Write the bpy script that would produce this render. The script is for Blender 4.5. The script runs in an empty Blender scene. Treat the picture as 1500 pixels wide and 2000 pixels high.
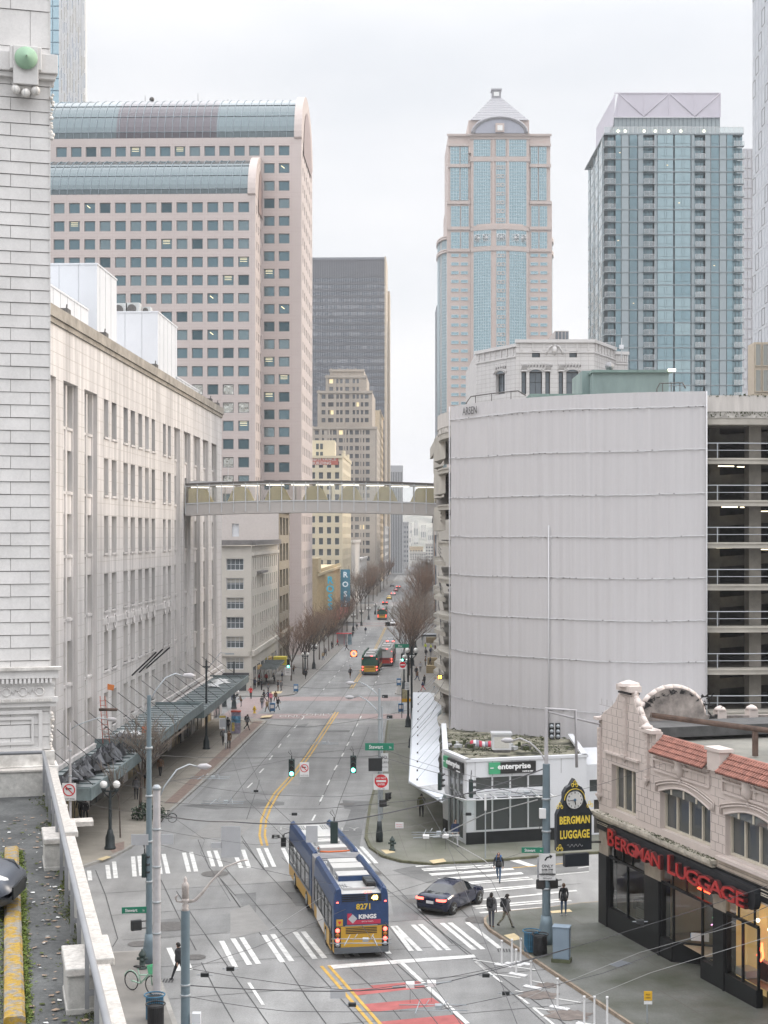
import bpy,bmesh,math,random
from mathutils import Vector,Matrix
random.seed(7)
SC = bpy.context.scene
COL = SC.collection
PI = math.pi
# ---------------------------------------------------------------- camera
HC = 19.5                     # eye height above the near crossing
FP = 3000.0                   # focal length in photo pixels (photo 1500 x 2000)
cam_d = bpy.data.cameras.new('camera'); cam = bpy.data.objects.new('camera',cam_d); COL.objects.link(cam)
cam.location = (0,0,HC); cam.rotation_euler = (PI/2,0,0)
cam_d.sensor_fit = 'HORIZONTAL'; cam_d.sensor_width = 36; cam_d.lens = 36*FP/1500
cam_d.shift_y = 45/1500; cam_d.clip_start = 0.5; cam_d.clip_end = 12000
SC.camera = cam
# ---------------------------------------------------------------- light
SC.view_settings.view_transform = 'Standard'; SC.view_settings.look = 'None'
SC.view_settings.exposure = 1.46; SC.view_settings.gamma = 1
SUN_EL,SUN_AZ = math.radians(20),math.radians(72)      # azimuth measured from +Y towards +X
w = bpy.data.worlds.new('World'); SC.world = w; w.use_nodes = True
nt = w.node_tree; nt.nodes.clear()
wo = nt.nodes.new('ShaderNodeOutputWorld'); bg = nt.nodes.new('ShaderNodeBackground')
sky = nt.nodes.new('ShaderNodeTexSky'); sky.sky_type = 'NISHITA'; sky.sun_disc = False
sky.sun_elevation = SUN_EL; sky.sun_rotation = SUN_AZ; sky.dust_density = 3
mul = nt.nodes.new('ShaderNodeMix'); mul.data_type = 'RGBA'; mul.blend_type = 'MULTIPLY'; mul.inputs[0].default_value = 1
nt.links.new(sky.outputs[0],mul.inputs[6]); mul.inputs[7].default_value = (.1, .1, .1,1)
tc = nt.nodes.new('ShaderNodeTexCoord'); mp = nt.nodes.new('ShaderNodeMapping'); mp.inputs[3].default_value = (3,3,9)
nz = nt.nodes.new('ShaderNodeTexNoise'); nz.inputs['Scale'].default_value = 1.3; nz.inputs['Detail'].default_value = 5; nz.inputs['Roughness'].default_value = .5
rp = nt.nodes.new('ShaderNodeValToRGB')
rp.color_ramp.elements[0].position = .32; rp.color_ramp.elements[0].color = (.312, .318, .330,1)
rp.color_ramp.elements[1].position = .68; rp.color_ramp.elements[1].color = (.372, .368, .371,1)
nt.links.new(tc.outputs['Generated'],mp.inputs[0]); nt.links.new(mp.outputs[0],nz.inputs['Vector']); nt.links.new(nz.outputs[0],rp.inputs[0])
mx = nt.nodes.new('ShaderNodeMix'); mx.data_type = 'RGBA'; mx.inputs[0].default_value = .94
nt.links.new(mul.outputs[2],mx.inputs[6]); nt.links.new(rp.outputs[0],mx.inputs[7])
sx = nt.nodes.new('ShaderNodeSeparateXYZ'); nt.links.new(tc.outputs['Generated'],sx.inputs[0])
mr = nt.nodes.new('ShaderNodeMapRange'); mr.interpolation_type = 'SMOOTHSTEP'; mr.inputs[1].default_value = .27; mr.inputs[2].default_value = .80; mr.inputs[3].default_value = 1.0; mr.inputs[4].default_value = 3.5
nt.links.new(sx.outputs[2],mr.inputs[0]); nt.links.new(mr.outputs[0],bg.inputs[1])
nt.links.new(mx.outputs[2],bg.inputs[0]); nt.links.new(bg.outputs[0],wo.inputs[0])
sd = bpy.data.lights.new('sun', 'SUN'); sun = bpy.data.objects.new('sun',sd); COL.objects.link(sun)
sd.energy = 0.7; sd.angle = math.radians(14); sd.color = (1, .85, .68)
dv = Vector((math.sin(SUN_AZ)*math.cos(SUN_EL),math.cos(SUN_AZ)*math.cos(SUN_EL),math.sin(SUN_EL)))
sun.rotation_euler = dv.to_track_quat('Z', 'Y').to_euler(); sun.location = (60,-20,80)
# ---------------------------------------------------------------- helpers
def gz(Y):
 if Y < 77: return .018*(77-Y)
 if Y < 100: return 0.
 if Y < 320: return -.0182*(Y-100)
 return -4.004
GB = (77,100,320)
def G(x, y, h=0.):            # photo pixel of a point on the ground (h above it) -> world
 Y = 90.
 for _ in range(60): Y = .5*Y + .5*(HC-gz(Y)-h)*FP/max(y-1045,1)
 return Vector(((x-750)/FP*Y,Y,gz(Y)+h))
def X_(x, Y): return (x-750)/FP*Y
def Z_(y, Y): return HC+(1045-y)/FP*Y
KF = .03                      # far street grid: heading (.03,1)
UF = Vector((KF,1,0)).normalized(); RF = Vector((1,-KF,0)).normalized()
AF = math.atan2(-KF,1)       # rotation of far grid about z
KN = -.287
UN = Vector((KN,1,0)).normalized(); RN = Vector((1,-KN,0)).normalized()
AN = math.atan2(-KN,1)
MATS = {}
def mat(name, col, rough=.8, metal=0., var=.12, scale=1.5, bump=0., emit=None, es=1., spec=.5, detail=4., stretch=None, col2=None, alpha=None, streak=None, grain=0., sharp=.2):
 if name in MATS: return MATS[name]
 m = bpy.data.materials.new(name); MATS[name] = m; m.use_nodes = True
 n = m.node_tree.nodes; l = m.node_tree.links; p = n['Principled BSDF']
 p.inputs['Roughness'].default_value = rough; p.inputs['Metallic'].default_value = metal
 p.inputs['Specular IOR Level'].default_value = spec
 c = tuple(col)+(1,)
 if var > 0 or col2:
  t = n.new('ShaderNodeTexCoord'); mpn = n.new('ShaderNodeMapping'); l.new(t.outputs['Object'],mpn.inputs[0])
  if stretch: mpn.inputs[3].default_value = stretch
  z = n.new('ShaderNodeTexNoise'); z.inputs['Scale'].default_value = scale; z.inputs['Detail'].default_value = detail; z.inputs['Roughness'].default_value = .6
  l.new(mpn.outputs[0],z.inputs['Vector'])
  r = n.new('ShaderNodeValToRGB'); r.color_ramp.elements[0].position = .5-sharp; r.color_ramp.elements[1].position = .5+sharp
  a = tuple(max(0,x*(1-var)) for x in col)+(1,); b = tuple(min(1,x*(1+var)) for x in (col2 or col))+(1,)
  r.color_ramp.elements[0].color = a; r.color_ramp.elements[1].color = b
  l.new(z.outputs[0],r.inputs[0]); last = r.outputs[0]
  for vec,sc_,amt in (((streak or (1,1,1)),1., .30 if streak else 0),((1,1,1),14.,grain),((1,1,1),45.,grain)):
   if not amt: continue
   m2 = n.new('ShaderNodeMapping'); l.new(t.outputs['Object'],m2.inputs[0]); m2.inputs[3].default_value = vec
   if streak and sc_ == 1.: m2.inputs[2].default_value = (0,0, .0)
   z2 = n.new('ShaderNodeTexNoise'); z2.inputs['Scale'].default_value = sc_; z2.inputs['Detail'].default_value = 5; l.new(m2.outputs[0],z2.inputs['Vector'])
   mr2 = n.new('ShaderNodeMapRange'); mr2.inputs[1].default_value = .3; mr2.inputs[2].default_value = .7; mr2.inputs[3].default_value = 1-amt; mr2.inputs[4].default_value = 1+amt*.6; l.new(z2.outputs[0],mr2.inputs[0])
   mm = n.new('ShaderNodeMix'); mm.data_type = 'RGBA'; mm.blend_type = 'MULTIPLY'; mm.inputs[0].default_value = 1; l.new(last,mm.inputs[6]); l.new(mr2.outputs[0],mm.inputs[7]); last = mm.outputs[2]
  l.new(last,p.inputs['Base Color'])
  if bump:
   bz = n.new('ShaderNodeBump'); bz.inputs['Strength'].default_value = bump; bz.inputs['Distance'].default_value = .02
   l.new(z.outputs[0],bz.inputs['Height']); l.new(bz.outputs[0],p.inputs['Normal'])
 else: p.inputs['Base Color'].default_value = c
 if emit: p.inputs['Emission Color'].default_value = tuple(emit)+(1,); p.inputs['Emission Strength'].default_value = es
 if alpha is not None: p.inputs['Alpha'].default_value = alpha
 return m
def glass(name, tint, refl=.5, rough=.04, wob=0., dark=(.02, .03, .035), wscale=.35):
 """coated window glass: dark body with a tinted mirror share"""
 if name in MATS: return MATS[name]
 m = bpy.data.materials.new(name); MATS[name] = m; m.use_nodes = True
 n = m.node_tree.nodes; l = m.node_tree.links; p = n['Principled BSDF']
 p.inputs['Base Color'].default_value = tuple(a*refl+b*(1-refl) for a,b in zip(tint,dark))+(1,)
 p.inputs['Metallic'].default_value = refl; p.inputs['Roughness'].default_value = rough
 t = n.new('ShaderNodeTexCoord'); z = n.new('ShaderNodeTexNoise'); z.inputs['Scale'].default_value = wscale; z.inputs['Detail'].default_value = 2
 l.new(t.outputs['Object'],z.inputs['Vector'])
 if wob:
  b = n.new('ShaderNodeBump'); b.inputs['Strength'].default_value = wob; b.inputs['Distance'].default_value = .3
  l.new(z.outputs[0],b.inputs['Height']); l.new(b.outputs[0],p.inputs['Normal'])
 return m
def clear(name, tint=(.85, .92, .9), gl=.12, mixf=.12):
 if name in MATS: return MATS[name]
 m = bpy.data.materials.new(name); MATS[name] = m; m.use_nodes = True
 n = m.node_tree.nodes; l = m.node_tree.links; n.remove(n['Principled BSDF'])
 t = n.new('ShaderNodeBsdfTransparent'); t.inputs[0].default_value = tuple(tint)+(1,)
 g = n.new('ShaderNodeBsdfGlossy'); g.inputs['Roughness'].default_value = .03
 f = n.new('ShaderNodeFresnel'); f.inputs[0].default_value = 1.5
 a = n.new('ShaderNodeMath'); a.operation = 'ADD'; a.inputs[1].default_value = mixf; l.new(f.outputs[0],a.inputs[0])
 x = n.new('ShaderNodeMixShader'); l.new(a.outputs[0],x.inputs[0]); l.new(t.outputs[0],x.inputs[1]); l.new(g.outputs[0],x.inputs[2])
 l.new(x.outputs[0],n['Material Output'].inputs[0]); return m
def tag(o, label=None, cat=None, group=None, kind=None):
 if label: o['label'] = label
 if cat: o['category'] = cat
 if group: o['group'] = group
 if kind: o['kind'] = kind
 return o
def empty(name, loc=(0, 0, 0), rz=0., label=None, cat=None, group=None):
 o = bpy.data.objects.new(name,None); COL.objects.link(o); o.location = loc; o.rotation_euler = (0,0,rz)
 o.empty_display_size = .3
 o['_w'] = 1
 del o['_w']
 return tag(o,label,cat,group)
def wmat(o):
 m = Matrix.Identity(4)
 while o is not None:
  m = Matrix.LocRotScale(o.location,o.rotation_euler,o.scale) @ m; o = o.parent
 return m
def copy_tree(o, parent=None):
 c = o.copy(); COL.objects.link(c)
 if parent: c.parent = parent
 for ch in o.children: copy_tree(ch,c)
 return c
def place(src, loc, rz, label, used, group=None, sc=None):
 """first call moves the source itself, later calls copy it and its parts"""
 if src.name in used: o = copy_tree(src)
 else: o = src; used.add(src.name)
 o.location = loc; o.rotation_euler = (0,0,rz)
 if sc: o.scale = (sc,sc,sc)
 o['label'] = label
 if group: o['group'] = group
 return o
USED = set()
class MB:
 def __init__(s): s.v = []; s.f = []; s.m = []; s.mats = []; s.sm = []
 def mi(s, m):
  if m not in s.mats: s.mats.append(m)
  return s.mats.index(m)
 def face(s, pts, m, smooth=False):
  b = len(s.v); s.v += [tuple(p) for p in pts]; s.f.append(tuple(range(b,b+len(pts)))); s.m.append(s.mi(m)); s.sm.append(smooth); return s
 def raw(s, vs, fs, m, smooth=False):
  b = len(s.v); s.v += [tuple(p) for p in vs]; k = s.mi(m)
  for f in fs: s.f.append(tuple(b+i for i in f)); s.m.append(k); s.sm.append(smooth)
  return s
 def box(s, c, d, m, u=None, v=None, rz=0.):
  c = Vector(c); u = Vector(u) if u else Vector((math.cos(rz),math.sin(rz),0))
  v = Vector(v) if v else Vector((0,0,1)).cross(u).normalized(); wv = u.cross(v).normalized()
  hx,hy,hz = d[0]/2,d[1]/2,d[2]/2
  vs = [c+u*hx*a+v*hy*b+wv*hz*e for a in (-1,1) for b in (-1,1) for e in (-1,1)]
  return s.raw(vs,[(0,1,3,2),(4,6,7,5),(0,4,5,1),(2,3,7,6),(0,2,6,4),(1,5,7,3)],m)
 def bb(s, x0, x1, y0, y1, z0, z1, m): return s.box(((x0+x1)/2, (y0+y1)/2, (z0+z1)/2), (abs(x1-x0), abs(y1-y0), abs(z1-z0)), m)
 def fb(s, o, u, a0, a1, b0, b1, z0, z1, m):
  """box in a frame: o origin, u unit dir; a along u, b along left normal"""
  u = Vector(u); v = Vector((-u.y,u.x,0)); c = Vector(o)+u*((a0+a1)/2)+v*((b0+b1)/2); c.z = (z0+z1)/2
  return s.box(c,(abs(a1-a0),abs(b1-b0),abs(z1-z0)),m,u=u,v=v)
 def cyl(s, p0, p1, r0, r1, m, n=10, caps=True, smooth=True):
  p0 = Vector(p0); p1 = Vector(p1); d = (p1-p0)
  if d.length < 1e-6: return s
  d.normalize(); a = d.orthogonal().normalized(); b = d.cross(a)
  vs = []
  for p,r in ((p0,r0),(p1,r1)):
   for i in range(n):
    t = 2*PI*i/n; vs.append(p+a*math.cos(t)*r+b*math.sin(t)*r)
  s.raw(vs,[(i,(i+1) % n,n+(i+1) % n,n+i) for i in range(n)],m,smooth)
  if caps: s.raw(vs[:n],[tuple(range(n-1,-1,-1))],m); s.raw(vs[n:],[tuple(range(n))],m)
  return s
 def tube(s, pts, r, m, n=6, smooth=True, caps=True):
  pts = [Vector(p) for p in pts]; rs = r if isinstance(r,(list,tuple)) else [r]*len(pts)
  up = None; vs = []
  for i,p in enumerate(pts):
   d = (pts[min(i+1,len(pts)-1)]-pts[max(i-1,0)])
   if d.length < 1e-9: d = Vector((0,0,1))
   d.normalize()
   if up is None: a = d.orthogonal().normalized()
   else:
    a = up-d*up.dot(d)
    a = a.normalized() if a.length > 1e-6 else d.orthogonal().normalized()
   up = a; b = d.cross(a)
   for k in range(n):
    t = 2*PI*k/n; vs.append(p+(a*math.cos(t)+b*math.sin(t))*rs[i])
  fs = [(i*n+k,i*n+(k+1) % n,(i+1)*n+(k+1) % n,(i+1)*n+k) for i in range(len(pts)-1) for k in range(n)]
  if caps: fs += [tuple(range(n-1,-1,-1)),tuple(range((len(pts)-1)*n,len(pts)*n))]
  return s.raw(vs,fs,m,smooth)
 def lathe(s, c, prof, m, n=14, smooth=True, ax='z'):
  c = Vector(c); vs = []
  for r,z in prof:
   for k in range(n):
    t = 2*PI*k/n
    q = Vector((r*math.cos(t),r*math.sin(t),z)) if ax == 'z' else (Vector((r*math.cos(t),z,r*math.sin(t))) if ax == 'y' else Vector((z,r*math.cos(t),r*math.sin(t))))
    vs.append(c+q)
  fs = [(i*n+k,i*n+(k+1) % n,(i+1)*n+(k+1) % n,(i+1)*n+k) for i in range(len(prof)-1) for k in range(n)]
  fs += [tuple(range(n-1,-1,-1)),tuple(range((len(prof)-1)*n,len(prof)*n))]
  return s.raw(vs,fs,m,smooth)
 def ball(s, c, r, m, n=12, sz=1.):
  return s.lathe(c,[(max(r*math.sin(PI*i/8),1e-3),-r*sz*math.cos(PI*i/8)) for i in range(9)],m,n)
 def prism(s, poly, z0, z1, m, mtop=None):
  n = len(poly); vs = [(p[0],p[1],z0) for p in poly]+[(p[0],p[1],z1) for p in poly]
  s.raw(vs,[(i,(i+1) % n,n+(i+1) % n,n+i) for i in range(n)],m)
  s.raw(vs[n:],[tuple(range(n))],mtop or m); s.raw(vs[:n],[tuple(range(n-1,-1,-1))],m); return s
 def plate(s, o, u, w, poly, t, m, mside=None):
  """poly in (a,b) of plane o+u*a+w*b, thickness t along -n (n=u x w)"""
  o = Vector(o); u = Vector(u); w = Vector(w); nn = u.cross(w).normalized(); k = len(poly)
  vs = [o+u*a+w*b for a,b in poly]; vs += [p-nn*t for p in vs]
  s.raw(vs[:k],[tuple(range(k))],m); s.raw(vs,[tuple(range(2*k-1,k-1,-1))]+[(i,k+i,k+(i+1) % k,(i+1) % k) for i in range(k)],mside or m); return s
 def build(s, name, parent=None, W=False, bevel=0., label=None, recalc=False):
  me = bpy.data.meshes.new(name)
  vs = s.v
  if W and parent:
   inv = wmat(parent).inverted(); vs = [tuple(inv @ Vector(p)) for p in vs]
  me.from_pydata(vs,[],s.f); me.polygons.foreach_set('material_index',s.m); me.polygons.foreach_set('use_smooth',s.sm)
  for m in s.mats: me.materials.append(m)
  if recalc or bevel:
   b = bmesh.new(); b.from_mesh(me); bmesh.ops.remove_doubles(b,verts=b.verts,dist=1e-4)
   if bevel:
    es = [e for e in b.edges if len(e.link_faces) == 2 and e.calc_face_angle(0) > .6]
    bmesh.ops.bevel(b,geom=es,offset=bevel,segments=2,profile=.5,affect='EDGES')
   if recalc: bmesh.ops.recalc_face_normals(b,faces=b.faces)
   b.to_mesh(me); b.free()
  me.update()
  o = bpy.data.objects.new(name,me); COL.objects.link(o)
  if parent: o.parent = parent
  if label: o['label'] = label
  return o
 def struct(s, name, **k): o = s.build(name, **k); o['kind'] = 'structure'; return o
def obj_of(me_obj, name, parent, loc=(0, 0, 0), rz=0.):
 o = bpy.data.objects.new(name,me_obj.data); COL.objects.link(o); o.parent = parent; o.location = loc; o.rotation_euler = (0,0,rz); return o
_DG = None
def text_mesh(s, size, m, mb, o, u, w, depth=.01, bold=0., align='CENTER', xs=1., center=True, sp=1.):
 """write s into mb on plane o,u(right),w(up)"""
 cu = bpy.data.curves.new('t', 'FONT'); cu.body = s; cu.size = size; cu.extrude = depth/2; cu.offset = bold; cu.align_x = align; cu.space_character = sp
 cu.resolution_u = 2
 ob = bpy.data.objects.new('t',cu); COL.objects.link(ob); bpy.context.view_layer.update()
 me = bpy.data.meshes.new_from_object(ob.evaluated_get(bpy.context.evaluated_depsgraph_get()))
 o = Vector(o); u = Vector(u).normalized(); w = Vector(w).normalized(); n = u.cross(w)
 ys = [v.co.y for v in me.vertices]; cy = (min(ys)+max(ys))/2 if (center and ys) else 0
 vs = [o+u*v.co.x*xs+w*(v.co.y-cy)+n*(v.co.z+depth/2) for v in me.vertices]
 mb.raw(vs,[tuple(p.vertices) for p in me.polygons],m)
 bpy.data.objects.remove(ob); bpy.data.curves.remove(cu); bpy.data.meshes.remove(me)
def clip_sheet(poly, dz, m, name, side=None, kind='structure'):
 """polygon laid on the terrain dz above it, cut at the breaks of slope; side: depth of edge faces"""
 b = bmesh.new(); vs = [b.verts.new((p[0],p[1],0)) for p in poly]; b.faces.new(vs)
 for y in GB: bmesh.ops.bisect_plane(b,geom=b.verts[:]+b.edges[:]+b.faces[:],plane_co=(0,y,0),plane_no=(0,1,0))
 bmesh.ops.triangulate(b,faces=[f for f in b.faces if len(f.verts) > 4])
 for v in b.verts: v.co.z = gz(v.co.y)+dz
 bmesh.ops.recalc_face_normals(b,faces=b.faces)
 if b.faces and sum(f.normal.z for f in b.faces) < 0: bmesh.ops.reverse_faces(b,faces=b.faces)
 if side:
  ed = [e for e in b.edges if len(e.link_faces) == 1]
  r = bmesh.ops.extrude_edge_only(b,edges=ed)
  for v in r['geom']:
   if isinstance(v,bmesh.types.BMVert): v.co.z -= side
 me = bpy.data.meshes.new(name); b.to_mesh(me); b.free()
 return me
def sheet(name, poly, dz, m, side=None):
 me = clip_sheet(poly,dz,m,name,side); me.materials.append(m)
 o = bpy.data.objects.new(name,me); COL.objects.link(o); o['kind'] = 'structure'; return o
class Marks:
 """many painted patches joined into one sheet object of one kind of marking"""
 def __init__(s): s.mb = MB()
 def poly(s, pts, dz, m):
  me = clip_sheet(pts,dz,m, 'x'); s.mb.raw([v.co.copy() for v in me.vertices],[tuple(p.vertices) for p in me.polygons],m); bpy.data.meshes.remove(me)
 def line(s, a, b, wd, dz, m):
  a = Vector((a[0],a[1],0)); b = Vector((b[0],b[1],0)); d = b-a
  if d.length < 1e-4: return
  d.normalize(); n = Vector((-d.y,d.x,0))*wd/2
  s.poly([a-n,b-n,b+n,a+n],dz,m)
 def path(s, pts, wd, dz, m):
  for a,b in zip(pts[:-1],pts[1:]): s.line(a,b,wd,dz,m)
def facade(mb, o, u, W, z0, z1, rects, depth, wall, rev=None):
 """wall with real openings. o: corner (x,y), u: unit dir to the viewer's right seen from outside; rects (a0,a1,b0,b1)"""
 u = Vector((u[0],u[1],0)).normalized(); nrm = Vector((u.y,-u.x,0)); o = Vector((o[0],o[1],0)); rev = rev or wall
 xs = sorted({0.,W} | {round(r[0],4) for r in rects} | {round(r[1],4) for r in rects}); zs = sorted({z0,z1} | {round(r[2],4) for r in rects} | {round(r[3],4) for r in rects})
 xi = {x: i for i,x in enumerate(xs)}; zi = {z: i for i,z in enumerate(zs)}
 hole = set()
 for r in rects:
  for i in range(xi[round(r[0],4)],xi[round(r[1],4)]):
   for j in range(zi[round(r[2],4)],zi[round(r[3],4)]): hole.add((i,j))
 P = lambda a,z,d=0.: o+u*a-nrm*d+Vector((0,0,z))
 for j in range(len(zs)-1):
  i = 0
  while i < len(xs)-1:
   if (i,j) in hole: i += 1; continue
   k = i
   while k < len(xs)-1 and (k,j) not in hole: k += 1
   mb.face([P(xs[i],zs[j]),P(xs[k],zs[j]),P(xs[k],zs[j+1]),P(xs[i],zs[j+1])],wall); i = k
 for r in rects:
  a0,a1,b0,b1 = r[:4]; d = r[4] if len(r) > 4 else depth
  mb.face([P(a0,b0),P(a0,b0,d),P(a0,b1,d),P(a0,b1)],rev); mb.face([P(a1,b0,d),P(a1,b0),P(a1,b1),P(a1,b1,d)],rev)
  mb.face([P(a0,b0),P(a1,b0),P(a1,b0,d),P(a0,b0,d)],rev); mb.face([P(a0,b1,d),P(a1,b1,d),P(a1,b1),P(a0,b1)],rev)
def win_mesh(w, h, frame, gl, fw=.08, nx=1, nz=1, mw=.05, sash=None, fd=.06, blind=None):
 """window unit: origin bottom-left, local x right, z up, facing -y"""
 b = MB(); b.face([(0,fd,0),(w,fd,0),(w,fd,h),(0,fd,h)],gl)
 b.bb(0,fw,0,fd+.02,0,h,frame); b.bb(w-fw,w,0,fd+.02,0,h,frame); b.bb(fw,w-fw, .002,fd+.02,0,fw,frame); b.bb(fw,w-fw, .002,fd+.02,h-fw,h,frame)
 for i in range(1,nx): x = w*i/nx; b.bb(x-mw/2,x+mw/2, .004,fd+.01,fw,h-fw,frame)
 for i in range(1,nz): z = h*i/nz; b.bb(fw,w-fw, .006,fd+.01,z-mw/2,z+mw/2,frame)
 if sash: z = h*sash; b.bb(fw,w-fw, .006,fd+.01,z-mw/2,z+mw/2,frame)
 if blind: b.face([(fw,fd-.005,h*(1-blind)),(w-fw,fd-.005,h*(1-blind)),(w-fw,fd-.005,h-fw),(fw,fd-.005,h-fw)],MATS['blind'])
 return b
def windows(root, o, u, rects, depth, mk, limit=100, used=0, name='window', order=None):
 """one object per window (shared meshes), past `limit` the rest in one stuff object. mk(w,h,i)->MB"""
 u = Vector((u[0],u[1],0)).normalized(); nrm = Vector((u.y,-u.x,0)); o = Vector((o[0],o[1],0)); rz = math.atan2(u.y,u.x)
 inv = wmat(root).inverted(); cache = {}; rest = MB(); n = used
 for i,r in enumerate(rects):
  a0,a1,b0,b1 = r[:4]; d = r[4] if len(r) > 4 else depth
  wv,hv = round(a1-a0,3),round(b1-b0,3); p = o+u*a0-nrm*(d-.001); p.z = b0
  mb,key = mk(wv,hv,i)
  if n < limit:
   if (wv,hv,key) not in cache:
    cache[(wv,hv,key)] = ob = mb().build(name,root)
   else: ob = obj_of(cache[(wv,hv,key)],name,root)
   ob.location = inv @ p; ob.rotation_euler = (0,0,rz-root.rotation_euler.z)
  else:
   b = mb(); rest_m = Matrix.LocRotScale(p,Matrix.Rotation(rz,3, 'Z').to_euler(),(1,1,1))
   base = len(rest.v); rest.v += [tuple(rest_m @ Vector(v)) for v in b.v]
   for f,mi_,s_ in zip(b.f,b.m,b.sm): rest.f.append(tuple(base+q for q in f)); rest.m.append(rest.mi(b.mats[mi_])); rest.sm.append(s_)
  n += 1
 if rest.v: ob = rest.build('window_rows',root,W=True); ob['kind'] = 'stuff'
 return n
# ---------------------------------------------------------------- materials
concrete = mat('road_concrete',(.25, .25, .245), .75,var=.17,scale=.35,detail=8,bump=.1,col2=(.25, .25, .245),streak=(.55, .03,1),grain=.16)
conc2 = mat('road_concrete_b',(.195, .196, .193), .75,var=.14,scale=.5,detail=7,streak=(.5, .04,1),grain=.16)
asphalt = mat('asphalt',(.12, .122, .122), .85,var=.2,scale=.6,detail=8)
asph_d = mat('asphalt_patch',(.16, .162, .16), .8,var=.2,scale=.8,detail=8,streak=(.3, .3,1),grain=.2)
walk_m = mat('sidewalk_concrete',(.28, .255, .215), .8,var=.18,scale=.5,detail=7,grain=.14)
walk_g = mat('sidewalk_mossy',(.165, .172, .125), .75,var=.3,scale=.45,detail=6,col2=(.15, .148, .128),grain=.15)
walk_g2 = mat('sidewalk_damp',(.06, .072, .036), .55,var=.35,scale=.3,detail=8,col2=(.115, .118, .11),grain=.2)
kerb_m = mat('kerb_stone',(.27, .26, .24), .8,var=.2)
kerb_b = mat('kerb_rust',(.25, .20, .15), .8,var=.3,scale=3)
kerb_moss = mat('kerb_moss',(.10, .10, .06), .9,var=.3,scale=3)
white_p = mat('white_road_paint',(.62, .62, .60), .7,var=.25,scale=2.2,detail=9,grain=.14)
yel_p = mat('yellow_road_paint',(.50, .31, .06), .7,var=.2,scale=3,detail=9)
red_p = mat('red_lane_paint',(.36, .095, .09), .75,var=.22,scale=1.4,detail=8)
pink_p = mat('pink_crossing_paving',(.26, .20, .19), .8,var=.12,scale=1)
tar = mat('tar_joint',(.05, .05, .05), .8,var=.2)
tactile = mat('tactile_yellow',(.52, .42, .25), .8,var=.15)
steel_cover = mat('cover_iron',(.11, .105, .10), .6,metal=.3,var=.3,scale=6)
# ---------------------------------------------------------------- terrain
gm = MB(); ys = [-60,40,77,100,320,1000,1500,5000]
for a,b in zip(ys[:-1],ys[1:]):
 gm.face([(-1500,a,gz(a)-.02),(1500,a,gz(a)-.02),(1500,b,gz(b)-.02),(-1500,b,gz(b)-.02)],asphalt)
gm.struct('ground')
XL = lambda Y: -18.2+KF*Y                 # left kerb beyond the crossing
XR = lambda Y: -4.75+KF*Y
FL = lambda Y: -24.5+KF*Y                 # left street wall
FR = lambda Y: 1.25+KF*Y                  # right street wall
road = [(-60,60),(-14,45),(14,44),(60,60),(60,112),(XR(110)+.5,112),(XR(900),900),(XL(900),900),(XL(110)-.4,112),(-60,85)]
sheet('road',[(-60,40),(60,40),(60,112),(XR(112)+1.5,112),(XR(900)+1,900),(XL(900)-1,900),(XL(112)-1,112),(-60,112)],0.,concrete)
sheet('cross_road',[(-90,172.5),(FR(172),172.5),(60,172.5),(60,206),(-90,206)], .004,conc2)
SA = [(-60,78.8),(-17.6,89.9),(-16.3,92.6),(-15.7,95.6),(-15.4,100),(-15.1,109),(-14.2,130),(XL(171),171),(XL(171)-1.3,173.2),(-60,173.2)]
SB = [(60,106.5),(60,172.5),(1.6,172.5),(.35,171.5),(.15,160),(-.1,140),(-.75,122),(-1.1,112),(-1.2,104),(-1.25,98.5),(-.95,95.5),(-.15,92.9),(.95,91.4),(2.7,90.6),(5.2,91.2),(7.7,92.0),(10.5,93.2)]
SC_ = [(6.5,79.2),(5.5,78.8),(5.05,77.7),(5.0,76.7),(5.15,75.4),(5.5,74.2),(6.1,72.1),(6.6,70.3),(10.75,56),(60,56),(60,94.5),(10.3,80.9),(8.6,80.0)]
SD = [(-60,57),(-12.4,71.0),(-11.2,71.2),(-10.5,70.3),(-10.0,68.8),(-9.75,66.9),(-8.2,60.5),(-6.5,53),(-60,53)]
def pavement(name, poly, m, label_m=kerb_m, kw=.2):
 sheet('kerb',poly, .146,label_m,side=.3)
 b = bmesh.new(); f = b.faces.new([b.verts.new((p[0],p[1],0)) for p in poly]); b.normal_update()
 if f.normal.z < 0: f.normal_flip()
 r = bmesh.ops.inset_individual(b,faces=[f],thickness=kw); pl = [tuple(v.co) for v in b.faces[0].verts] if len(b.faces) == 1 else None
 inner = [v.co.copy() for v in f.verts]; b.free()
 sheet(name,[(p.x,p.y) for p in inner], .150,m)
pavement('pavement',SA,walk_m,kw=.22)
pavement('pavement',SB,walk_g,kerb_moss)
pavement('pavement',SC_,walk_g2,kerb_b,kw=.13)
pavement('pavement',SD,mat('sidewalk_grey',(.19, .18, .165), .8,var=.2,scale=.5,detail=7))
pavement('pavement',[(XL(204)-1.5,203),(XL(206),206),(XL(300),300),(XL(395),395),(FL(395)-30,395),(-70,203)],mat('sidewalk_far',(.20, .19, .175), .8,var=.15))
pavement('pavement',[(XR(205)+1,205),(70,205),(70,395),(XR(395),395),(XR(300),300),(XR(207),207)],MATS['sidewalk_far'])
for y0,y1 in ((412,520),(536,640),(656,780)):
 pavement('pavement',[(XL(y0),y0),(XL(y1),y1),(FL(y1)-20,y1),(FL(y0)-20,y0)],MATS['sidewalk_far'])
 pavement('pavement',[(XR(y0),y0),(FR(y0)+20,y0),(FR(y1)+20,y1),(XR(y1),y1)],MATS['sidewalk_far'])
pj = Marks(); pjm = mat('paving_joint',(.13, .12, .105), .9,var=.1)
for k in range(-1,4):
 o = -1.6*k-1.0
 pj.line((XL(112)+o,112),(XL(170)+o,170), .035, .156,pjm)
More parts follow.
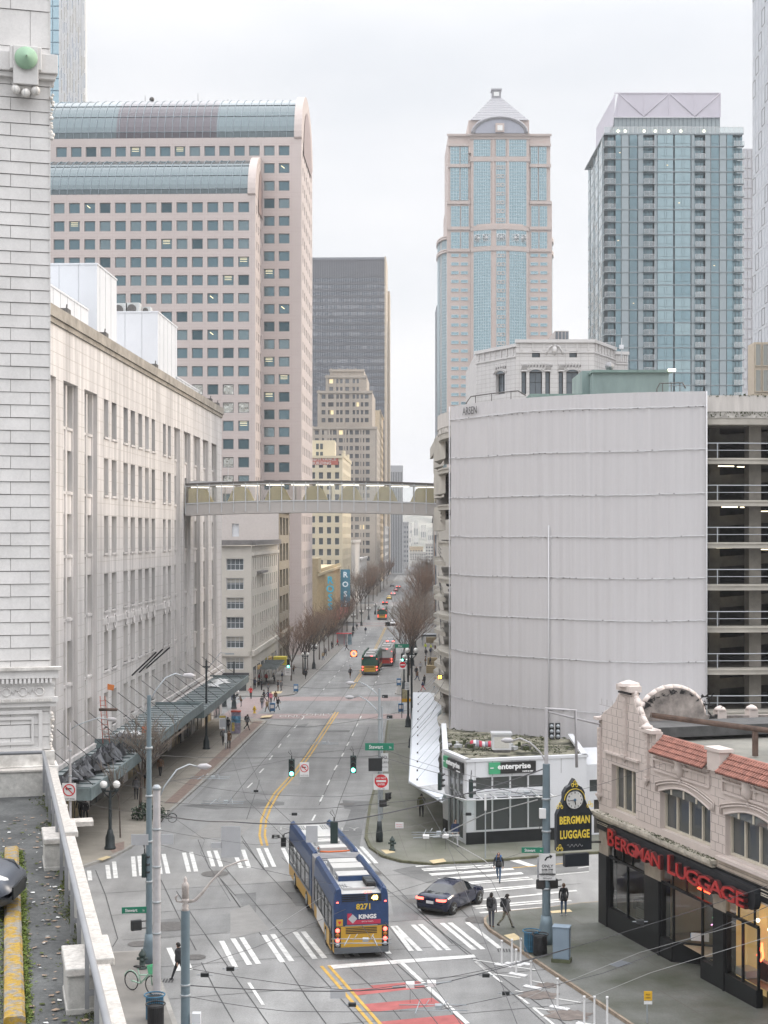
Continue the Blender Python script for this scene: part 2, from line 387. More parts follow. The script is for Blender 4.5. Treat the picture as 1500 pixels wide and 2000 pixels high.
for y in range(100,170,3): pj.line((FL(y)+.5,y),(XL(y)-.35,y-.2), .035, .157,pjm)
for i in range(9): pj.line((-.6+.0*i,99+1.7*i),(3.6,100+1.7*i), .03, .156,pjm)
for i in range(6): pj.line((-.3+i*1.7,92.2+.15*i*i*.6),(-1.2+i*1.9,104), .03, .157,pjm)
for i in range(7): a = Vector((7.2,78.6,0))-UN*(3*i); b_ = a+RN*4.6; pj.line(a[:2],b_[:2], .03, .156,pjm)
for i in (1,2): a = Vector((5.9+i*1.55,78.5+.4*i,0)); b_ = a-UN*20; pj.line(a[:2],b_[:2], .03, .157,pjm)
for y in range(206,390,4): pj.line((FL(y)+.5,y),(XL(y)-.35,y), .035, .157,pjm); pj.line((XR(y)+.4,y),(FR(y)-.5,y), .035, .157,pjm)
pj.mb.struct('pavement_joints')
ks = Marks(); brickm = mat('brick_strip',(.20, .145, .12), .85,var=.25,scale=4)
ks.poly([(XL(112)-1.3+.1,112),(XL(112)-.3,112),(XL(170)-.3,170),(XL(170)-1.3,170)], .162,brickm)
ks.poly([(-16.5,93.4),(-16.0,94.6),(-16.4,97),(-17.3,95.6)], .162,brickm)
ks.mb.struct('brick_strip')
tp = Marks()
for q in ([(188,1679),(208,1672),(218,1674),(200,1681)],[(744,1660),(764,1660),(772,1665),(754,1668)],[(838,1681),(866,1677),(872,1683),(846,1687)],
  [(984,1827),(1004,1823),(1020,1834),(1001,1838)],[(1073,1780),(1112,1776),(1118,1781),(1078,1784)],[(512,1398),(534,1396),(528,1401),(508,1402)],[(528,1351),(552,1350),(549,1354),(530,1356)]):
 tp.poly([G(a,b, .15)[:2] for a,b in q], .163,tactile)
tp.mb.struct('kerb_ramp_pads')
# ---------------------------------------------------------------- road surface patches and joints
def c2(x, y): return (350+x*.36667, 1200+y*.36667)
def c3(x, y): return (x/3, 1550+y/3)
def c4(x, y): return (450+x/3, 1550+y/3)
def c7(x, y): return (750+x*.26667, 1600+y*.26667)
def GG(f, pts): return [G(*f(x, y))[:2] for x, y in pts]
pt = Marks(); PZ = 0.
for f,q,m in ((c2,[(870,990),(1030,995),(990,1060),(960,1250),(830,1260),(915,1040),(880,1035)],asph_d),
    (c4,[(320,578),(430,575),(455,660),(385,660)],asph_d),(c4,[(935,600),(1120,590),(1100,740),(960,740)],conc2),
    (c2,[(490,735),(640,735),(600,800),(500,800)],conc2),(c2,[(0,1020),(420,985),(560,1000),(560,1016),(200,1040)],asph_d),
    (c2,[(630,590),(690,580),(670,600),(620,605)],asph_d),(c2,[(870,545),(950,543),(940,556),(880,556)],asph_d),(c2,[(760,618),(910,618),(905,628),(770,628)],asph_d),
    (c3,[(940,740),(1500,690),(1500,790),(1300,815),(940,850)],conc2),(c3,[(1370,590),(1500,580),(1500,770)],asph_d),
    (c7,[(60,375),(232,340),(880,290),(1300,245),(1500,330),(1500,380),(940,420),(700,470),(420,450),(320,470)],asph_d),
    (c4,[(820,1140),(1130,1110),(1250,1240),(1370,1350),(860,1350),(770,1240)],conc2),
    (c2,[(520,880),(650,880),(640,912),(510,908)],mat('concrete_pale',(.235, .23, .22), .75,var=.1)),
    (c4,[(0,690),(110,650),(230,800),(0,850)],MATS['concrete_pale']),
    (c2,[(40,1200),(180,1100),(420,1090),(330,1180)],MATS['concrete_pale'])):
 PZ = PZ+.0006; pt.poly(GG(f,q), .004+PZ,m)
pt.mb.struct('road_patches')
pk = Marks()
for a in ([(XL(174)-2,174.5),(XR(174)+3,174.5),(XR(178)+3,180),(XL(180)-2,180)],[(XL(198)-2,197),(XR(198)+3,197),(XR(203)+3,203),(XL(203)-2,203)],
  [(XL(180)-6,176),(XL(180)-2.2,176),(XL(203)-2.2,202),(XL(203)-6,202)]): pk.poly(a, .009,pink_p)
for y0 in (396,521,641):
 for d in (0,12): pk.poly([(XL(y0)-1,y0+d),(XR(y0)+1,y0+d),(XR(y0)+1,y0+d+3.5),(XL(y0)-1,y0+d+3.5)], .009,pink_p)
pk.mb.struct('pink_crossing_bands')
rj = Marks()
for o in (3.3,6.7,10.1): rj.line((XL(112)+o,112),(XL(330)+o,330), .05, .012,tar)
for y in list(range(118,172,7))+list(range(212,390,9)): rj.line((XL(y)+.3,y),(XR(y)-.3,y+random.uniform(-.3, .3)), .035, .011,tar)
o0 = G(*c4(220,1000)[:2])
for k,d in enumerate((-9,-5.4,-1.6,2.2,5.9)):
 a = Vector((0.6,75,0))+RN*d; rj.line((a-UN*17)[:2],(a+UN*(19 if k else 12))[:2], .05, .012,tar)
for k,d in enumerate((-13.5,-8.2,-3,2.4,7.6,12.6)):
 a = Vector((0.6,75,0))+UN*d; rj.line((a-RN*13)[:2],(a+RN*(13 if d > -6 else 5))[:2], .04, .011,tar)
for f,q in ((c3,[(560,450),(620,600),(690,850),(660,900)]),(c3,[(940,500),(1050,730),(1150,920)]),(c3,[(1290,500),(1500,800)]),(c3,[(1180,990),(1260,1150),(1370,1340)]),
   (c4,[(0,585),(140,780),(320,1000),(450,1200),(560,1350)]),(c4,[(70,280),(220,470),(360,620)]),(c7,[(130,560),(330,740),(560,950),(800,1150),(1180,1500)]),
   (c2,[(100,1200),(160,1350),(230,1420),(300,1500)]),(c4,[(800,380),(980,560),(1180,760),(1300,880)]),(c4,[(680,1000),(880,1180),(1010,1340)]),(c7,[(560,660),(620,720)]),
   (c2,[(430,880),(330,1180),(450,1360)]),(c2,[(1010,600),(850,1010),(800,1200)])):
 rj.path(GG(f,q), .045, .012,tar)
rj.mb.struct('road_joints')
# ---------------------------------------------------------------- painted markings
cw = Marks()
def stripe(f, x0, y0, x1, y1, wd=.25): a = G(*f(x0, y0)); b = G(*f(x1, y1)); cw.line(a[:2], b[:2], wd, .017, white_p)
for q in ((521,452,528,510),(629,420,639,500),(668,400,679,497),(779,370,789,487),(816,366,829,483),(925,358,940,473),(958,355,985,470),(1078,347,1107,460),(1119,343,1149,458),
  (1222,337,1250,428),(1262,335,1297,430)): stripe(c3,*q)
for q in ((303,1290,330,1352),(340,1255,372,1352),(421,1247,465,1348),(461,1245,506,1346),(552,1247,598,1340),(590,1247,636,1340),(930,1238,1015,1328),(969,1238,1050,1327)): stripe(c2,*q)
for q in ((-52,865,30,1020),(14,850,112,1005),(66,845,165,1000),(197,830,306,990),(247,826,360,985),(378,812,496,970),(426,810,553,966),(560,805,690,960),(610,800,745,955),(750,795,870,945),(800,790,930,940)): stripe(c4,*q)
for q in ((65,785,200,967),(80,783,265,967),(212,775,412,963),(265,772,476,962),(425,762,660,957),(483,760,726,955),(610,757,850,947)): stripe(c7,*q)
for q in ((990,905,1050,1040),(1048,885,1115,1035)): stripe(c3,*q)
for q in ((232,347,745,313),(277,368,805,335),(290,378,830,347),(332,403,945,362),(345,412,950,368),(398,438,1010,393),(405,444,1018,400),(600,466,1060,428),(620,475,1090,440),
  (700,520,1130,483),(725,533,1135,493),(725,592,1410,525),(650,640,1290,590),(668,655,1370,598),(700,687,1428,628)): stripe(c7,*q,wd=.26)
cw.mb.struct('crosswalk')
st = Marks()
st.poly(GG(c4,[(570,1008),(1000,975),(1427,945),(1440,962),(1000,996),(590,1030)]), .017,white_p)
st.poly(GG(c7,[(895,297),(960,290),(1115,343),(1060,348)]), .017,white_p)
st.mb.struct('stop_line')
ln = Marks()
for a,b in (((708,1100),(725,1068)),((750,998),(766,965)),((788,910),(802,882)),((826,830),(842,803)),((865,758),(876,738)),((893,700),(904,680)),((921,648),(930,630)),((943,598),(952,582)),((963,555),(970,542)),
   ((363,925),(390,898)),((428,845),(450,822)),((480,775),(497,752)),((528,710),(542,690)),((575,655),(590,640)),((613,606),(627,592)),((652,560),(664,549))):
 ln.line(*GG(c2,[a,b]), .13, .017,white_p)
for y in range(214,390,12):
 ln.line((XL(y)+3.3,y),(XL(y)+3.4,y+3), .13, .017,white_p); ln.line((XR(y)-3.3,y),(XR(y)-3.2,y+3), .13, .017,white_p)
for a,b in (((108,1110),(192,1240)),((1000,990),(1390,1350)),((1435,985),(1500,1040))): ln.line(*GG(c4,[a,b]), .14 if a[0] != 1000 else .2, .018,white_p)
for a,b in (((668,1045),(860,1195)),((975,1292),(1060,1355)),((1092,1382),(1260,1520)),((1092,1382),(1210,1400)),((650,1030),(860,1062)),((800,1135),(1000,1165)),((960,1258),(1070,1275)),((1080,1185),(1260,1220)),
   ((1230,1310),(1440,1345)),((860,1070),(1110,1105)),((1120,545),(1410,522)),((1255,410),(1500,386)),((1420,360),(1500,347))): ln.line(*GG(c7,[a,b]), .12, .018,white_p)
ln.mb.struct('lane_lines')
yl = Marks()
yl_pts = [G(*p)[:2] for p in ((517,1652),(512,1632),(515,1602),(524,1578),(540,1550),(558,1530),(579,1507),(604,1473),(631,1432),(658,1391))]
for s in (-.17, .17):
 yl.path([(p[0]+s,p[1]) for p in yl_pts], .15, .018,yel_p)
 yl.path([(G(686,1345).x+s,G(686,1345).y),(G(708,1312).x+s,G(708,1312).y)], .13, .018,yel_p)
 yl.line((XL(250)+6.9+s,250),(XL(390)+6.9+s,390), .13, .018,yel_p)
 a = G(635,1887); b = G(738,2005); n = (b-a).normalized(); n = Vector((-n.y,n.x,0))*s
 yl.line((a+n)[:2],(b+(b-a)*.4+n)[:2], .15, .019,yel_p)
yl.path(GG(c7,[(940,358),(1110,345),(1320,326)]), .14, .018,yel_p)
yl.mb.struct('yellow_centre_line')
rd = Marks()
for q in ([(818,1126),(1105,1101),(1148,1138),(735,1185),(690,1150),(840,1140)],[(770,1237),(1185,1198),(1245,1242),(815,1283)],[(858,1340),(1310,1297),(1410,1390),(900,1420)]): rd.poly(GG(c4,q), .014,red_p)
rd.mb.struct('red_bus_lane')
wd_ = Marks()
def ground_text(s, px, py, size, ux, xs=1., sy=2.6):
 t = MB(); text_mesh(s,1.,white_p,t,(0,0,0),(1,0,0),(0,1,0), .001)
 c = G(px,py); U = Vector(ux).normalized(); V = Vector((-U.y,U.x,0))
 vs = []
 for v in t.v: p = c+U*v[0]*size*xs+V*v[1]*size*sy; vs.append((p.x,p.y,gz(p.y)+.02))
 wd_.mb.raw(vs,t.f,white_p)
ground_text('ONLY',563,1618,1.2,(1, .05,0),1.0,1.4); ground_text('BUS',560,1634,1.2,(1, .05,0),1.0,1.4)
ground_text('ONLY',655,1620,1.2,(1, .05,0),1.0,1.4)
ground_text('ONLY',572,1399,1.2,(1, .03,0)); ground_text('ONLY',624,1396,1.2,(1, .03,0))
wd_.mb.struct('road_lettering')
mh = Marks()
for (px,py,r) in ((420,1707, .8),(332,1810,1.0),(272,1844, .55),(381,1870, .5),(935,1797, .7),(814,1760, .6),(677,1571, .6),(730,1706, .5)):
 c = G(px,py); mh.poly([(c.x+r*math.cos(t*PI/8),c.y+r*math.sin(t*PI/8)) for t in range(16)], .021,steel_cover)
mh.mb.struct('manhole_covers')
sn = Marks()
for (px,py,r) in ((1052,1944, .8),(1110,1983, .9),(1070,1925, .5)):
 c = G(px,py); sn.poly([(c.x+r*(1+.25*math.sin(t*1.9))*math.cos(t*PI/10),c.y+r*.8*(1+.2*math.sin(t*2.7))*math.sin(t*PI/10)) for t in range(20)], .02,mat('rust_stain',(.16, .135, .12), .8,var=.3,scale=3))
sn.mb.struct('road_stains')
gr_ = Marks()
for px,py,s in ((320,1916, .6),(990,1857, .6)):
 c = G(px,py);
 for k in range(7): gr_.line((c.x-.4+k*.13,c.y-s/2),(c.x-.4+k*.13,c.y+s/2), .06, .022,mat('black_iron',(.02, .02, .02), .6,var=0))
gr_.mb.struct('drain_grates')
uc = Marks()
for q in ([(1188,1892),(1222,1880),(1242,1882),(1208,1896)],[(1048,1792),(1098,1788),(1082,1812)]): pass
uc.poly([G(a,b, .15)[:2] for a,b in ((1188,1884),(1214,1876),(1236,1882),(1206,1890))], .166,mat('steel_hatch',(.2, .22, .24), .5,metal=.4,var=.1))
uc.mb.struct('pavement_hatch')
hill_m = mat('hill_wood',(.13, .15, .12), .95,var=.5,scale=.02,detail=8,col2=(.20, .19, .16))
hb = bmesh.new(); NX,NY = 60,24
def hz(x, y):
 u = (x-60)/420; v = (y-2300)/500
 return 58*math.exp(-u*u*1.2-(v-.6)**2)*(1+.12*math.sin(x*.03)+.08*math.sin(x*.09+y*.02))-6
hv = [[hb.verts.new((-900+1900*i/NX,1750+1400*j/NY,hz(-900+1900*i/NX,1750+1400*j/NY))) for i in range(NX+1)] for j in range(NY+1)]
for j in range(NY):
 for i in range(NX): hb.faces.new((hv[j][i],hv[j][i+1],hv[j+1][i+1],hv[j+1][i]))
me = bpy.data.meshes.new('hill'); hb.to_mesh(me); hb.free(); me.materials.append(hill_m)
for p in me.polygons: p.use_smooth = True
ho = bpy.data.objects.new('hill',me); COL.objects.link(ho); ho['kind'] = 'structure'
# ---------------------------------------------------------------- building materials
terra_w = mat('white_terracotta',(.60, .585, .57), .4,var=.10,scale=1.3,detail=8,stretch=(1,1, .6),grain=.05)
terra_dirty = mat('stained_terracotta',(.52, .49, .45), .6,var=.3,scale=3,detail=8,col2=(.62, .60, .57))
groove = mat('joint_grime',(.20, .18, .165), .9,var=.2)
stone_c = mat('cream_stone',(.60, .57, .55), .7,var=.08,scale=.25,detail=7,stretch=(1,1, .4),streak=(1.2,1.2, .08),grain=.05)
stone_j = mat('stone_joint',(.36, .33, .29), .8,var=.1)
win_frame = mat('buff_window_frame',(.42, .37, .29), .6,var=.05)
blind = mat('blind',(.45, .44, .40), .7,var=.05)
g_dark = glass('dark_window_glass',(.45, .5, .53), .25)
g_teal = glass('teal_office_glass',(.22, .32, .36), .6, .05, .03,dark=(.02, .05, .06))
g_blue = glass('blue_tower_glass',(.38, .56, .62), .72, .06, .05,dark=(.03, .10, .12))
g_green = glass('green_tower_glass',(.43, .58, .62), .62, .05, .07,dark=(.03, .08, .09))
white_pnl = mat('white_cladding',(.62, .635, .66), .5,var=.04,scale=.3)
lamp_w = mat('fluorescent_lamp',(.9, .85, .7), .5,var=0,emit=(1, .88, .62),es=1.6)
# ================= white terracotta tower, near left
TL = empty('terracotta_building',(-9.15,42,13),0, 'white glazed terracotta wall with a green copper rosette at the left edge', 'building')
def tl():
 c = Vector((X_(97,42.0),42.0,0)); S = RN   # face runs along the near cross street
 core = MB(); core.fb(c,-S, .0,9,-8,-.05,8,38,groove); core.build('wall_core',TL,W=True)
 blk = MB(); rnd = random.Random(3); z = 12.6; row = 0; H = .348
 while z < 37.5:
  h = H
  if abs(z-Z_(75,42)) < .5: h = 1.0
  off = 0 if row % 2 else .52
  a = -.0
  for k in range(9):
   w_ = 1.04
   a0 = k*w_-(off if k else 0); a1 = (k+1)*w_-off
   lean = .028+rnd.uniform(-.004, .004); d0 = rnd.uniform(-.004, .004); zz = rnd.uniform(-.003, .003)
   g = .006
   A = c-S*(a0+g); B = c-S*(a1-g); N_ = Vector((S.y,-S.x,0))
   q = lambda p,d,zz_: Vector((p.x,p.y,zz_))+N_*d
   zb,zt = z+.008+zz,z+h-.008+zz
   vs = [q(A,lean+d0,zb),q(B,lean+d0,zb),q(B, .005+d0,zt),q(A, .005+d0,zt),q(A,-.1,zb),q(B,-.1,zb),q(B,-.1,zt),q(A,-.1,zt)]
   blk.raw(vs,[(0,3,2,1),(0,1,5,4),(3,7,6,2),(0,4,7,3),(1,2,6,5)],terra_w)
  A = c+S*.0; U2 = Vector((-UN.x,-UN.y,0))
  blk.box(c+UN*1.2+S*.004+Vector((0,0,z+h/2)),(2.5, .03,h-.016),terra_w,u=UN)
  z += h; row += 1
 blk.build('terracotta_blocks',TL,W=True)
 N_ = Vector((RN.y,-RN.x,0))
 zb = Z_(135,42)
 m = MB(); m.fb(c,-S,-.12,9,-.22, .0,zb-.45,zb-.2,terra_w); m.fb(c,-S,-.2,9,-.0, .3,zb-.2,zb+.32,terra_w); m.fb(c,-S,-.14,9, .0, .2,zb-.34,zb-.2,terra_w)
 m.fb(c,-S,-.18,3,-.5,0,zb-.2,zb+.3,terra_w)
 m.build('belt_course',TL,W=True,bevel=.02)
 p = c-S*.66+N_*.0; m = MB(); m.fb(p,-S,-.33, .33, .0, .55,zb-.62,zb+.42,terra_w); m.fb(p,-S,-.42,-.33,0, .5,zb-.2,zb+.42,terra_w); m.fb(p,-S, .33, .42,0, .5,zb-.2,zb+.42,terra_w)
 for k in (-.26,0, .26): m.ball(p+N_*.42-S*k+Vector((0,0,zb-.78+(.04 if k else -.04))), .13,terra_dirty,8)
 m.fb(p,-S,-.3, .3, .0, .4,zb-.72,zb-.62,terra_dirty); m.build('bracket',TL,W=True,bevel=.02)
 q = p+N_*.60+Vector((0,0,zb+.06)); b = MB(); a = N_
 vs = []; n = 20; side = Vector((0,0,1)).cross(a)
 for r,d in ((.30,0),(.305, .05),(.25, .12),(.13, .19),(.02, .25)):
  for k in range(n): t = 2*PI*k/n; vs.append(q+a*d+side*math.cos(t)*r+Vector((0,0,math.sin(t)*r)))
 b.raw(vs,[(i*n+k,i*n+(k+1) % n,(i+1)*n+(k+1) % n,(i+1)*n+k) for i in range(4) for k in range(n)],mat('green_copper',(.27, .42, .29), .6,var=.1),True)
 b.build('copper_rosette',TL,W=True)
 zc = Z_(1330,42); m = MB()
 for (z0,z1,d) in ((.10, .32, .20),(.32, .40, .28),(-.10, .10, .12),(-.42,-.10, .10),(-.55,-.42, .2),(-.68,-.55, .14)): m.fb(c,-S,-d-.02,9,0,d,zc+z0,zc+z1,terra_w if z0 != .32 else terra_dirty)
 m.build('cornice',TL,W=True)
 m = MB()
 for k in range(40): m.fb(c,-S,k*.115-.05,k*.115+.02, .1, .25,zc-.03,zc+.09,terra_w)
 for k in range(60): m.fb(c,-S,k*.075-.05,k*.075, .1, .22,zc-.53,zc-.45,terra_dirty)
 for k in range(7):
  p = c-S*(.28+k*.44)+N_*.1+Vector((0,0,zc-.26)); side = -S
  m.tube([p+side*math.cos(t*PI/8)*.11+Vector((0,0,math.sin(t*PI/8)*.11))+N_*.02 for t in range(17)], .022,terra_w,5)
  m.tube([p+side*(.15+.05*t)+Vector((0,0, .08*math.sin(t*2.2)))+N_*.02 for t in range(4)], .016,terra_w,4)
 m.build('cornice_ornament',TL,W=True)
 zp = Z_(1425,42); m = MB()
 for (a0,a1,z0,z1,d) in ((.2,2.4, .46, .56, .1),(.2,2.4,-.56,-.46, .1),(.2, .3,-.46, .46, .1),(.42,2.4, .30, .38, .07),(.42,2.4,-.38,-.30, .07),(.42, .49,-.3, .3, .07)): m.fb(c,-S,a0,a1,0,d,zp+z0,zp+z1,terra_w)
 m.build('panel_frame',TL,W=True)
 m = MB();
 for i,(z0,z1,d) in enumerate(((Z_(1500,42)-.3,Z_(1492,42), .35),(Z_(1492,42),Z_(1465,42), .2),(Z_(1560,42),Z_(1500,42)-.3, .3))): m.fb(c,-S,-d*.6,9,-.6,d,z0,z1,terra_dirty)
 for i in range(7): m.fb(c,-S,-.14-.05*i,0,-.6-.2*i, .2,Z_(1490+22*i,42)-.2,Z_(1490+22*i,42),terra_dirty)
 m.build('base_ledges',TL,W=True)
 m = MB(); z = Z_(1385,42)
 for k in range(16):
  zz = zb-.9-k*.0;
 rr = random.Random(5)
 for z0,n_ in ((zb-1.9,14),(Z_(1400,42)-.9,12),(Z_(1350,42)-.2,8)):
  for k in range(n_): m.ball(c+S*(.05+rr.uniform(-.03, .03))+N_*rr.uniform(-.1, .1)+Vector((0,0,z0+k*.09)),rr.uniform(.03, .07),terra_dirty,7)
 m.build('corner_ornament',TL,W=True)
 m = MB(); m.fb(c,-S,1.45,1.6, .02, .05,Z_(100,42),38,mat('dark_frame',(.05, .05, .055), .5,var=0)); m.build('window_frame',TL,W=True)
tl()
# ================= department store (left street wall)
DS = empty('department_store',(-21,130,0),0, 'long cream stone department store with recessed windows along the left pavement', 'building')
def ds():
 y0,y1 = 60.,180.5; O = (FL(y0),y0); W = (y1-y0)/UF.y
 tY = lambda x: 24.5/(.28-x/3000); s_ = lambda Y: (Y-y0)/UF.y
 rows = ((26.9,29.75),(22.5,25.3),(18.15,20.95),(13.8,16.6),(9.3,12.2),(4.9,7.6))
 narrow = [(203,212),(218,228),(241,250),(255,264),(270,278),(283,291),(296,303),(318,324),(328,334)]
 bays = [(124,152),(165,190),(340,352),(359,372),(378,391),(396,407),(413,423)]
 B = [(s_(tY(a)),s_(tY(b))) for a,b in bays]+[(s_(98.5-1.2),s_(100.6)),(s_(90.5),s_(94.5)),(s_(84),s_(88))]
 nr = [(s_(tY(a))+.05,s_(tY(b))-.05,r[0],r[1]) for a,b in narrow for r in rows]
 br = [(a,b,3.3,29.85, .8) for a,b in B]
 mb = MB(); facade(mb,O,UF,W,-3.0,33.6,nr+br, .55,stone_c)
 u = UF; n = Vector((u.y,-u.x,0)); o = Vector((O[0],O[1],0))
 e = o+u*W; mb.face([e+Vector((0,0,-3)),e-n*40+Vector((0,0,-3)),e-n*40+Vector((0,0,33.6)),e+Vector((0,0,33.6))],stone_c)
 mb.face([o+Vector((0,0,-3)),o+Vector((0,0,33.6)),o-n*40+Vector((0,0,33.6)),o-n*40+Vector((0,0,-3))],stone_c)
 mb.face([o+Vector((0,0,33.55)),e+Vector((0,0,33.55)),e-n*40+Vector((0,0,33.55)),o-n*40+Vector((0,0,33.55))],stone_c)
 mb.build('wall',DS,W=True)
 j = MB(); rr = random.Random(2)
 hole = nr+br
 def free(a, z): return not any(r[0]-.06 < a < r[1]+.06 and r[2]-.03 < z < r[3]+.03 for r in hole)
 z = 3.6
 while z < 33.4:
  cuts = sorted({y for r in hole if r[2] < z < r[3] for y in (r[0],r[1])} | {0,W});
  for a,b in zip(cuts[:-1],cuts[1:]):
   if free((a+b)/2,z): j.fb(o,u,a+.01,b-.01,-.004, .02,z-.012,z+.012,stone_j)
  z += .87
 j.build('stone_joints',DS,W=True)
 for a,b in B:
  sp = MB()
  for k in range(len(rows)-1): sp.fb(o,u,a+.02,b-.02, .4, .79,rows[k+1][1],rows[k][0],stone_c); sp.fb(o,u,a+.1,b-.1, .3, .4,rows[k][0]-.22,rows[k][0]-.04,stone_c)
  sp.fb(o,u,a+.02,b-.02, .4, .79,3.3,rows[-1][0],stone_c); sp.fb(o,u,(a+b)/2-.22,(a+b)/2+.22, .3, .79,3.31,29.7,stone_c)
  sp.fb(o,u,a-.0,a+.25, .3, .7,3.31,29.84,stone_c); sp.fb(o,u,b-.25,b, .3, .7,3.31,29.84,stone_c)
  sp.build('bay_spandrels',DS,W=True)
 led = MB()
 for r in nr: led.fb(o,u,r[0]-.12,r[1]+.12,-.1, .2,r[2]-.16,r[2],stone_c)
 for a,b in zip([s_(115)],[s_(146)]): led.fb(o,u,a,b,-.06, .02,12.75,13.2,stone_c)
 for k in range(9):
  q = narrow[k]; c_ = (s_(tY(q[0]))+s_(tY(q[1])))/2; p = o+u*c_+n*.05
  led.tube([p+u*math.cos(t*PI/6)*.38+Vector((0,0,12.95-.2+.55*math.sin(t*PI/6)+.1)) for t in range(13)], .06,stone_c,5)
 led.fb(o,u,0,W,-.35, .1,3.35,3.75,stone_c); led.fb(o,u,0,W,-.15, .1,4.0,4.3,stone_c)
 led.build('sills',DS,W=True)
 co = MB(); co.fb(o,u,0,W,-.28, .35,33.6,34.35,mat('weathered_coping',(.30, .27, .23), .8,var=.3,scale=.7)); co.fb(o,u,0,W,-.14,0,33.25,33.6,MATS['weathered_coping']); co.build('roof_coping',DS,W=True)
 wr = [(r[0]+.02,r[1]-.02,r[2]+.01,r[3]-.01) for r in nr]
 def mk(w_, h, i): return (lambda: win_mesh(w_, h, win_frame, g_dark, .09, sash=.5, blind=(.0, .35, .55)[i % 3] if i % 3 else None)), i % 3
 n0 = windows(DS,O,u,wr, .4,mk,100,0)
 wb = []
 for a,b in B:
  m_ = (a+b)/2
  for r in rows: wb += [(a+.27,m_-.23,r[0]+.02,r[1]-.02),(m_+.23,b-.27,r[0]+.02,r[1]-.02)]
 windows(DS,O,u,wb, .66,mk,100,n0)
 gf = MB(); shop = mat('shop_interior_glow',(.30, .24, .14), .8,var=.5,scale=.5); gdk = glass('shop_glass',(.5, .5, .45), .25)
 gf.fb(o,u,0,W,-.02,-.0,-3,3.3,stone_c)
 for k in range(14):
  a = s_(82+7*k); gf.fb(o,u,a,a+5.2,-.06,-.03,gz(82+7*k)-.6,2.9,gdk if k % 3 else shop)
  gf.fb(o,u,a+2.5,a+2.6,-.1,-.06,gz(82+7*k)-.6,2.9,MATS['dark_frame']); gf.fb(o,u,a+5.2,a+7,-.12,-.03,-3,3.2,stone_c)
 gf.build('shopfront',DS,W=True)
 for c_,y0,y1,w_,z_ in ((-27.1,125,132.8,8,41.5),(-25.7,145,156,9,40.5),(-27.3,108,122.7,14,37.4),(-25.6,155.3,169.7,3,35.4)):
  ph = MB(); e0 = Vector((c_+.03*y0,y0,0)); ph.fb(e0,UF,0,y1-y0,0,w_,33.5,z_,white_pnl); ph.fb(e0,UF,-.06,y1-y0+.06,-.06,w_+.06,z_,z_+.14,white_pnl)
  for k in range(int(w_/1.6)): ph.fb(e0,UF,-.02,0,1.6*k+1.5,1.6*k+1.54,33.6,z_,mat('panel_seam',(.42, .43, .45), .6,var=0))
  for k in range(int((y1-y0)/2.2)): ph.fb(e0,UF,2.2*k+1,2.2*k+1.05,-.02,0,33.6,z_,MATS['panel_seam'])
  ph.build('roof_lift_room',DS,W=True)
 sm = MB();
 for k,(x,y,s1,yy) in enumerate(((232,604,1.3,147),(258,602,1.2,147),(285,605, .7,148))):
  sm.box((X_(x,yy),yy+1,Z_(y,yy)),(s1*1.1,1.2,s1),mat('grey_plant',(.45, .46, .45), .6,var=.1)); sm.cyl((X_(x,yy)-.1,yy+.38,Z_(y,yy)),(X_(x,yy)-.1,yy+.3,Z_(y,yy)),s1*.36,s1*.36,steel_cover,14)
 for (x,y) in ((128,609),(203,657),(302,720),(410,785),(424,793)):
  Y = 24.5/(.28-x/3000); sm.box((X_(x,Y),Y,34.5),(.5,1.1, .35),steel_cover); sm.cyl((X_(x,Y),Y,34.3),(X_(x,Y)+.1,Y,35), .05, .05,steel_cover,5)
 pass
 for k in range(20): sm.bb(-20.9+k*.02,-20.8+k*.02,156+k*.6,156.3+k*.6,34.4,35.1,MATS['grey_plant'])
 sm.build('roof_plant',DS,W=True)
 for x in (196,311.5): pp = MB(); Y = tY(x); pp.fb(o,u,s_(Y),s_(Y)+.16,-.16,-.01,3.8,34.2,mat('downpipe',(.30, .27, .24), .6,var=.1)); pp.build('downpipe',DS,W=True)
 for x in (130,167):
  m = MB(); Y = tY(x); P_ = o+u*s_(Y)+n*.12; m.tube([P_+Vector((0,0,34.6)),P_+Vector((0, .25,18)),P_+Vector((0,1.2,5))], .035,steel_cover,4); m.build('cable',DS,W=True)
ds()
